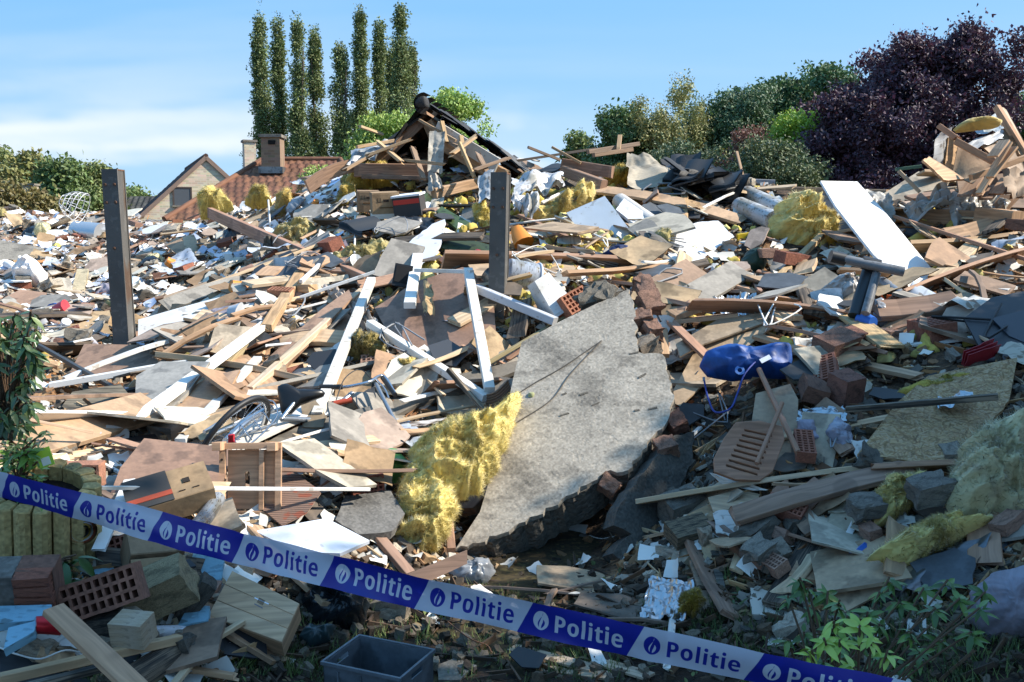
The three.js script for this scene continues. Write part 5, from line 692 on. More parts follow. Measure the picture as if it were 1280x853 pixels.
// ---------- wooden stool, seat, crate, wooden box ----------
{
  const m = wood('#d3a173'), g = at('wooden_stool', 'pale wooden step stool lying with its slotted underside out', 'stool', [313, 600, -0.5], E(-0.18, 0.05, 0.0));
  const w = 0.27, h = 0.33; for (const s of [-1, 1]) { part(g, 'rail', boxG(0.028, h, 0.03, s * w / 2, 0, 0), m); part(g, 'rail', boxG(w + 0.03, 0.03, 0.032, 0, s * h / 2, 0.002), m); }
  part(g, 'inner_rail', boxG(0.022, h - 0.04, 0.024, 0.055, 0, 0.006), m);
  const sl = []; for (let i = 0; i < 16; i++) { const a = i / 16 * 6.283; sl.push([0.012 * Math.cos(a) - 0.02, 0.035 * Math.sign(Math.sin(a)) * (Math.abs(Math.sin(a)) > 0.3 ? 0.8 : 0.6) + 0.012 * Math.sin(a)]); }
  const pg = plateGeo([[-w / 2 + 0.02, -h / 2 + 0.02], [w / 2 - 0.02, -h / 2 + 0.02], [w / 2 - 0.02, h / 2 - 0.02], [-w / 2 + 0.02, h / 2 - 0.02]], 0.014, { holes: [sl] }); pg.translate(0, 0, -0.02); part(g, 'slotted_panel', pg, wood('#d9a878'));
  for (const [x, y] of [[-0.14, 0.17], [0.12, 0.16]]) part(g, 'leg', boxG(0.04, 0.04, 0.12, x, y, 0.04), m, undefined, E(0, 0, 0.02)); for (const y of [-0.1, 0, 0.1]) part(g, 'dowel', new THREE.CylinderGeometry(0.006, 0.006, 0.01, 8).rotateX(Math.PI / 2), inkM, V(-w / 2, y, 0.016));
  keep.push([[270, 550], [355, 550], [355, 645], [270, 645]]);
}
{
  const pts = []; const c = [936, 563]; const F = frameOf(P(936, 563, -0.35), [-0.1, 0.6, 0.8]); const rw = [[905, 548], [920, 528], [950, 526], [978, 533], [981, 550], [966, 590], [950, 601], [920, 600], [893, 590], [892, 574]]; keep.push(rw);
  const sh = rw.map((p) => onPlane(F, ...p)), holes = []; const a = onPlane(F, 903, 582), b = onPlane(F, 952, 594), t = onPlane(F, 926, 538), t2 = onPlane(F, 970, 546);
  for (let i = 0; i < 8; i++) { const k = i / 7, l = [lerp(a[0], t[0], k), lerp(a[1], t[1], k)], r = [lerp(b[0], t2[0], k), lerp(b[1], t2[1], k)], hh = 0.006; holes.push([[l[0] + 0.02, l[1] - hh], [r[0] - 0.02, r[1] - hh], [r[0] - 0.02, r[1] + hh], [l[0] + 0.02, l[1] + hh]]); }
  const g = group('slatted_seat', 'reddish wooden seat with parallel slots and loose legs', 'seat', F.o); g.quaternion.copy(F.q); const m = wood('#a8683f');
  part(g, 'seat', plateGeo(sh, 0.022, { holes, bevel: 0.003 }), m);
  const inv = F.q.clone().invert(), lg = (A, B, r) => part(g, 'leg', tubeGeo([P(...A).sub(F.o).applyQuaternion(inv), P(...B).sub(F.o).applyQuaternion(inv)], r), m); lg([949, 462, -0.5], [998, 566, -0.25], 0.016); lg([978, 504, -0.55], [946, 580, -0.42], 0.012);
}
{
  const pts = [[290, 714], [374, 755], [352, 803], [260, 770]], F = outline(pts, [0.05, 0.8, 0.6], -0.3); keep.push(pts, [[255, 770], [372, 760], [345, 822]]);
  const g = group('wooden_box', 'small pine box with a barcode label beside the black bag', 'box', F.o); g.quaternion.copy(F.q); const [a, b, c, d] = F.pts, L = (p, q, t) => [lerp(p[0], q[0], t), lerp(p[1], q[1], t)];
  [[0, 0.31], [0.318, 0.66], [0.668, 1]].forEach(([s, e], i) => part(g, 'board', plateGeo([L(a, d, s), L(b, c, s), L(b, c, e), L(a, d, e)], 0.014, { bevel: 0.002 }), wood(['#d3ae82', '#cfa779', '#d6b48a'][i])));
  const cc = centre(F.pts), ins = F.pts.map(([x, y]) => [cc[0] + (x - cc[0]) * 0.985, cc[1] + (y - cc[1]) * 0.985]), bd = plateGeo(ins, 0.1); bd.translate(0, 0, -0.0145); part(g, 'sides', bd, wood('#b98c5c'));
  const lp = [[322, 741], [339, 750], [329, 768], [312, 758]].map((p) => onPlane(F, ...p)), lg = plateGeo(lp, 0.001); lg.translate(0, 0, 0.0015); part(g, 'paper_label', lg, M('#e6e8ee', 0.8));
  const l0 = lp[0], u = [lp[1][0] - l0[0], lp[1][1] - l0[1]], v = [lp[3][0] - l0[0], lp[3][1] - l0[1]], q = (s, t) => [l0[0] + u[0] * s + v[0] * t, l0[1] + u[1] * s + v[1] * t];
  for (let i = 0; i < 9; i++) { const s = 0.28 + i * 0.05, gg = plateGeo([q(s, 0.25), q(s + 0.022, 0.25), q(s + 0.022, 0.6), q(s, 0.6)], 0.0008); gg.translate(0, 0, 0.0028); part(g, 'barcode_line', gg, inkM); } { const gg = plateGeo([q(0.2, 0.72), q(0.8, 0.72), q(0.8, 0.78), q(0.2, 0.78)], 0.0008); gg.translate(0, 0, 0.0028); part(g, 'print_line', gg, M('#6d7078', 0.9)); }
  for (const [px, py, r] of [[340, 744, 0.018], [347, 792, 0.01]]) { const p = onPlane(F, px, py), kg = new THREE.CircleGeometry(r, 14); part(g, 'knot', kg, wood('#7d5436'), V(p[0], p[1], 0.0012)); }
}
{
  const m = M('#6f7883', 0.5, { map: TX.plain }), g = at('plastic_crate', 'grey plastic crate with hand holes standing on the soil', 'crate', [474, 846, 3.45], E(0.02, -0.42, 0)); g.scale.setScalar(0.8); const w = 0.30, d = 0.40, h = 0.19, y = 0.0;
  const hole = [[-0.05, 0.045], [0.05, 0.045], [0.05, 0.07], [-0.05, 0.07]];
  const side = (L, hh, holes) => plateGeo([[-L / 2, -h / 2], [L / 2, -h / 2], [L / 2, h / 2], [-L / 2, h / 2]], 0.006, { holes });
  const wl = (geo, x, z, ry) => part(g, 'side', geo, m, V(x, y, z), E(0, ry, 0)); wl(side(d, h, []), 0, w / 2, 0); wl(side(d, h, []), 0, -w / 2, Math.PI); wl(side(w, h, [hole]), d / 2, 0, Math.PI / 2); wl(side(w, h, [hole]), -d / 2, 0, -Math.PI / 2);
  part(g, 'floor', boxG(d - 0.014, 0.006, w - 0.014, 0, -h / 2 + 0.004, 0), m); for (const s of [-1, 1]) { part(g, 'rim', boxG(d + 0.018, 0.016, 0.012, 0, h / 2, s * (w / 2 + 0.004)), m); part(g, 'rim', boxG(0.012, 0.016, w - 0.006, s * (d / 2 + 0.004), h / 2, 0), m); for (const k of [-0.3, 0, 0.3]) part(g, 'rib', boxG(0.008, h - 0.03, 0.006, k * d, -0.01, s * (w / 2 + 0.004)), m); }
  keep.push([[400, 790], [545, 790], [545, 853], [400, 853]]);
}

// ---------- bicycle half buried in the boards ----------
{
  const p0 = P(330, 545, -0.3), g = group('bicycle', 'bent city bicycle half buried under boards', 'bicycle', p0), L = (px, py, o) => P(px, py, o).sub(p0), ch = M('#b9bdc2', 0.25, { metalness: 0.9 }), bk = M('#1c1c1e', 0.55), fr = M('#9aa0a6', 0.3, { metalness: 0.7 });
  const T = (par, name, pts, r, m) => part(par, name, tubeGeo(pts, r, { rad: 6 }), m);
  const wc = L(292, 548, -0.4), X = L(372, 500, -0.55).sub(L(222, 572, -0.35)).normalize(), Nn = V(-0.35, 0.62, 0.7).normalize(), Y = V().crossVectors(Nn, X).normalize(), Z = V().crossVectors(X, Y), q = new THREE.Quaternion().setFromRotationMatrix(new THREE.Matrix4().makeBasis(X, Y.multiplyScalar(1), Z)), tilt = new THREE.Quaternion().setFromAxisAngle(V(1, 0, 0), -1.0);
  const wh = part(g, 'wheel', new THREE.TorusGeometry(0.27, 0.017, 8, 48), bk, wc, q.clone().multiply(tilt)); part(wh, 'rim', new THREE.TorusGeometry(0.25, 0.01, 6, 48), ch); part(wh, 'hub', new THREE.CylinderGeometry(0.02, 0.02, 0.08, 10).rotateX(Math.PI / 2), ch);
  for (let i = 0; i < 24; i++) { const a = i / 24 * 6.283; part(wh, 'spoke', tubeGeo([V(0, 0, i % 2 ? 0.03 : -0.03), V(Math.cos(a) * 0.25, Math.sin(a) * 0.25, 0)], 0.0014, { rad: 4 }), ch); }
  const r = (px, py) => L(px, py, -0.68), rk = T(g, 'luggage_rack', [r(288, 540), r(302, 560), r(346, 520), r(336, 500), r(288, 540)], 0.005, ch);
  for (const [a, b] of [[[300, 530], [314, 550]], [[313, 519], [327, 538]], [[325, 509], [338, 528]], [[295, 550], [340, 510]]]) T(rk, 'rack_bar', [r(...a), r(...b)], 0.004, ch);
  T(g, 'mudguard', [L(282, 552, -0.58), L(305, 530, -0.63), L(338, 510, -0.62)], 0.022, ch); part(g, 'rear_light', rockGeo(0.03, 0.05, 0.03, 2, 0.2), M('#b0202a', 0.3), L(289, 549, -0.7));
  const sp = lumpGeo([[-0.12, -0.085], [-0.07, -0.1], [0.0, -0.05], [0.14, -0.022], [0.155, 0], [0.14, 0.022], [0, 0.05], [-0.07, 0.1], [-0.12, 0.085]], 0.055, { nr: 10, na: 40, amp: 0.03, edge: 0, under: 0.3, pw: 0.35 }); part(g, 'saddle', sp, M('#161617', 0.35), L(374, 497, -0.75), E(-0.5, 0.2, 0.35).multiply(E(0.2, 0, -0.2)));
  T(g, 'seat_post', [L(368, 503, -0.72), L(352, 524, -0.45)], 0.014, ch); T(g, 'frame_tube', [L(352, 524, -0.45), L(400, 522, -0.35), L(440, 492, -0.4)], 0.017, fr); T(g, 'frame_tube', [L(345, 530, -0.45), L(300, 545, -0.42)], 0.01, fr); T(g, 'frame_tube', [L(262, 545, -0.5), L(330, 518, -0.5), L(362, 508, -0.5)], 0.012, fr);
  T(g, 'frame_tube', [L(255, 540, -0.5), L(300, 512, -0.55)], 0.01, fr);
  const hb = T(g, 'handlebar', [L(402, 484, -0.5), L(430, 484, -0.5), L(460, 478, -0.5), L(478, 470, -0.45), L(494, 492, -0.45)], 0.011, ch); T(hb, 'grip', [L(400, 484, -0.5), L(428, 484, -0.51)], 0.017, bk); T(hb, 'grip', [L(478, 472, -0.46), L(494, 494, -0.46)], 0.016, bk); T(hb, 'brake_lever', [L(470, 474, -0.52), L(482, 488, -0.55), L(486, 498, -0.55)], 0.005, ch); T(hb, 'brake_cable', [L(466, 476, -0.5), L(450, 462, -0.6), L(432, 472, -0.6), L(420, 500, -0.5)], 0.0035, bk);
  T(g, 'red_tube', [L(412, 506, -0.45), L(440, 500, -0.45)], 0.018, M('#a8452a', 0.5)); T(g, 'fork', [L(470, 480, -0.45), L(500, 540, -0.3)], 0.014, fr);
}

// ---------- bags, sacks, paper, foil ----------
{
  const pts = [[874, 458], [882, 442], [905, 435], [940, 438], [988, 433], [991, 455], [985, 474], [950, 472], [915, 477], [884, 471]], o = lump('sports_bag', 'bright blue nylon bag with a strap and white tag', 'bag', pts, [-0.05, 0.55, 0.83], 0.13, M('#1d5cb8', 0.55, { map: TX.plain }), { nr: 26, na: 90, amp: 0.4, f: 5, edge: 0.02, off: -0.4, pw: 0.4 }), F = o.F, inv = F.q.clone().invert(), L = (px, py, of) => P(px, py, of).sub(F.o).applyQuaternion(inv), m = M('#1c337f', 0.6);
  part(o, 'strap', tubeGeo([L(880, 474, -0.4), L(886, 500, -0.4), L(896, 516, -0.4), L(912, 512, -0.42), L(922, 492, -0.45), L(930, 470, -0.5), L(945, 452, -0.52), L(962, 440, -0.5)], 0.006, { seg: 40 }), m);
  part(o, 'tag', boxG(0.07, 0.03, 0.003), M('#dfe2ea', 0.6), L(957, 449, -0.55), E(0, 0, 0.5)); part(o, 'round_print', new THREE.RingGeometry(0.014, 0.03, 20), M('#5f86c4', 0.6), L(925, 463, -0.47)); part(o, 'buckle', boxG(0.015, 0.025, 0.008), M('#8a8f96', 0.4), L(880, 474, -0.42));
}
lump('rubbish_bag', 'shiny black rubbish bag behind the pine box', 'bag', [[375, 760], [380, 735], [410, 722], [450, 732], [462, 755], [455, 785], [420, 792], [385, 788]], [0, 0.6, 0.8], 0.14, M('#1d2226', 0.22), { nr: 20, na: 70, amp: 0.9, f: 11, off: -0.05 });
lump('rubbish_bag', 'dark grey green plastic bundle below the black bag', 'bag', [[372, 800], [385, 782], [420, 784], [412, 802], [385, 812]], [0, 0.7, 0.7], 0.05, M('#2c3d40', 0.3), { nr: 12, na: 40, amp: 0.9, f: 14, off: -0.1 });
lump('grey_sack', 'pale lilac grey sack bulging beside the shrub', 'sack', [[1212, 775], [1214, 740], [1240, 716], [1290, 705], [1290, 812], [1235, 800]], [-0.1, 0.5, 0.85], 0.2, cloth('#a3a1b4', 0.7), { nr: 22, na: 70, amp: 0.3, f: 7, off: -0.1 });
lump('white_bag', 'crumpled white woven bag among the pale rubble', 'bag', [[18, 345], [28, 330], [48, 328], [60, 345], [58, 362], [35, 366], [20, 358]], [0, 0.5, 0.85], 0.22, M('#e6dfda', 0.6), { nr: 20, na: 60, amp: 1.0, f: 5, off: -0.2 });
lump('white_bag', 'crumpled greyish plastic bag beside the plumbing pipe', 'bag', [[1030, 385], [1022, 368], [1040, 352], [1062, 350], [1075, 372], [1066, 388]], [0, 0.6, 0.8], 0.13, film('#d8d4d0', 0.35, 0.15), { nr: 20, na: 60, amp: 1.0, f: 8, off: -0.2 });
lump('white_bag', 'grey filled plastic bag under the orange flap', 'bag', [[1085, 400], [1090, 378], [1102, 372], [1112, 395], [1108, 412], [1092, 412]], [-0.1, 0.5, 0.85], 0.08, film('#b9bcc2', 0.35, 0.15), { nr: 14, na: 40, amp: 0.6, f: 12, off: -0.3 });
lump('white_bag', 'clear lilac plastic bag beside the OSB sheet', 'bag', [[1032, 540], [1045, 520], [1062, 535], [1068, 565], [1052, 570]], [-0.1, 0.6, 0.8], 0.06, film('#c5c3d4', 0.25, 0.35), { nr: 14, na: 40, amp: 0.8, f: 12, off: -0.12 });
lump('white_bag', 'lilac cloth bundle behind the slatted seat', 'bag', [[995, 550], [998, 525], [1015, 525], [1025, 555], [1005, 565]], [0, 0.5, 0.85], 0.06, cloth('#b5b0c6'), { nr: 14, na: 40, amp: 0.7, f: 12, off: -0.12 });
lump('green_sack', 'dark green tied sack beside the yellow clump', 'sack', [[922, 335], [930, 320], [948, 315], [958, 325], [954, 340], [935, 344]], [0, 0.6, 0.8], 0.13, cloth('#274a3a', 0.6), { nr: 14, na: 48, amp: 0.4, f: 9, off: -0.25 });
lump('clear_film', 'clear plastic film pile below the carved board', 'film', [[556, 722], [575, 706], [612, 702], [620, 716], [605, 732], [570, 732]], [0, 0.85, 0.5], 0.05, film('#c9ccd0', 0.15, 0.45), { nr: 14, na: 50, amp: 1.1, f: 16, off: -0.08 });
lump('white_bag', 'pale blue white plastic bag beside the long profile', 'bag', [[85, 437], [92, 420], [112, 418], [124, 432], [110, 446], [92, 446]], [0, 0.6, 0.8], 0.12, film('#dcdcec', 0.35, 0.15), { nr: 14, na: 48, amp: 0.9, f: 8, off: -0.12 });
for (const [q, hex, say, o] of [
  [[[186, 552, -0.3], [222, 555, -0.3], [216, 600, -0.28], [172, 588, -0.28]], '#e8e8ee', 'crumpled white paper lying on the brown panel', { crumple: 0.03 }],
  [[[890, 640, -0.2], [938, 628, -0.2], [956, 672, -0.14], [900, 674, -0.14]], '#e6e2da', 'white curled sheet in the shade below the seat', { crumple: 0.03, fold: 0.03, folds: 1 }],
  [[[885, 590, -0.2], [910, 596, -0.2], [960, 612, -0.15], [905, 610, -0.14]], '#e6e2da', 'white booklet pages under the slatted seat', { crumple: 0.02 }],
  [[[118, 505, -0.3], [142, 498, -0.3], [140, 528, -0.25], [122, 512, -0.25]], '#e2e2ec', 'white paper flag beside the timber slab', { crumple: 0.015 }],
  [[[146, 492, -0.3], [156, 482, -0.3], [164, 490, -0.25], [150, 498, -0.25]], '#e4e4ee', 'small white paper corner above the timber slab', { crumple: 0.01 }],
  [[[605, 520, -0.5], [612, 508, -0.5], [622, 545, -0.45], [612, 552, -0.45]], '#e8e8ee', 'white tissue caught at the pole end', { crumple: 0.04 }],
  [[[680, 358, -0.2], [702, 350, -0.2], [708, 362, -0.2], [690, 372, -0.2]], '#e2dccf', 'cream paper lying beside the white tub', {}],
  [[[538, 250, -0.4], [556, 236, -0.4], [552, 268, -0.3], [540, 268, -0.3]], '#cfc6b4', 'torn beige paper below the hanging cloth', { rag: 0.2 }],
  [[[528, 352, -0.7], [540, 352, -0.7], [542, 392, -0.6], [526, 388, -0.6]], '#c2a374', 'brown paper rag hanging from the window bar', { rag: 0.3, fold: 0.02 }],
  [[[560, 522, -0.4], [512, 528, -0.4], [515, 534, -0.38], [545, 530, -0.38]], '#e6e8ee', 'white card strip above the glass wool', { crumple: 0.004 }],
]) sheet('paper_sheet', say, 'paper', q, paperM(hex), { nu: 10, nv: 10, fold: 0.012, folds: 1, rag: 0.06, keep: true, ...o });
const foilM = M('#b4b8bc', 0.3, { metalness: 1 });
const crumpled = (q, o) => { const ps = q.map((p) => P(...p)), c = ps[0].clone(); ps.forEach((p) => p.sub(c)); const m = new THREE.Mesh(flat(sheetGeo(...ps, { nu: 22, nv: 22, fold: 0.01, folds: 2, crumple: 0.022, f: 18, rag: 0.12, ...o })), foilM); m.position.copy(c); keep.push(q); return m; };
top(crumpled([[812, 718, -0.12], [868, 728, -0.12], [856, 772, -0.12], [800, 770, -0.12]]), 'foil_sheet', 'crumpled silver foil sheet lying on the dark soil', 'foil');
top(crumpled([[895, 372, -0.2], [945, 362, -0.2], [948, 392, -0.2], [890, 390, -0.2]], { crumple: 0.06 }), 'foil_sheet', 'crumpled silver foil strip above the plywood sheets', 'foil');
top(crumpled([[860, 358, -0.15], [880, 352, -0.15], [886, 372, -0.15], [866, 376, -0.15]], { crumple: 0.05 }), 'foil_sheet', 'small foil scrap left of the foil strip', 'foil');
top(crumpled([[1170, 496, -0.32], [1215, 488, -0.32], [1212, 500, -0.3], [1172, 508, -0.3]]), 'foil_sheet', 'foil lining torn on the OSB sheet', 'foil');
top(crumpled([[990, 512, -0.15], [1055, 508, -0.15], [1060, 522, -0.15], [985, 524, -0.15]]), 'foil_sheet', 'shiny foil strip left of the grey batten', 'foil');
sheet('metal_sheet', 'bent bluish zinc sheet under the ochre glass wool', 'metal sheet', [[1150, 700, -0.1], [1240, 665, -0.15], [1215, 712, -0.15], [1120, 748, -0.15]], M('#7c8590', 0.3, { metalness: 0.7, map: TX.plain }), { fold: 0.03, folds: 1, crumple: 0.01, f: 5, keep: true });
{ const g = at('paper_folder', 'red folded plastic folder on the black rubber sheet', 'folder', [1222, 440, -0.4], E(0.5, 0.4, 0.35)); for (let i = 0; i < 3; i++) part(g, 'leaf', sheetGeo(V(-0.1, 0.05, 0.02 * i), V(0.1, 0.06, 0.03 * i), V(0.1, -0.05, 0.02 * i), V(-0.1, -0.05, 0.012 * i), { nu: 6, nv: 4, fold: 0.004, crumple: 0.006, th: 0.004 }), M('#a52f3a', 0.55)); }
{ const g = at('orange_flap', 'orange plastic flap above the grey bag', 'plastic piece', [1108, 376, -0.35], E(0.2, 0.2, 0.2)); part(g, 'wing', plateGeo([[-0.06, -0.02], [-0.02, -0.04], [0.0, 0], [-0.03, 0.05]], 0.006), M('#e8662a', 0.5)); part(g, 'wing', plateGeo([[0.005, 0], [0.05, -0.03], [0.05, 0.03], [0.01, 0.04]], 0.006), M('#ee6f30', 0.5)); }
{ const g = at('spirit_level', 'yellow spirit level lying in the rubble', 'level', [940, 296, -0.35], E(0.1, 0.25, 0.14)); part(g, 'body', boxG(0.3, 0.09, 0.03), M('#d9b82a', 0.45)); part(g, 'window', boxG(0.06, 0.04, 0.034), M('#4a3a1a', 0.3)); part(g, 'end_cap', boxG(0.02, 0.092, 0.034, 0.155, 0, 0), M('#222', 0.6)); }
{ // plumbing pipes
  const p0 = P(1086, 350, -0.5), g = group('drain_pipe', 'black and grey drain pipe with a tee fitting', 'pipe', p0), L = (x, y, o) => P(x, y, o).sub(p0), bk = M('#26282b', 0.4), gr = M('#8c9096', 0.35, { map: TX.plain });
  part(g, 'stem', tubeGeo([L(1070, 396, 6.6), L(1090, 332, 6.75)], 0.055, { rad: 16 }), bk); part(g, 'arm', tubeGeo([L(1044, 322, 6.7), L(1130, 340, 6.6)], 0.033, { rad: 16 }), gr); part(g, 'socket', tubeGeo([L(1038, 321, 6.7), L(1056, 325, 6.7)], 0.046, { rad: 16 }), bk); part(g, 'collar', tubeGeo([L(1078, 328, 6.68), L(1100, 333, 6.66)], 0.046, { rad: 16 }), bk); part(g, 'shine_pipe', tubeGeo([L(1082, 392, 6.5), L(1096, 342, 6.66)], 0.03, { rad: 14 }), gr);
  pipe('grey_pipe', 'grey pipe offcut behind the black drain pipe', 'pipe', [[1098, 350, -0.3], [1132, 374, -0.3]], 0.045, M('#7d7f82', 0.4), { rad: 16 });
  for (const [a, b, say] of [[[932, 242, -0.3], [978, 264, -0.4], 'white plastic roll above the crumpled panel'], [[925, 258, -0.3], [968, 276, -0.4], 'white plastic roll beneath the other roll']]) pipe('plastic_roll', say, 'roll', [a, b], 0.1, film('#dcdcdc', 0.45, 0.1), { rad: 14 });
  pipe('rolled_carpet', 'rolled white mattress pad right of the cabinet panel', 'roll', [[775, 252, -0.3], [842, 300, -0.3]], 0.09, cloth('#dcdad8'), { rad: 14 });
  pipe('white_elbow_pipe', 'white drain pipe piece beside the timber block', 'pipe', [[188, 791, -0.1], [232, 789, -0.1], [266, 784, -0.08]], 0.024, paint('#e2e3ea', 0.4), { rad: 14 });
  pipe('steel_drum', 'shiny steel cylinder among the pale rubble', 'cylinder', [[94, 290, -0.3], [126, 293, -0.3]], 0.17, M('#c2c4c6', 0.3, { metalness: 0.7 }), { rad: 20 });
  pipe('clear_tube', 'clear plastic funnel tube beside the stool', 'tube', [[238, 668, -0.5], [258, 645, -0.5], [272, 624, -0.5]], 0.035, film('#d5dbe2', 0.15, 0.5), { rad: 14 });
  pipe('cable', 'thin white wire looping over the foam boards', 'wire', [[-5, 808, -0.15], [20, 818, -0.2], [50, 824, -0.2], [78, 814, -0.2], [102, 816, -0.15]], 0.003, pvc);
  pipe('cable', 'thin twig like wire hanging behind the tape', 'wire', [[560, 778, -0.1], [590, 800, -0.15], [610, 808, -0.1], [614, 816, -0.05]], 0.003, M('#6b4b36', 0.9));
  pipe('cable', 'black cable looping above the broken brick edge', 'cable', [[826, 402, -0.45], [820, 392, -0.5], [812, 396, -0.52], [808, 415, -0.5]], 0.008, M('#2c2e33', 0.6));
  pipe('cable', 'white electric cable hanging over the dark recess', 'cable', [[425, 306, -0.3], [432, 314, -0.35], [438, 325, -0.3]], 0.008, pvc);
  pipe('thin_pole', 'thin white upright strip above the brown beam', 'pole', [[335, 250, 12], [338, 292, 11.8]], 0.012, pvc);
  pipe('thin_pole', 'thin white strip hanging before the dark recess', 'pole', [[444, 270, -0.5], [443, 316, -0.5]], 0.01, pvc);
}
{ const g = at('wicker_scrap', 'brown wicker basket scrap at the slab edge', 'basket', [626, 500, -0.5], E(0.2, 0.2, 0.3)); for (let i = 0; i < 9; i++) part(g, 'wicker_band', tubeGeo([V(-0.1, -0.08 + i * 0.018, 0.0), V(-0.02, -0.06 + i * 0.018, 0.045), V(0.08, -0.02 + i * 0.018, 0.02)], 0.009, { rad: 5 }), wood('#8a5f3a')); }
{ // wire dome among the pale rubble
  const g = at('wire_lampshade', 'white wire frame dome on the skyline of pale rubble', 'wire frame', [88, 255, -0.5], E(0.1, 0, 1.2)), m = M('#d9d9d9', 0.4); g.scale.setScalar(0.62); for (let i = 0; i < 5; i++) { const t = i / 4; part(g, 'hoop', new THREE.TorusGeometry(0.12 + 0.2 * Math.sin(t * 1.5), 0.007, 5, 26).rotateX(Math.PI / 2), m, V(0, 0.18 - t * 0.42, 0)); } for (let i = 0; i < 10; i++) { const a = i / 10 * 6.283, c = Math.cos(a), s = Math.sin(a); part(g, 'rib', tubeGeo([V(c * 0.12, 0.18, s * 0.12), V(c * 0.26, 0, s * 0.26), V(c * 0.32, -0.24, s * 0.32)], 0.006, { rad: 4 }), m); }
}

// ---------- foreground: bricks, blocks, foam, timber ----------
const brickSolid = (() => jitterGeo(new THREE.BoxGeometry(0.19, 0.065, 0.09, 4, 2, 2), 0.006, 16))();
function hollow(w, h, d, nx, ny) { const holes = []; const cw = w / (nx + 0.6), ch = h / (ny + 0.4); for (let i = 0; i < nx; i++) for (let j = 0; j < ny; j++) { const x = -w / 2 + cw * (i + 0.8), y = -h / 2 + ch * (j + 0.7), a = cw * 0.33, b = ch * 0.34; holes.push([[x - a, y - b], [x + a, y - b], [x + a, y + b], [x - a, y + b]]); } const g = plateGeo([[-w / 2, -h / 2], [w / 2, -h / 2], [w / 2, h / 2], [-w / 2, h / 2]], d, { holes, jag: 0.002, step: 0.04 }); g.translate(0, 0, d / 2); return g; }
const hollowA = hollow(0.27, 0.13, 0.09, 9, 3), hollowB = hollow(0.24, 0.16, 0.14, 6, 4);
const HB = (say, p, q, geo, hex, s = 1) => { const m = new THREE.Mesh(geo, rough(hex, 0.004)); m.position.copy(P(...p)); m.quaternion.copy(q); m.scale.setScalar(s); return top(m, 'hollow_brick', say, 'brick'); };
HB('perforated red brick with filled holes beside the ribbed tile', [129, 741, -0.35], E(-0.25, 0.1, 0.30), hollowA, '#a86a55'); keep.push([[85, 712], [172, 712], [172, 770], [85, 770]]);
HB('red brick with round perforations under the tape', [143, 692, -0.1], E(-0.9, 0.1, 0.35), hollowA, '#9c5540', 0.8);
HB('pinkish perforated brick above the yellow planter', [104, 594, -0.35], E(0, 0.1, 0), hollowB, '#c9876b', 0.7);
HB('orange perforated brick behind the slab top edge', [716, 380, -0.3], E(-0.5, 0.5, 0.4), hollowB, '#c67a58');
HB('perforated red brick at the rubber sheet edge', [1245, 412, -0.2], E(0, 0.2, 0.1), hollowB, '#9c5a45', 0.7);
HB('red perforated brick under the grey stone slab', [458, 606, -0.2], E(0, 0.4, 0.05), hollowB, '#b0583f', 0.7);
{ const g = at('ribbed_tile', 'red ribbed clay block beside the yellow planter', 'clay block', [46, 736, -0.4], E(0.3, 0.15, -0.02)); for (let i = 0; i < 4; i++) part(g, 'rib', jitterGeo(new THREE.BoxGeometry(0.115, 0.031, 0.06, 4, 2, 2), 0.004, 20), rough('#b05f45', 0.004), V(0, 0.06 - i * 0.04, 0.02)); part(g, 'body', boxG(0.12, 0.15, 0.1, 0, 0, -0.04), rough('#7f4a38')); part(g, 'rendered_side', boxG(0.12, 0.15, 0.12, -0.122, -0.002, -0.03), rough('#6b6c6c')); }
const foam = M('#8fc1d6', 0.8, { map: TX.dirty, bumpMap: TX.concB, bumpScale: 0.006 });
plate('foam_board', 'pitted light blue foam board under the tape', 'foam board', [[207, 668], [240, 672], [281, 696], [278, 722], [262, 740], [245, 728], [215, 712]], [0, 0.6, 0.8], 0.05, foam, { jag: 0.004, off: -0.15 });
plate('foam_board', 'light blue foam wedge beside the white drain pipe', 'foam board', [[222, 782], [236, 756], [262, 758], [260, 776]], [-0.1, 0.7, 0.7], 0.03, foam, { off: -0.18 });
plate('foam_board', 'long light blue foam board in front of the ribbed tile', 'foam board', [[-8, 758], [64, 756], [66, 764], [40, 776], [-8, 780]], [0, 0.85, 0.5], 0.03, foam, { off: -0.35 });
plate('foam_board', 'broken light blue foam piece beside the red can', 'foam board', [[4, 812], [10, 785], [46, 776], [42, 790]], [-0.1, 0.7, 0.7], 0.03, foam, { off: -0.35 });
plate('foam_board', 'light blue foam strip behind the perforated brick', 'foam board', [[100, 716], [140, 708], [148, 720], [105, 730]], [0, 0.8, 0.6], 0.03, foam, { off: -0.1 });
{ const g = at('drink_can', 'crushed red drinks can beside the foam', 'can', [60, 782, -0.32], E(0.3, 0.5, 1.3)); part(g, 'body', jitterGeo(new THREE.CylinderGeometry(0.028, 0.028, 0.08, 14, 5), 0.006, 24), M('#b8202c', 0.3, { metalness: 0.5 })); part(g, 'end', new THREE.CylinderGeometry(0.024, 0.024, 0.084, 14), M('#c9ccd0', 0.25, { metalness: 0.9 })); }
const block = (say, p, q, x, y, z, m, amp = 0.2, nm = 'stone_block', cat = 'block') => { const o = new THREE.Mesh(rockGeo(x, y, z, 4, amp), m); o.position.copy(P(...p)); o.quaternion.copy(q); return top(o, nm, say, cat); };
block('yellowish sandstone block behind the perforated brick', [198, 738, -0.3], E(0.35, 0.3, 0.45), 0.25, 0.15, 0.14, rough('#b5a37c', 0.006)); block('cement lump stuck to the sandstone block', [225, 720, -0.38], E(0.2, 0.2, 0.1), 0.06, 0.06, 0.06, rough('#c9bfae', 0.006), 0.4);
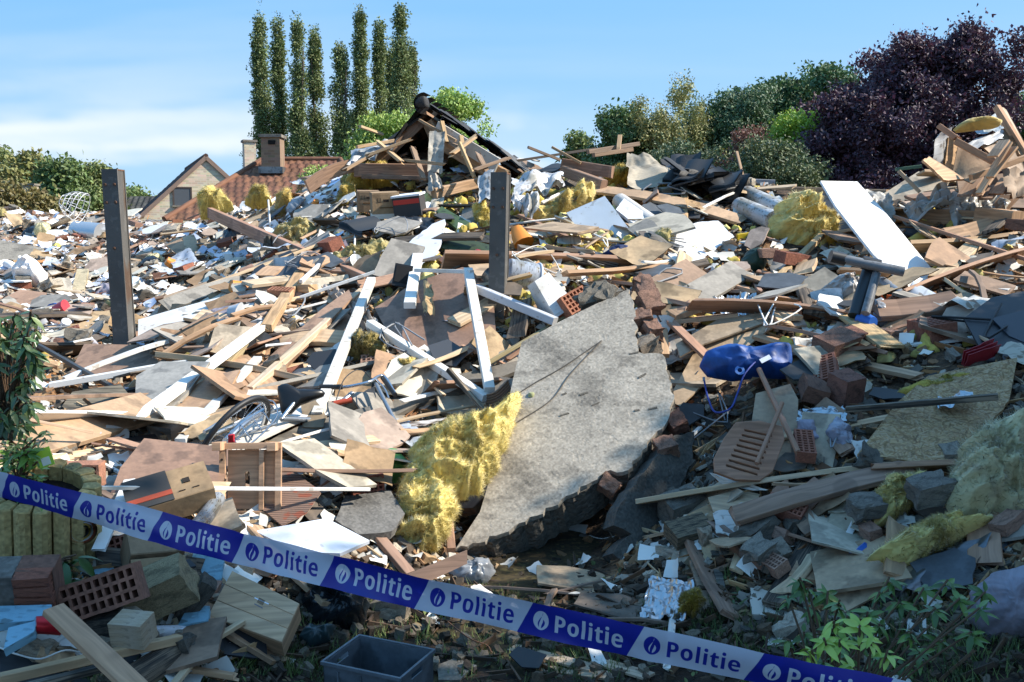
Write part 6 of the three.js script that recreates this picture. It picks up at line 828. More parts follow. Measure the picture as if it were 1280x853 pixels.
block('dark grey broken kerb piece beside the sandstone block', [242, 752, -0.25], E(0.1, 0.2, 0.9), 0.22, 0.07, 0.09, rough('#55514b', 0.008)); block('square grey timber offcut standing on the near timber', [166, 787, -0.3], E(0.2, -0.2, 0), 0.12, 0.09, 0.09, wood('#b5a283'), 0.02, 'timber_block');
block('charred timber end beside the square offcut', [130, 785, -0.15], E(0.1, 0.2, 0.1), 0.12, 0.11, 0.1, oldWood('#4b443c'), 0.15, 'timber_block');
block('grey concrete block with turquoise paint right of the dark slab', [852, 634, -0.15], E(0.35, 0.5, 0.2), 0.22, 0.15, 0.15, rough('#817e79', 0.006)); block('old wooden block under the concrete block', [862, 664, -0.2], E(0.35, 0.4, 0.15), 0.22, 0.08, 0.14, oldWood('#8b7a5c'), 0.04, 'timber_block');
block('rusty brick pier lump with mortar, near the splintered board', [1045, 436, -0.3], E(0.3, 0.6, 0.2), 0.26, 0.18, 0.18, rough('#a5705c', 0.008), 0.12, 'brick_lump'); block('red brick lump with white mortar below the pier lump', [1057, 486, -0.25], E(0.25, 0.5, 0.1), 0.15, 0.17, 0.15, rough('#a06152', 0.008), 0.1, 'brick_lump'); block('smaller red brick joined behind the pier lump', [1066, 424, -0.3], E(0.3, 0.6, 0.2), 0.12, 0.12, 0.14, rough('#8f5447', 0.006), 0.1, 'brick_lump');
block('grey mortared brick under the ochre wool', [1082, 634, -0.2], E(0.3, 0.25, 0.12), 0.16, 0.08, 0.12, rough('#97928c', 0.012), 0.3, 'brick_lump'); block('speckled grey brick beside the dusty wool block', [1162, 612, -0.28], E(0.3, 0.2, 0.2), 0.19, 0.11, 0.12, rough('#9b9690', 0.012), 0.3, 'brick_lump'); block('cream concrete piece right of the grey brick lump', [1200, 385, -0.2], E(0.2, 0.5, 0.2), 0.3, 0.12, 0.2, rough('#b7a48c', 0.006), 0.2); block('concrete lump on top of the broken slab', [762, 372, -0.4], E(0.2, 0.5, 0.2), 0.17, 0.12, 0.14, rough('#8c8880', 0.012), 0.4); block('grey concrete cap above the broken brick edge', [795, 340, -0.3], E(0.1, 0.2, 0.1), 0.16, 0.1, 0.12, rough('#a19a90', 0.01), 0.3);
bar('pine_plank', 'knotty pine plank leaning in the near corner', 'plank', [66, 762, -0.5], [172, 862, -0.42], 0.022, 0.07, wood('#c08a57'), {}); bar('pine_batten', 'pale pine batten crossing behind the knotty plank', 'batten', [-12, 852, -0.3], [224, 799, -0.18], 0.03, 0.035, wood('#cfa873')); bar('pine_batten', 'grey edged batten below the pale one', 'batten', [30, 860, -0.35], [132, 834, -0.3], 0.02, 0.03, oldWood('#a59a88'));
pipe('old_log', 'weathered grey brown round timber in front of the pine box', 'log', [[150, 862, -0.05], [205, 828, -0.08], [275, 790, -0.05]], 0.055, oldWood('#7d6a55'), { rad: 14 });
for (const [a, b, say] of [[[600, 816], [704, 842], 'flat pale lath pair on the soil below the tape'], [[640, 810], [742, 836], 'flat pale lath touching the lath pair'], [[744, 826], [812, 846], 'flat pale lath beneath the blue tape section'], [[700, 838], [765, 846], 'greyish lath between the pale ones']]) bar('flat_lath', say, 'lath', [...a, -0.02], [...b, -0.02], 0.01, 0.07, wood('#c4ab8c'));
for (const [px, py] of [[568, 838], [640, 690]].slice(0, 1)) plate('plaster_piece', 'flat grey plaster scrap on the soil behind the crate', 'plaster', [[545, 832], [570, 822], [596, 832], [575, 850], [548, 850]], [0, 0.95, 0.3], 0.015, rough('#8f8a82'), { jag: 0.006, off: -0.02 });

// ---------- yellow planter with ivy and shrubs ----------
{
  const m = rough('#e3c985', 0.008), g = at('concrete_planter', 'yellow ribbed concrete planter with green plants', 'planter', [52, 655, 3.75], E(0.25, 0.1, -0.12)), R = 0.2, N = 18;
  for (let i = 0; i < N; i++) { const a = i / N * 6.283, b = (i + 0.88) / N * 6.283, pts = [[R, a], [R + 0.014, (a * 3 + b) / 4], [R + 0.02, (a + b) / 2], [R + 0.014, (a + b * 3) / 4], [R, b], [R - 0.05, b], [R - 0.05, a]].map(([r, t]) => [Math.cos(t) * r, Math.sin(t) * r]), s = plateGeo(pts, 0.34, { bevel: 0.004 }); s.rotateX(-Math.PI / 2); s.translate(0, 0.17, 0); part(g, 'rib', jitterGeo(s, 0.004, 30), m); }
  part(g, 'lining', new THREE.CylinderGeometry(R - 0.035, R - 0.035, 0.33, 24, 1, true), m); part(g, 'soil', new THREE.CylinderGeometry(R - 0.04, R - 0.04, 0.02, 24), M('#3a2c20', 1, { map: TX.soil }), V(0, 0.1, 0));
  const h = at('concrete_planter', 'smaller broken piece of the yellow ribbed planter', 'planter', [104, 690, 3.9], E(0.3, 0.5, -0.1)); for (let i = 0; i < 6; i++) { const a = i / 14 * 6.283, b = (i + 0.93) / 14 * 6.283, pts = [[0.17, a], [0.185, (a + b) / 2], [0.17, b], [0.13, b], [0.13, a]].map(([r, t]) => [Math.cos(t + 0.3) * r, Math.sin(t + 0.3) * r]), s = plateGeo(pts, 0.26, { bevel: 0.004 }); s.rotateX(-Math.PI / 2); s.translate(0, 0.13, 0); part(h, 'rib', jitterGeo(s, 0.004, 30), rough('#a8925f', 0.02)); }
  { const t = at('coil_roll', 'rolled striped rubber mat under the tape', 'roll', [100, 655, -0.45], E(0.2, 0.5, 0.2)); ['#7a5a34', '#a8502f', '#cfcfcf', '#c9a24a', '#2c2a28'].forEach((c, i) => part(t, 'layer', new THREE.CylinderGeometry(0.055 - i * 0.008, 0.055 - i * 0.008, 0.14 + i * 0.001, 20, 1, true).rotateX(Math.PI / 2), M(c, 0.7))); }
  { const t = at('seed_packet', 'small green printed packet stuck in the planter', 'packet', [56, 572, 3.6], E(-0.2, 0.2, 0.3)); part(t, 'packet', boxG(0.05, 0.07, 0.008), M('#a9cf3a', 0.5)); part(t, 'print', boxG(0.03, 0.03, 0.009, 0, -0.015, 0.001), M('#e6eadc', 0.6)); }
}
const leafGeo = (() => { const pos = [], uv = [], idx = [], n = 5; for (let i = 0; i <= n; i++) { const t = i / n, w = 0.34 * Math.sin(Math.pow(t, 0.75) * Math.PI) ** 0.8 * 0.5; for (const s of [-1, 0, 1]) { pos.push(s * w, -0.22 * t * t + (s ? 0.05 * Math.sin(t * 3.1) : 0), t); uv.push(s, t); } } for (let i = 0; i < n; i++) for (const s of [0, 1]) { const a = i * 3 + s; idx.push(a, a + 1, a + 3, a + 1, a + 4, a + 3); } return finish(pos, idx, uv); })();
function leafyShrub(name, label, base, spots, hexes, L, per, cat = 'shrub', droop = 0.25) {   // stems from the base to each spot, a whorl of leaves at each
  const g = group(name, label, cat, base), ms = hexes.map((h) => M(h, 0.42, { transmission: 0.22, thickness: 0 })); let cnt = 0;
  for (const s of spots) {
    const p = s.clone().sub(base), k = Math.floor(rnd() * 99), st = part(g, 'stem', tubeGeo([V(p.x * 0.2 + rr(-0.03, 0.03), 0, p.z * 0.2), p.clone().multiplyScalar(0.6).add(V(rr(-0.03, 0.03), 0, rr(-0.03, 0.03))), p], 0.004, { rad: 4 }), M('#5a4634', 0.9)), ax = V(rr(-0.5, 0.5), 1, rr(0, 0.7)).normalize(), q0 = new THREE.Quaternion().setFromUnitVectors(V(0, 1, 0), ax);
    for (let i = 0; i < per; i++) { const a = i / per * 6.283 * 1.62 + k, l = part(g, 'leaf', leafGeo, pick(ms), p.clone().addScaledVector(ax, -rr(0, 0.03)), q0.clone().multiply(E(rr(-0.5, 0.35) + droop, a, rr(-0.3, 0.3)))); l.scale.setScalar(L * rr(0.65, 1.15)); cnt++; }
  }
  return g;
}
{
  const spots = []; for (const [px, py] of [[985, 745], [1000, 722], [1015, 760], [1035, 740], [1040, 785], [1060, 770], [1075, 800], [1100, 740], [1112, 722], [1100, 780], [1125, 752], [1140, 790], [1155, 735], [1170, 760], [1185, 725], [1200, 748], [1225, 760], [1180, 800], [1215, 790], [1060, 820], [1030, 825], [1095, 825], [1130, 830], [985, 800], [1005, 790], [1010, 735], [1085, 765], [1050, 750], [1150, 815], [1232, 740]]) spots.push(W(px, py, rr(2.95, 3.4)));
  leafyShrub('rhododendron_shrub', 'glossy green evergreen shrub in front of the shaded rubble', V(1.05, 0, -3.15), spots, ['#56752f', '#45632b', '#64833a'], 0.058, 10);
  leafyShrub('rhododendron_shrub', 'yellow green shrub tips growing before the darker leaves', V(1.05, 0, -2.9), [[1042, 776], [1050, 800], [1090, 795], [1015, 812], [1068, 835], [1045, 838], [1075, 782], [1030, 798], [1110, 812]].map(([x, y]) => W(x, y, rr(2.75, 2.95))), ['#a2bd4e', '#93b146', '#adc458'], 0.06, 9);
  leafyShrub('laurel_sprig', 'drooping dark laurel sprig over the ribbed tile', W(72, 700, 3.5), [[78, 700], [92, 708], [86, 722], [70, 712], [95, 694]].map(([x, y]) => W(x, y, 3.4)), ['#3c5a2b', '#466630'], 0.11, 4, 'plant', 0.8);
  leafyShrub('planter_plant', 'fresh green plant growing in the yellow planter', W(20, 620, 3.7), Array.from({ length: 28 }, () => W(rr(-8, 58), rr(560, 625), rr(3.45, 3.8))), ['#6d9038', '#5c8032', '#7fa044'], 0.055, 7, 'plant', 0.1);
  leafyShrub('planter_plant', 'grey green fine leaved plant above the fresh one', W(25, 580, 3.9), Array.from({ length: 26 }, () => W(rr(-5, 60), rr(535, 580), rr(3.6, 3.95))), ['#6f8457', '#627a4c'], 0.035, 9, 'plant', 0);
  leafyShrub('ivy_hedge', 'dark ivy covered stump beside the tall steel post', W(5, 520, 3.5), Array.from({ length: 95 }, () => { const py = rr(388, 535); return W(rr(-30, 44), py, rr(3.25, 3.75)); }), ['#4d6a3a', '#5a7844', '#415a33', '#7f9058'], 0.058, 6, 'ivy', 0.6);
  const core = new THREE.Mesh(rockGeo(0.1, 0.4, 0.1, 4, 0.4), rough('#4b4336', 0.02)); core.position.copy(W(-2, 490, 3.7)); top(core, 'tree_stump', 'old stump hidden inside the ivy', 'stump');
  leafyShrub('ground_ivy', 'low green ground cover in front of the foil', W(905, 742, 4.2), [[890, 748], [905, 740], [915, 750], [925, 742], [900, 755]].map(([x, y]) => P(x, y, -0.05)), ['#3f552c', '#4a6330'], 0.045, 7, 'plant', 0.1);
}

// ---------- police tape ----------
{
  const w = 2048, h = 256; // two sections: blue, then white
  const map = canvasTex(w, h, (c) => {
    c.fillStyle = '#c3c9d6'; c.fillRect(0, 0, w, h); const bl = '#1d2a94', wt = '#c9cfda', sl = 130, half = w / 2;
    c.fillStyle = bl; for (const o of [-w, 0, w]) { c.beginPath(); c.moveTo(o + sl, 0); c.lineTo(o + half + sl, 0); c.lineTo(o + half, h); c.lineTo(o, h); c.closePath(); c.fill(); }
    const logo = (x, disc, fl) => { c.fillStyle = disc; c.beginPath(); c.arc(x, h * 0.52, 74, 0, 7); c.fill(); c.fillStyle = fl; c.beginPath(); c.moveTo(x + 12, h * 0.52 - 64); c.bezierCurveTo(x + 26, h * 0.4, x - 62, h * 0.56, x - 14, h * 0.52 + 58); c.bezierCurveTo(x - 26, h * 0.58, x + 2, h * 0.52, x + 12, h * 0.52 - 64); c.fill(); c.beginPath(); c.moveTo(x + 20, h * 0.52 - 12); c.bezierCurveTo(x + 56, h * 0.55, x + 30, h * 0.72, x + 4, h * 0.52 + 62); c.bezierCurveTo(x + 2, h * 0.62, x + 24, h * 0.58, x + 20, h * 0.52 - 12); c.fill(); };
    c.textBaseline = 'middle'; c.font = 'bold 190px sans-serif';
    const word = (x, col) => { c.fillStyle = col; c.save(); c.translate(x, h * 0.53); const k = 660 / c.measureText('Politie').width; c.scale(k, 1); c.fillText('Politie', 0, 0); c.restore(); };
    logo(215, wt, bl); word(330, wt); logo(half + 215, bl, wt); word(half + 330, bl);
  });
  map.wrapS = THREE.RepeatWrapping;
  const keyp = [[-170, 566, 545, 2.83], [0, 607, 0, 2.60], [320, 691, 0, 2.33], [640, 768, 0, 2.11], [960, 839, 0, 1.93], [1280, 905, 0, 1.78], [1420, 930, 0, 1.72]].map(([x, y, , d]) => W(x, y, d)), cv = new THREE.CatmullRomCurve3(keyp), n = 90, pos = [], uv = [], idx = [], HW = 0.0405;
  const edge = W(103, 612, 2.53), segL = 0.249; let s0 = 0; { let best = 9; for (let i = 0; i <= 400; i++) { const p = cv.getPointAt(i / 400), dd = p.distanceTo(W(88, 630, 2.53)); if (dd < best) { best = dd; s0 = i / 400; } } }
  const Lt = cv.getLength();
  for (let i = 0; i <= n; i++) { const t = i / n, p = cv.getPointAt(t), T = cv.getTangentAt(t), up = V(0, 1, 0.12 + 0.7 * (fbm(t * 5, 2, 7, 3) - 0.5)).addScaledVector(T, -T.y).normalize(), nn = V().crossVectors(T, up); for (let j = 0; j <= 4; j++) { const e = (j / 4 - 0.5) * 2, q = p.clone().addScaledVector(up, e * HW).addScaledVector(nn, 0.011 * (fbm(t * 34, e * 1.5, 3, 4) - 0.5) * 2 + 0.004 * Math.sin(e * 2 + t * 9)); pos.push(q.x, q.y, q.z); uv.push(((t - s0) * Lt / segL) / 2 + 0.5 - 0.03, j / 4); } }
  for (let i = 0; i < n; i++) for (let j = 0; j < 4; j++) { const a = i * 5 + j; idx.push(a, a + 5, a + 1, a + 1, a + 5, a + 6); }
  top(new THREE.Mesh(finish(pos, idx, uv), M('#f2f3f6', 0.35, { map, transmission: 0.12, thickness: 0 })), 'police_tape', 'blue and white police tape stretched across the foreground', 'barrier tape');
}

// tumbled dark roof tiles on the skyline
for (let i = 0; i < 40; i++) { const px = rr(846, 925), py = 206 + (px - 846) * 0.30 + rr(-2, 12), p = W(px, py, rr(10.9, 11.9)); const y = H(p.x, p.z); p.y = Math.min(p.y, y + 0.42); const o = new THREE.Mesh(oneTile, pick([slateTile, slateTile, M('#2a2b2d', 0.6), M('#55565a', 0.7, { map: TX.plain })])); o.position.copy(p); o.quaternion.copy(E(0.35 + rr(-0.4, 0.4), rr(-0.9, 0.9), rr(-0.3, 0.4))); top(o, 'roof_tile', 'dark pantile in the tumbled heap beside the tarpaulin', 'roof tile', 'tumbled pantiles beside the tarpaulin'); }

// ---------- loose debris: every piece that can be told apart is a thing of its own ----------
const marks = [['tall steel post', 155, 440], ['shorter steel post', 626, 340], ['big tilted slab', 720, 530], ['blue nylon bag', 930, 455], ['OSB sheet', 1170, 520], ['white sloping board', 1110, 300], ['collapsed gable', 530, 215], ['white cabinet panel', 750, 285], ['wire dome', 95, 280], ['bent bicycle', 340, 540], ['pine box', 315, 770], ['yellow planter', 60, 660], ['crumpled foil sheet', 835, 745], ['dusty wool block', 1240, 600], ['brick gable', 230, 285], ['yellow beam', 340, 360], ['reddish fibreboard', 545, 400], ['crumpled white bag', 40, 350], ['broken roof box', 1225, 260], ['tumbled roof tiles', 890, 235], ['orange veneer boards', 990, 635], ['evergreen shrub', 1080, 780], ['plywood sheets', 900, 420], ['grey plastic crate', 470, 820], ['concrete lintel', 20, 318], ['red tiled house', 350, 265], ['moving boxes', 480, 262]].map(([n, x, y]) => [n, W(x, y, (D(x, y) || 12))]);
const nearest = (p) => { let b = 1e9, r = ''; for (const [n, q] of marks) { const d = p.distanceToSquared(q) / (1 + 0.02 * q.lengthSq()); if (d < b) { b = d; r = n; } } return r; };
const frag = (s, n = 6, jag = 0.03, th = 0.014) => { const pts = []; const ax = rr(0.55, 1), r0 = rr(0, 6.28); for (let i = 0; i < n; i++) { const a = (i + rr(-0.3, 0.3)) / n * 6.283, r = s * rr(0.65, 1.05); pts.push([Math.cos(a) * r, Math.sin(a) * r * ax]); } return plateGeo(pts, th, { jag: s * jag, step: s * 0.3 }); };
const quadFrag = (s, th, cut = 0.2) => { const a = s * rr(0.5, 1), b = s * rr(0.3, 0.7), c = () => rr(0, cut) * s; return plateGeo([[-a + c(), -b + c()], [a - c(), -b + c() * 0.3], [a - c() * 0.3, b - c()], [rr(-0.2, 0.2) * a, b - c() * 0.5], [-a + c(), b - c()]], th, { jag: s * 0.015, step: s * 0.3 }); };
const V6 = (f, n = 6) => Array.from({ length: n }, f);
const KIND = {
  plank: { name: 'broken_plank', cat: 'plank', word: 'broken plank', g: V6(() => beamGeo(rr(0.35, 1.0), rr(0.016, 0.035), rr(0.06, 0.13), { splinter: rr(0.01, 0.07), warp: rr(-0.02, 0.02), seg: 3 }), 10), m: [['pale pine', wood(C.pineL)], ['pine', wood(C.pine)], ['reddish', wood('#a8734c')], ['brown', wood('#8a5d3e')], ['dark old', oldWood('#6e5f50')], ['tan', wood('#bd9060')]], lie: 0 },
  lath: { name: 'thin_lath', cat: 'lath', word: 'thin lath', g: V6(() => beamGeo(rr(0.35, 0.9), rr(0.01, 0.018), rr(0.018, 0.03), { splinter: rr(0.01, 0.04), warp: rr(-0.03, 0.03), seg: 3 }), 8), m: [['pale', wood(C.pineL)], ['pine', wood('#b98d5c')], ['white', pvc], ['dark', wood('#6b4a33')], ['reddish', wood('#9b6543')]], lie: 0, tilt: 0.7 },
  board: { name: 'board_fragment', cat: 'board', word: 'broken board piece', g: V6(() => quadFrag(rr(0.14, 0.36), rr(0.008, 0.018)), 12), m: [['tan', board('#cfae88')], ['orange brown', board('#bf8d60')], ['beige', board('#d8c5ab')], ['brown', board('#9f785b')], ['grey', board('#aca7a0')], ['cream', board('#e3d8c2')]] },
  plaster: { name: 'plaster_piece', cat: 'plaster', word: 'plasterboard piece', g: V6(() => frag(rr(0.09, 0.24), 6, 0.05, rr(0.01, 0.014)), 12), m: [['white', paint('#e0dfdb', 0.9)], ['off white', board('#d5cfc4', 0.9)], ['grey', board('#a9a7a4', 0.9)], ['pinkish', board('#d1b6a6', 0.9)], ['yellowish white', paint('#dad2c0', 0.8)]] },
  brick: { name: 'loose_brick', cat: 'brick', word: 'loose brick', g: V6(() => jitterGeo(new THREE.BoxGeometry(0.19 * rr(0.5, 1), 0.065, 0.09, 4, 2, 3), 0.008, 14), 8), m: [['red', rough('#a55a42')], ['pinkish', rough('#bf9280')], ['pale', rough('#c9b8a5')], ['brown', rough('#84503c')], ['mortar grey', rough('#a59d92')]] },
  hbrick: { name: 'perforated_brick', cat: 'brick', word: 'perforated brick', g: [hollowA, hollowB], m: [['red', rough('#ad6048')], ['orange', rough('#c07a58')], ['pinkish', rough('#c29684')]], s: [0.6, 0.9] },
  lumpc: { name: 'mortar_lump', cat: 'rubble lump', word: 'mortar lump', g: V6(() => rockGeo(rr(0.08, 0.2), rr(0.06, 0.13), rr(0.07, 0.16), 3, 0.5), 10), m: [['grey', rough('#98938b')], ['beige', rough('#bdae9a')], ['pale', rough('#cfc6b8')], ['dark', rough('#5d5852')]] },
  paper: { name: 'paper_scrap', cat: 'paper', word: 'paper sheet', g: V6(() => { const a = rr(0.08, 0.14), b = rr(0.08, 0.16); return sheetGeo(V(-a, b, 0), V(a, b * 0.9, 0.02), V(a, -b, 0), V(-a * 0.9, -b, 0.01), { nu: 7, nv: 7, fold: rr(0.01, 0.03), folds: 0.7, crumple: 0.02, f: 10, rag: 0.12 }); }, 10), m: [['white', paperM('#e6e2da')], ['cream', paperM('#dbd2bf')], ['pale blue', paperM('#c0cad8')], ['brown', paperM('#b49268')]] },
  bag: { name: 'plastic_bag', cat: 'bag', word: 'crumpled bag', g: V6(() => lumpGeo([[-0.12, -0.1], [0.1, -0.12], [0.14, 0.02], [0.05, 0.12], [-0.12, 0.09]], 0.055, { nr: 14, na: 40, amp: 0.8, f: 9, edge: 0.35 }), 5), m: [['white', M('#e2ddd6', 0.5)], ['clear', film('#cfd4da', 0.25, 0.35)], ['black', M('#202226', 0.3)], ['pale blue', M('#b9c1cc', 0.5)], ['lilac grey', cloth('#aaa6b8')]] },
  wool: { name: 'insulation_tuft', cat: 'insulation', word: 'glass wool tuft', g: V6(() => fuzz(lumpGeo([[-0.11, -0.08], [0.08, -0.11], [0.13, 0.02], [0.04, 0.1], [-0.1, 0.08]], 0.07, { nr: 12, na: 34, amp: 1.0, f: 11, edge: 0.4 }), 1200, 0.022, 0.0012), 6), m: [['yellow', wy], ['pale yellow', wp], ['ochre', wd], ['brownish', wg]] },
  long: { name: 'fallen_board', cat: 'board', word: 'long fallen board', g: V6(() => beamGeo(rr(0.9, 1.7), rr(0.014, 0.025), rr(0.13, 0.34), { splinter: rr(0.01, 0.08), warp: rr(-0.03, 0.05), seg: 5 }), 10), m: [['tan', board('#c7a078')], ['brown', board('#9a7052')], ['pale', wood(C.pineL)], ['white', paint('#e9e6e0', 0.6)], ['grey', board('#a7a29a')], ['beige', board('#d6c2a4')], ['reddish', wood('#b5835f')]], lie: 0, tilt: 0.5 },
  tile: { name: 'roof_tile', cat: 'roof tile', word: 'loose roof tile', g: V6(() => { const t = thickTile(0.28, 0.36); return t; }, 2), m: [['black', slateTile], ['grey', greyTile2], ['charcoal', M('#2a2b2d', 0.6)]] },
  slate: { name: 'slate_shard', cat: 'slate', word: 'dark sheet shard', g: V6(() => frag(rr(0.1, 0.22), 5, 0.03, 0.008), 8), m: [['black', M('#232427', 0.6)], ['slate grey', M('#4a4d52', 0.7, { map: TX.plain })], ['blue grey', M('#5e6670', 0.6, { map: TX.plain })], ['dark brown', board('#4c382b')]] },
  cable: { name: 'loose_cable', cat: 'cable', word: 'curled cable', g: V6(() => { const p = [], n = 6; for (let i = 0; i < n; i++) p.push(V(rr(-0.2, 0.2), rr(-0.2, 0.2), rr(0, 0.08))); return tubeGeo(p, rr(0.003, 0.007), { seg: 26, rad: 5 }); }, 6), m: [['black', M('#1d1d1f', 0.6)], ['white', pvc], ['grey', M('#85878a', 0.6)]] },
  card: { name: 'cardboard_piece', cat: 'cardboard', word: 'torn cardboard piece', g: V6(() => { const a = rr(0.1, 0.22), b = rr(0.08, 0.18); return sheetGeo(V(-a, b, 0), V(a, b, 0), V(a, -b, 0), V(-a, -b, 0), { nu: 6, nv: 6, fold: rr(0, 0.05), folds: 0.5, crumple: 0.012, rag: 0.1, th: 0.005 }); }, 8), m: [['brown', cardM], ['pale', board('#c8a87c', 0.9)], ['dark', cardD]] },
  ware: { name: 'plastic_piece', cat: 'plastic piece', word: 'plastic household piece', g: V6(() => { const c = new THREE.CylinderGeometry(rr(0.03, 0.06), rr(0.03, 0.07), rr(0.06, 0.16), 12, 2); return jitterGeo(c, 0.01, 12); }, 6), m: [['blue', M('#2a62b5', 0.4)], ['red', M('#b2323a', 0.4)], ['orange', M('#d8842e', 0.5)], ['white', M('#e4e4e4', 0.35)], ['green', M('#4f8a4d', 0.45)], ['yellow', M('#d6bf3c', 0.45)], ['steel', metal('#b9bdc1')], ['pale grey', M('#b9bcc0', 0.4)]] },
};
// what lies where: weights by region of the mound
const MIX = {
  pale: { plank: 5, lath: 5, board: 13, plaster: 46, brick: 13, hbrick: 5, lumpc: 12, paper: 13, bag: 4, wool: 1, slate: 4, cable: 2, card: 9, ware: 9 },
  high: { plank: 14, lath: 12, board: 12, plaster: 14, brick: 2, lumpc: 3, paper: 8, bag: 1, wool: 3, tile: 5, slate: 9, cable: 3, card: 5, ware: 2 },
  wood: { plank: 19, lath: 14, board: 15, plaster: 19, brick: 5, hbrick: 2, lumpc: 7, paper: 8, slate: 7, cable: 2, card: 5, ware: 3 },
  tiles: { plank: 10, lath: 16, board: 6, plaster: 3, tile: 34, slate: 8, wool: 3, paper: 2 },
  shade: { plank: 16, lath: 12, board: 20, plaster: 9, brick: 7, hbrick: 2, lumpc: 8, paper: 2, slate: 13, cable: 3, card: 4, ware: 2 },
  near: { plank: 8, lath: 6, board: 8, plaster: 8, brick: 10, hbrick: 4, lumpc: 14, paper: 3, slate: 10, cable: 3, card: 4, ware: 3 },
  soil: { lath: 5, plaster: 4, lumpc: 5, slate: 4, board: 2 },
};
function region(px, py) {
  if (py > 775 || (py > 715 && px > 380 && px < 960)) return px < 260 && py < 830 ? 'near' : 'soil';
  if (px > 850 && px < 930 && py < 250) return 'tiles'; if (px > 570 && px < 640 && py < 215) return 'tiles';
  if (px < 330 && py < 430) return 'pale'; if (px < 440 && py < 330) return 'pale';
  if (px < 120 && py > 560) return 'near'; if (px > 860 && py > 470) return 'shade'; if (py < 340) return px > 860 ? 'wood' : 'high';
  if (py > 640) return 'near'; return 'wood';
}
const count = {}, CAP = 240, slots = {};
const drawn = (mix) => { let t = 0; for (const k in mix) t += mix[k]; let r = rnd() * t; for (const k in mix) if ((r -= mix[k]) <= 0) return k; return 'plank'; };
const qUp = new THREE.Quaternion(), qa = new THREE.Quaternion();
function lieQ(n, spin, tilt) { const N = n.clone().add(V(rr(-1, 1), rr(-0.3, 0.6), rr(-0.6, 1)).multiplyScalar(tilt)).normalize(); qUp.setFromUnitVectors(V(0, 0, 1), N); qa.setFromAxisAngle(V(0, 0, 1), spin); return qUp.clone().multiply(qa); }
let total = 0; const kindR = {};
function scatter(n, x0, x1, y0, y1, lift = 0.05, only = '', along = null) {
  for (let i = 0; i < n; i++) {
    const px = rr(x0, x1), py = rr(y0, y1), d = D(px, py); if (!d) continue;
    if (keep.some((k) => inPoly(px, py, k)) && rnd() < 0.97) continue;
    const reg = region(px, py), kind = only || drawn(MIX[reg]), K = KIND[kind]; if ((count[kind] ?? 0) >= CAP) continue; if (reg === 'soil' && rnd() < 0.7) continue;
    count[kind] = (count[kind] ?? 0) + 1; total++;
    const p = W(px, py, d), N = HN(p.x, p.z), [tone, m] = reg === 'pale' && kind === 'board' ? pick([K.m[2], K.m[4], K.m[5], K.m[0]]) : pick(K.m), o = new THREE.Mesh(pick(K.g), m), sz = (K.s ? rr(...K.s) : rr(0.7, 1.25)) * (reg === 'pale' ? 1.1 : d < 5.5 ? 0.95 : 1.25);
    o.scale.setScalar(sz); p.addScaledVector(N, lift * rr(0.2, 1.5)); o.position.copy(p);
    if (K.lie === 0 || kind === 'tile' || kind === 'brick' || kind === 'ware' || kind === 'lumpc') { const a = along === null ? rr(0, 6.28) : along + rr(-0.5, 0.5), t = K.tilt ?? 0.35, dir = V(Math.cos(a), rr(-t, t) * 0.8, Math.sin(a)); dir.addScaledVector(N, -dir.dot(N) * 0.75).normalize(); o.quaternion.copy(dirQ(V(0, 0, 0), dir, rr(-0.6, 0.6))); if (kind === 'tile') o.quaternion.copy(lieQ(N, a, 0.5)).multiply(E(Math.PI / 2, 0, 0)); if (kind === 'ware') o.quaternion.multiply(E(0, 0, rr(0.6, 1.6))); }
    else o.quaternion.copy(lieQ(N, rr(0, 6.28), kind === 'paper' || kind === 'card' ? 0.5 : kind === 'board' || kind === 'plaster' ? 0.55 : 0.3));
    const at = nearest(p), ge = o.geometry; if (!ge.boundingSphere) ge.computeBoundingSphere(); const rad = ge.boundingSphere.radius * sz, md = kindR[kind] ??= K.g.reduce((s, g) => { g.computeBoundingSphere(); return s + g.boundingSphere.radius; }, 0) / K.g.length, big = rad > md * 1.2 ? 'large ' : rad < md * 0.82 ? 'small ' : '';
    const ax = V(K.lie === 0 ? 1 : 0, 0, K.lie === 0 ? 0 : 1).applyQuaternion(o.quaternion), up = Math.abs(ax.y), pose = K.lie === 0 ? (up > 0.5 ? 'sticking up' : up > 0.22 ? 'lying askew' : 'lying flat') : ['brick', 'ware', 'lumpc', 'hbrick', 'bag', 'wool', 'cable'].includes(kind) ? 'resting' : up > 0.85 ? 'lying flat' : up > 0.5 ? 'lying askew' : 'propped up';
    const say = `${big}${tone} ${K.word} ${pose} near the ${at}`; top(o, K.name, say, K.cat, `${big}${tone} ${K.word}s ${pose} near the ${at}`);
  }
}
scatter(16, 90, 440, 400, 600, 0.1, 'long', 2.4); scatter(8, 820, 1260, 300, 410, 0.06, 'long', 2.8); scatter(5, 1000, 1240, 580, 690, 0.04, 'long', 0.5); scatter(6, 640, 860, 260, 340, 0.06, 'long', 0.3); scatter(7, 200, 420, 300, 400, 0.06, 'long', 2.6);
scatter(620, 0, 430, 255, 450, 0.08); scatter(330, 300, 860, 200, 360, 0.12); scatter(300, 150, 650, 340, 660, 0.12); scatter(360, 790, 1280, 235, 470, 0.12); scatter(300, 840, 1280, 440, 740, 0.08); scatter(170, 0, 300, 560, 853); scatter(60, 300, 1000, 690, 853); scatter(60, 850, 935, 205, 248, 0.12);

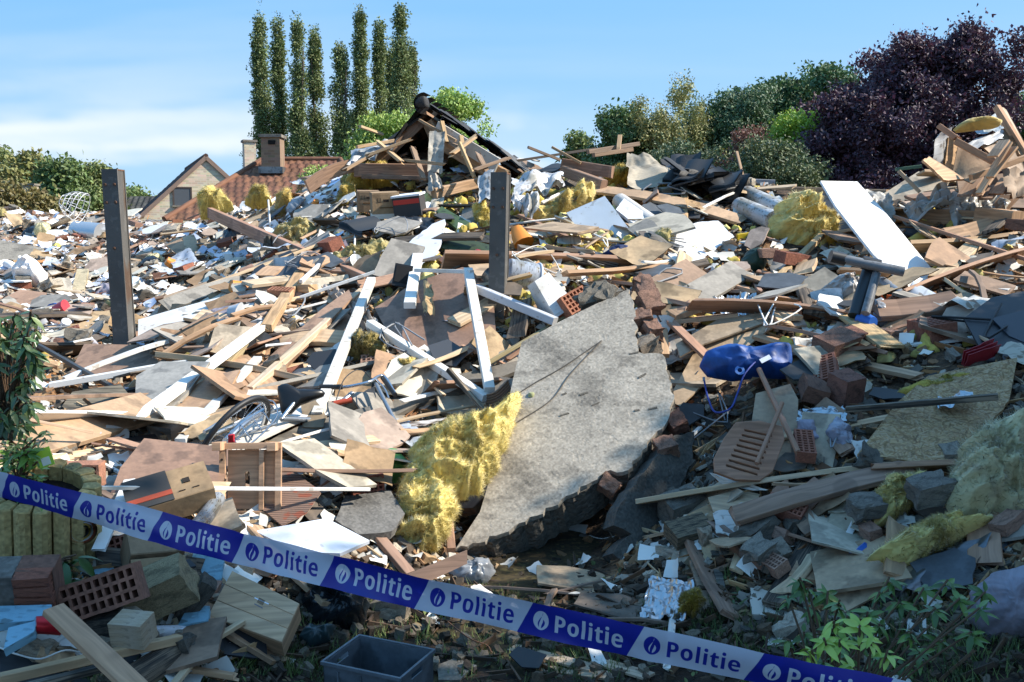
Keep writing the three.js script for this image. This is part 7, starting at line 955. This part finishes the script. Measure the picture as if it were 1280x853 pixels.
// ---------- what nobody could count: chips, splinters, shreds, dust lumps ----------
function stuff(name, label, cat, geos, m, n, tones, size, { flatn = 0.5, where = () => 1, lift = 0.02, hidden = 0.3 } = {}) {
  const per = Math.ceil(n / geos.length);
  geos.forEach((g) => {
    const im = new THREE.InstancedMesh(g, m, per); let c = 0, guard = 0;
    while (c < per && guard++ < per * 30) {
      const px = rr(-40, 1320), py = rr(225, 853); if (rnd() > where(px, py)) continue; if (keep.some((k) => inPoly(px, py, k)) && rnd() < 0.9) continue; const d = D(px, py); if (!d) continue; const p = W(px, py, d); p.x += rr(-0.15, 0.15); p.z += rr(-0.3, 0.15); p.y = H(p.x, p.z);
      const N = HN(p.x, p.z); p.addScaledVector(N, lift * rr(-0.5, 1.6)); const s = rr(...size) * (0.55 + d * 0.055); tmpM.compose(p, lieQ(N, rr(0, 6.28), flatn), tmpS.set(s * rr(0.7, 1.4), s * rr(0.7, 1.3), s)); im.setMatrixAt(c, tmpM); const tn = tones(px, py); tmpC.set(pick(tn)); const k = rr(0.75, 1.15); tmpC.multiplyScalar(k); im.setColorAt(c, tmpC); c++;
    }
    im.count = c; im.userData = { label, category: cat, kind: 'stuff' }; im.name = numbered(name); scene.add(im);
  });
}
const inSoil = (px, py) => region(px, py) === 'soil';
const chipT = (px, py) => { const r = region(px, py); return r === 'pale' ? ['#e0d6ca', '#e9e2da', '#d3b29e', '#c2927a', '#d6c3ac', '#b9b3aa', '#e0cab4', '#a09a92', '#efeae3'] : r === 'high' ? ['#c9c4bb', '#9a948b', '#5d5a56', '#b99a6c', '#d9d6d0', '#7d6a4f', '#3d3c3c'] : r === 'shade' ? ['#8c867d', '#6f6a64', '#9a8467', '#4a4845', '#b0aaa0', '#7b5b45'] : r === 'tiles' ? ['#3a3a3c', '#2c2c2e', '#55524d', '#7d6446'] : r === 'soil' ? ['#5c5044', '#7a6f62', '#8f8678', '#4a4036', '#6b5a48'] : ['#c9a983', '#a9805a', '#d3c8b8', '#8f8880', '#6b5a4a', '#b98f68', '#4b443d']; };  // shade region takes darker tones: its shade is put into the chip colours
const white = M('#ffffff', 0.9, { map: TX.plain });
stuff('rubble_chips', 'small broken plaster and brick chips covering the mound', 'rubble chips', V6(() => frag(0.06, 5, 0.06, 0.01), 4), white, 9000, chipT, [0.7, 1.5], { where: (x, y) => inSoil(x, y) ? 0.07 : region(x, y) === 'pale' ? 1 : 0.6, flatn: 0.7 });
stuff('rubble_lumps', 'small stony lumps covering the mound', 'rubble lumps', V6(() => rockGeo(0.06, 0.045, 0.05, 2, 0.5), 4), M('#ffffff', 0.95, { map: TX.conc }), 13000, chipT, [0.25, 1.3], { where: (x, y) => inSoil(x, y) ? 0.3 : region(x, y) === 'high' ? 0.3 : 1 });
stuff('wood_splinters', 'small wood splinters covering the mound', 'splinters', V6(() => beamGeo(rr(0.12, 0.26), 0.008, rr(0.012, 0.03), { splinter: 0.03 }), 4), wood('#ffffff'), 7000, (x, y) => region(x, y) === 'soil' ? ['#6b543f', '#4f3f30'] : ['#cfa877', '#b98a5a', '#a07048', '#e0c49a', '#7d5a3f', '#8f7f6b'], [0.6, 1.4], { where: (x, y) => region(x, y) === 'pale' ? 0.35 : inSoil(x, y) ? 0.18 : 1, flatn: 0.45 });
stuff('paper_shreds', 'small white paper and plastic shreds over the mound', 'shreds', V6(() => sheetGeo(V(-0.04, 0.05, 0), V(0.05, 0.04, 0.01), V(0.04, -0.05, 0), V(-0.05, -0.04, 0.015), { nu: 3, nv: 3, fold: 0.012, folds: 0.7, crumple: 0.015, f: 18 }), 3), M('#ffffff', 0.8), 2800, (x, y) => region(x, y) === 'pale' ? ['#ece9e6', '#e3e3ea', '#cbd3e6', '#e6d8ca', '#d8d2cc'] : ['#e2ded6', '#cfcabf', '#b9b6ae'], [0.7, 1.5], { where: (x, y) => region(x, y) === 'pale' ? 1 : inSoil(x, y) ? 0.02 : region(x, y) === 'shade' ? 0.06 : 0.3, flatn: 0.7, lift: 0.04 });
stuff('wool_shreds', 'small glass wool shreds over the mound', 'insulation shreds', V6(() => lumpGeo([[-0.05, -0.04], [0.04, -0.05], [0.06, 0.01], [-0.03, 0.05]], 0.04, { nr: 5, na: 14, amp: 1.2, f: 26 }), 3), M('#ffffff', 1, { map: TX.wool }), 500, () => ['#e0c96c', '#cdb45c', '#e6d892', '#a89756'], [0.6, 1.4], { where: (x, y) => region(x, y) === 'high' ? 1 : y < 450 && region(x, y) !== 'pale' ? 0.2 : 0 });
stuff('dead_leaves', 'dead brown and green leaves littering the soil', 'leaf litter', [(() => { const l = leafGeo.clone(); l.rotateX(Math.PI / 2); l.scale(0.05, 0.05, 0.05); return l; })()], M('#ffffff', 0.8), 2200, () => ['#4a3a28', '#5d4a30', '#3f4a26', '#6b5a3a', '#55602f'], [0.6, 1.5], { where: (x, y) => y > 690 ? 1 : 0, flatn: 0.8, lift: 0.015 });
stuff('grass_tufts', 'thin grass and weeds on the trampled soil', 'grass', [(() => { const gs = []; for (let i = 0; i < 9; i++) { const a = rr(0, 6.28), L = rr(0.03, 0.08), w = 0.003, c = V(rr(-0.03, 0.03), rr(-0.03, 0.03), 0), e = c.clone().add(V(Math.cos(a) * L * 0.6, Math.sin(a) * L * 0.6, L)); const s = V(-Math.sin(a) * w, Math.cos(a) * w, 0); gs.push(finish([c.x - s.x, c.y - s.y, 0, c.x + s.x, c.y + s.y, 0, e.x, e.y, e.z], [0, 1, 2], [0, 0, 1, 0, 0, 1])); } return merge(gs); })()], M('#ffffff', 0.7), 1500, () => ['#4f6130', '#3d4d26', '#67753c'], [0.7, 1.4], { where: (x, y) => y > 750 && fbm(x * 0.02, y * 0.03, 3, 2) > 0.5 ? 1 : 0, flatn: 0.15, lift: 0 });


scene.traverse((o) => { if (o.isMesh) { o.castShadow = true; o.receiveShadow = true; } });
renderer.render(scene, camera);
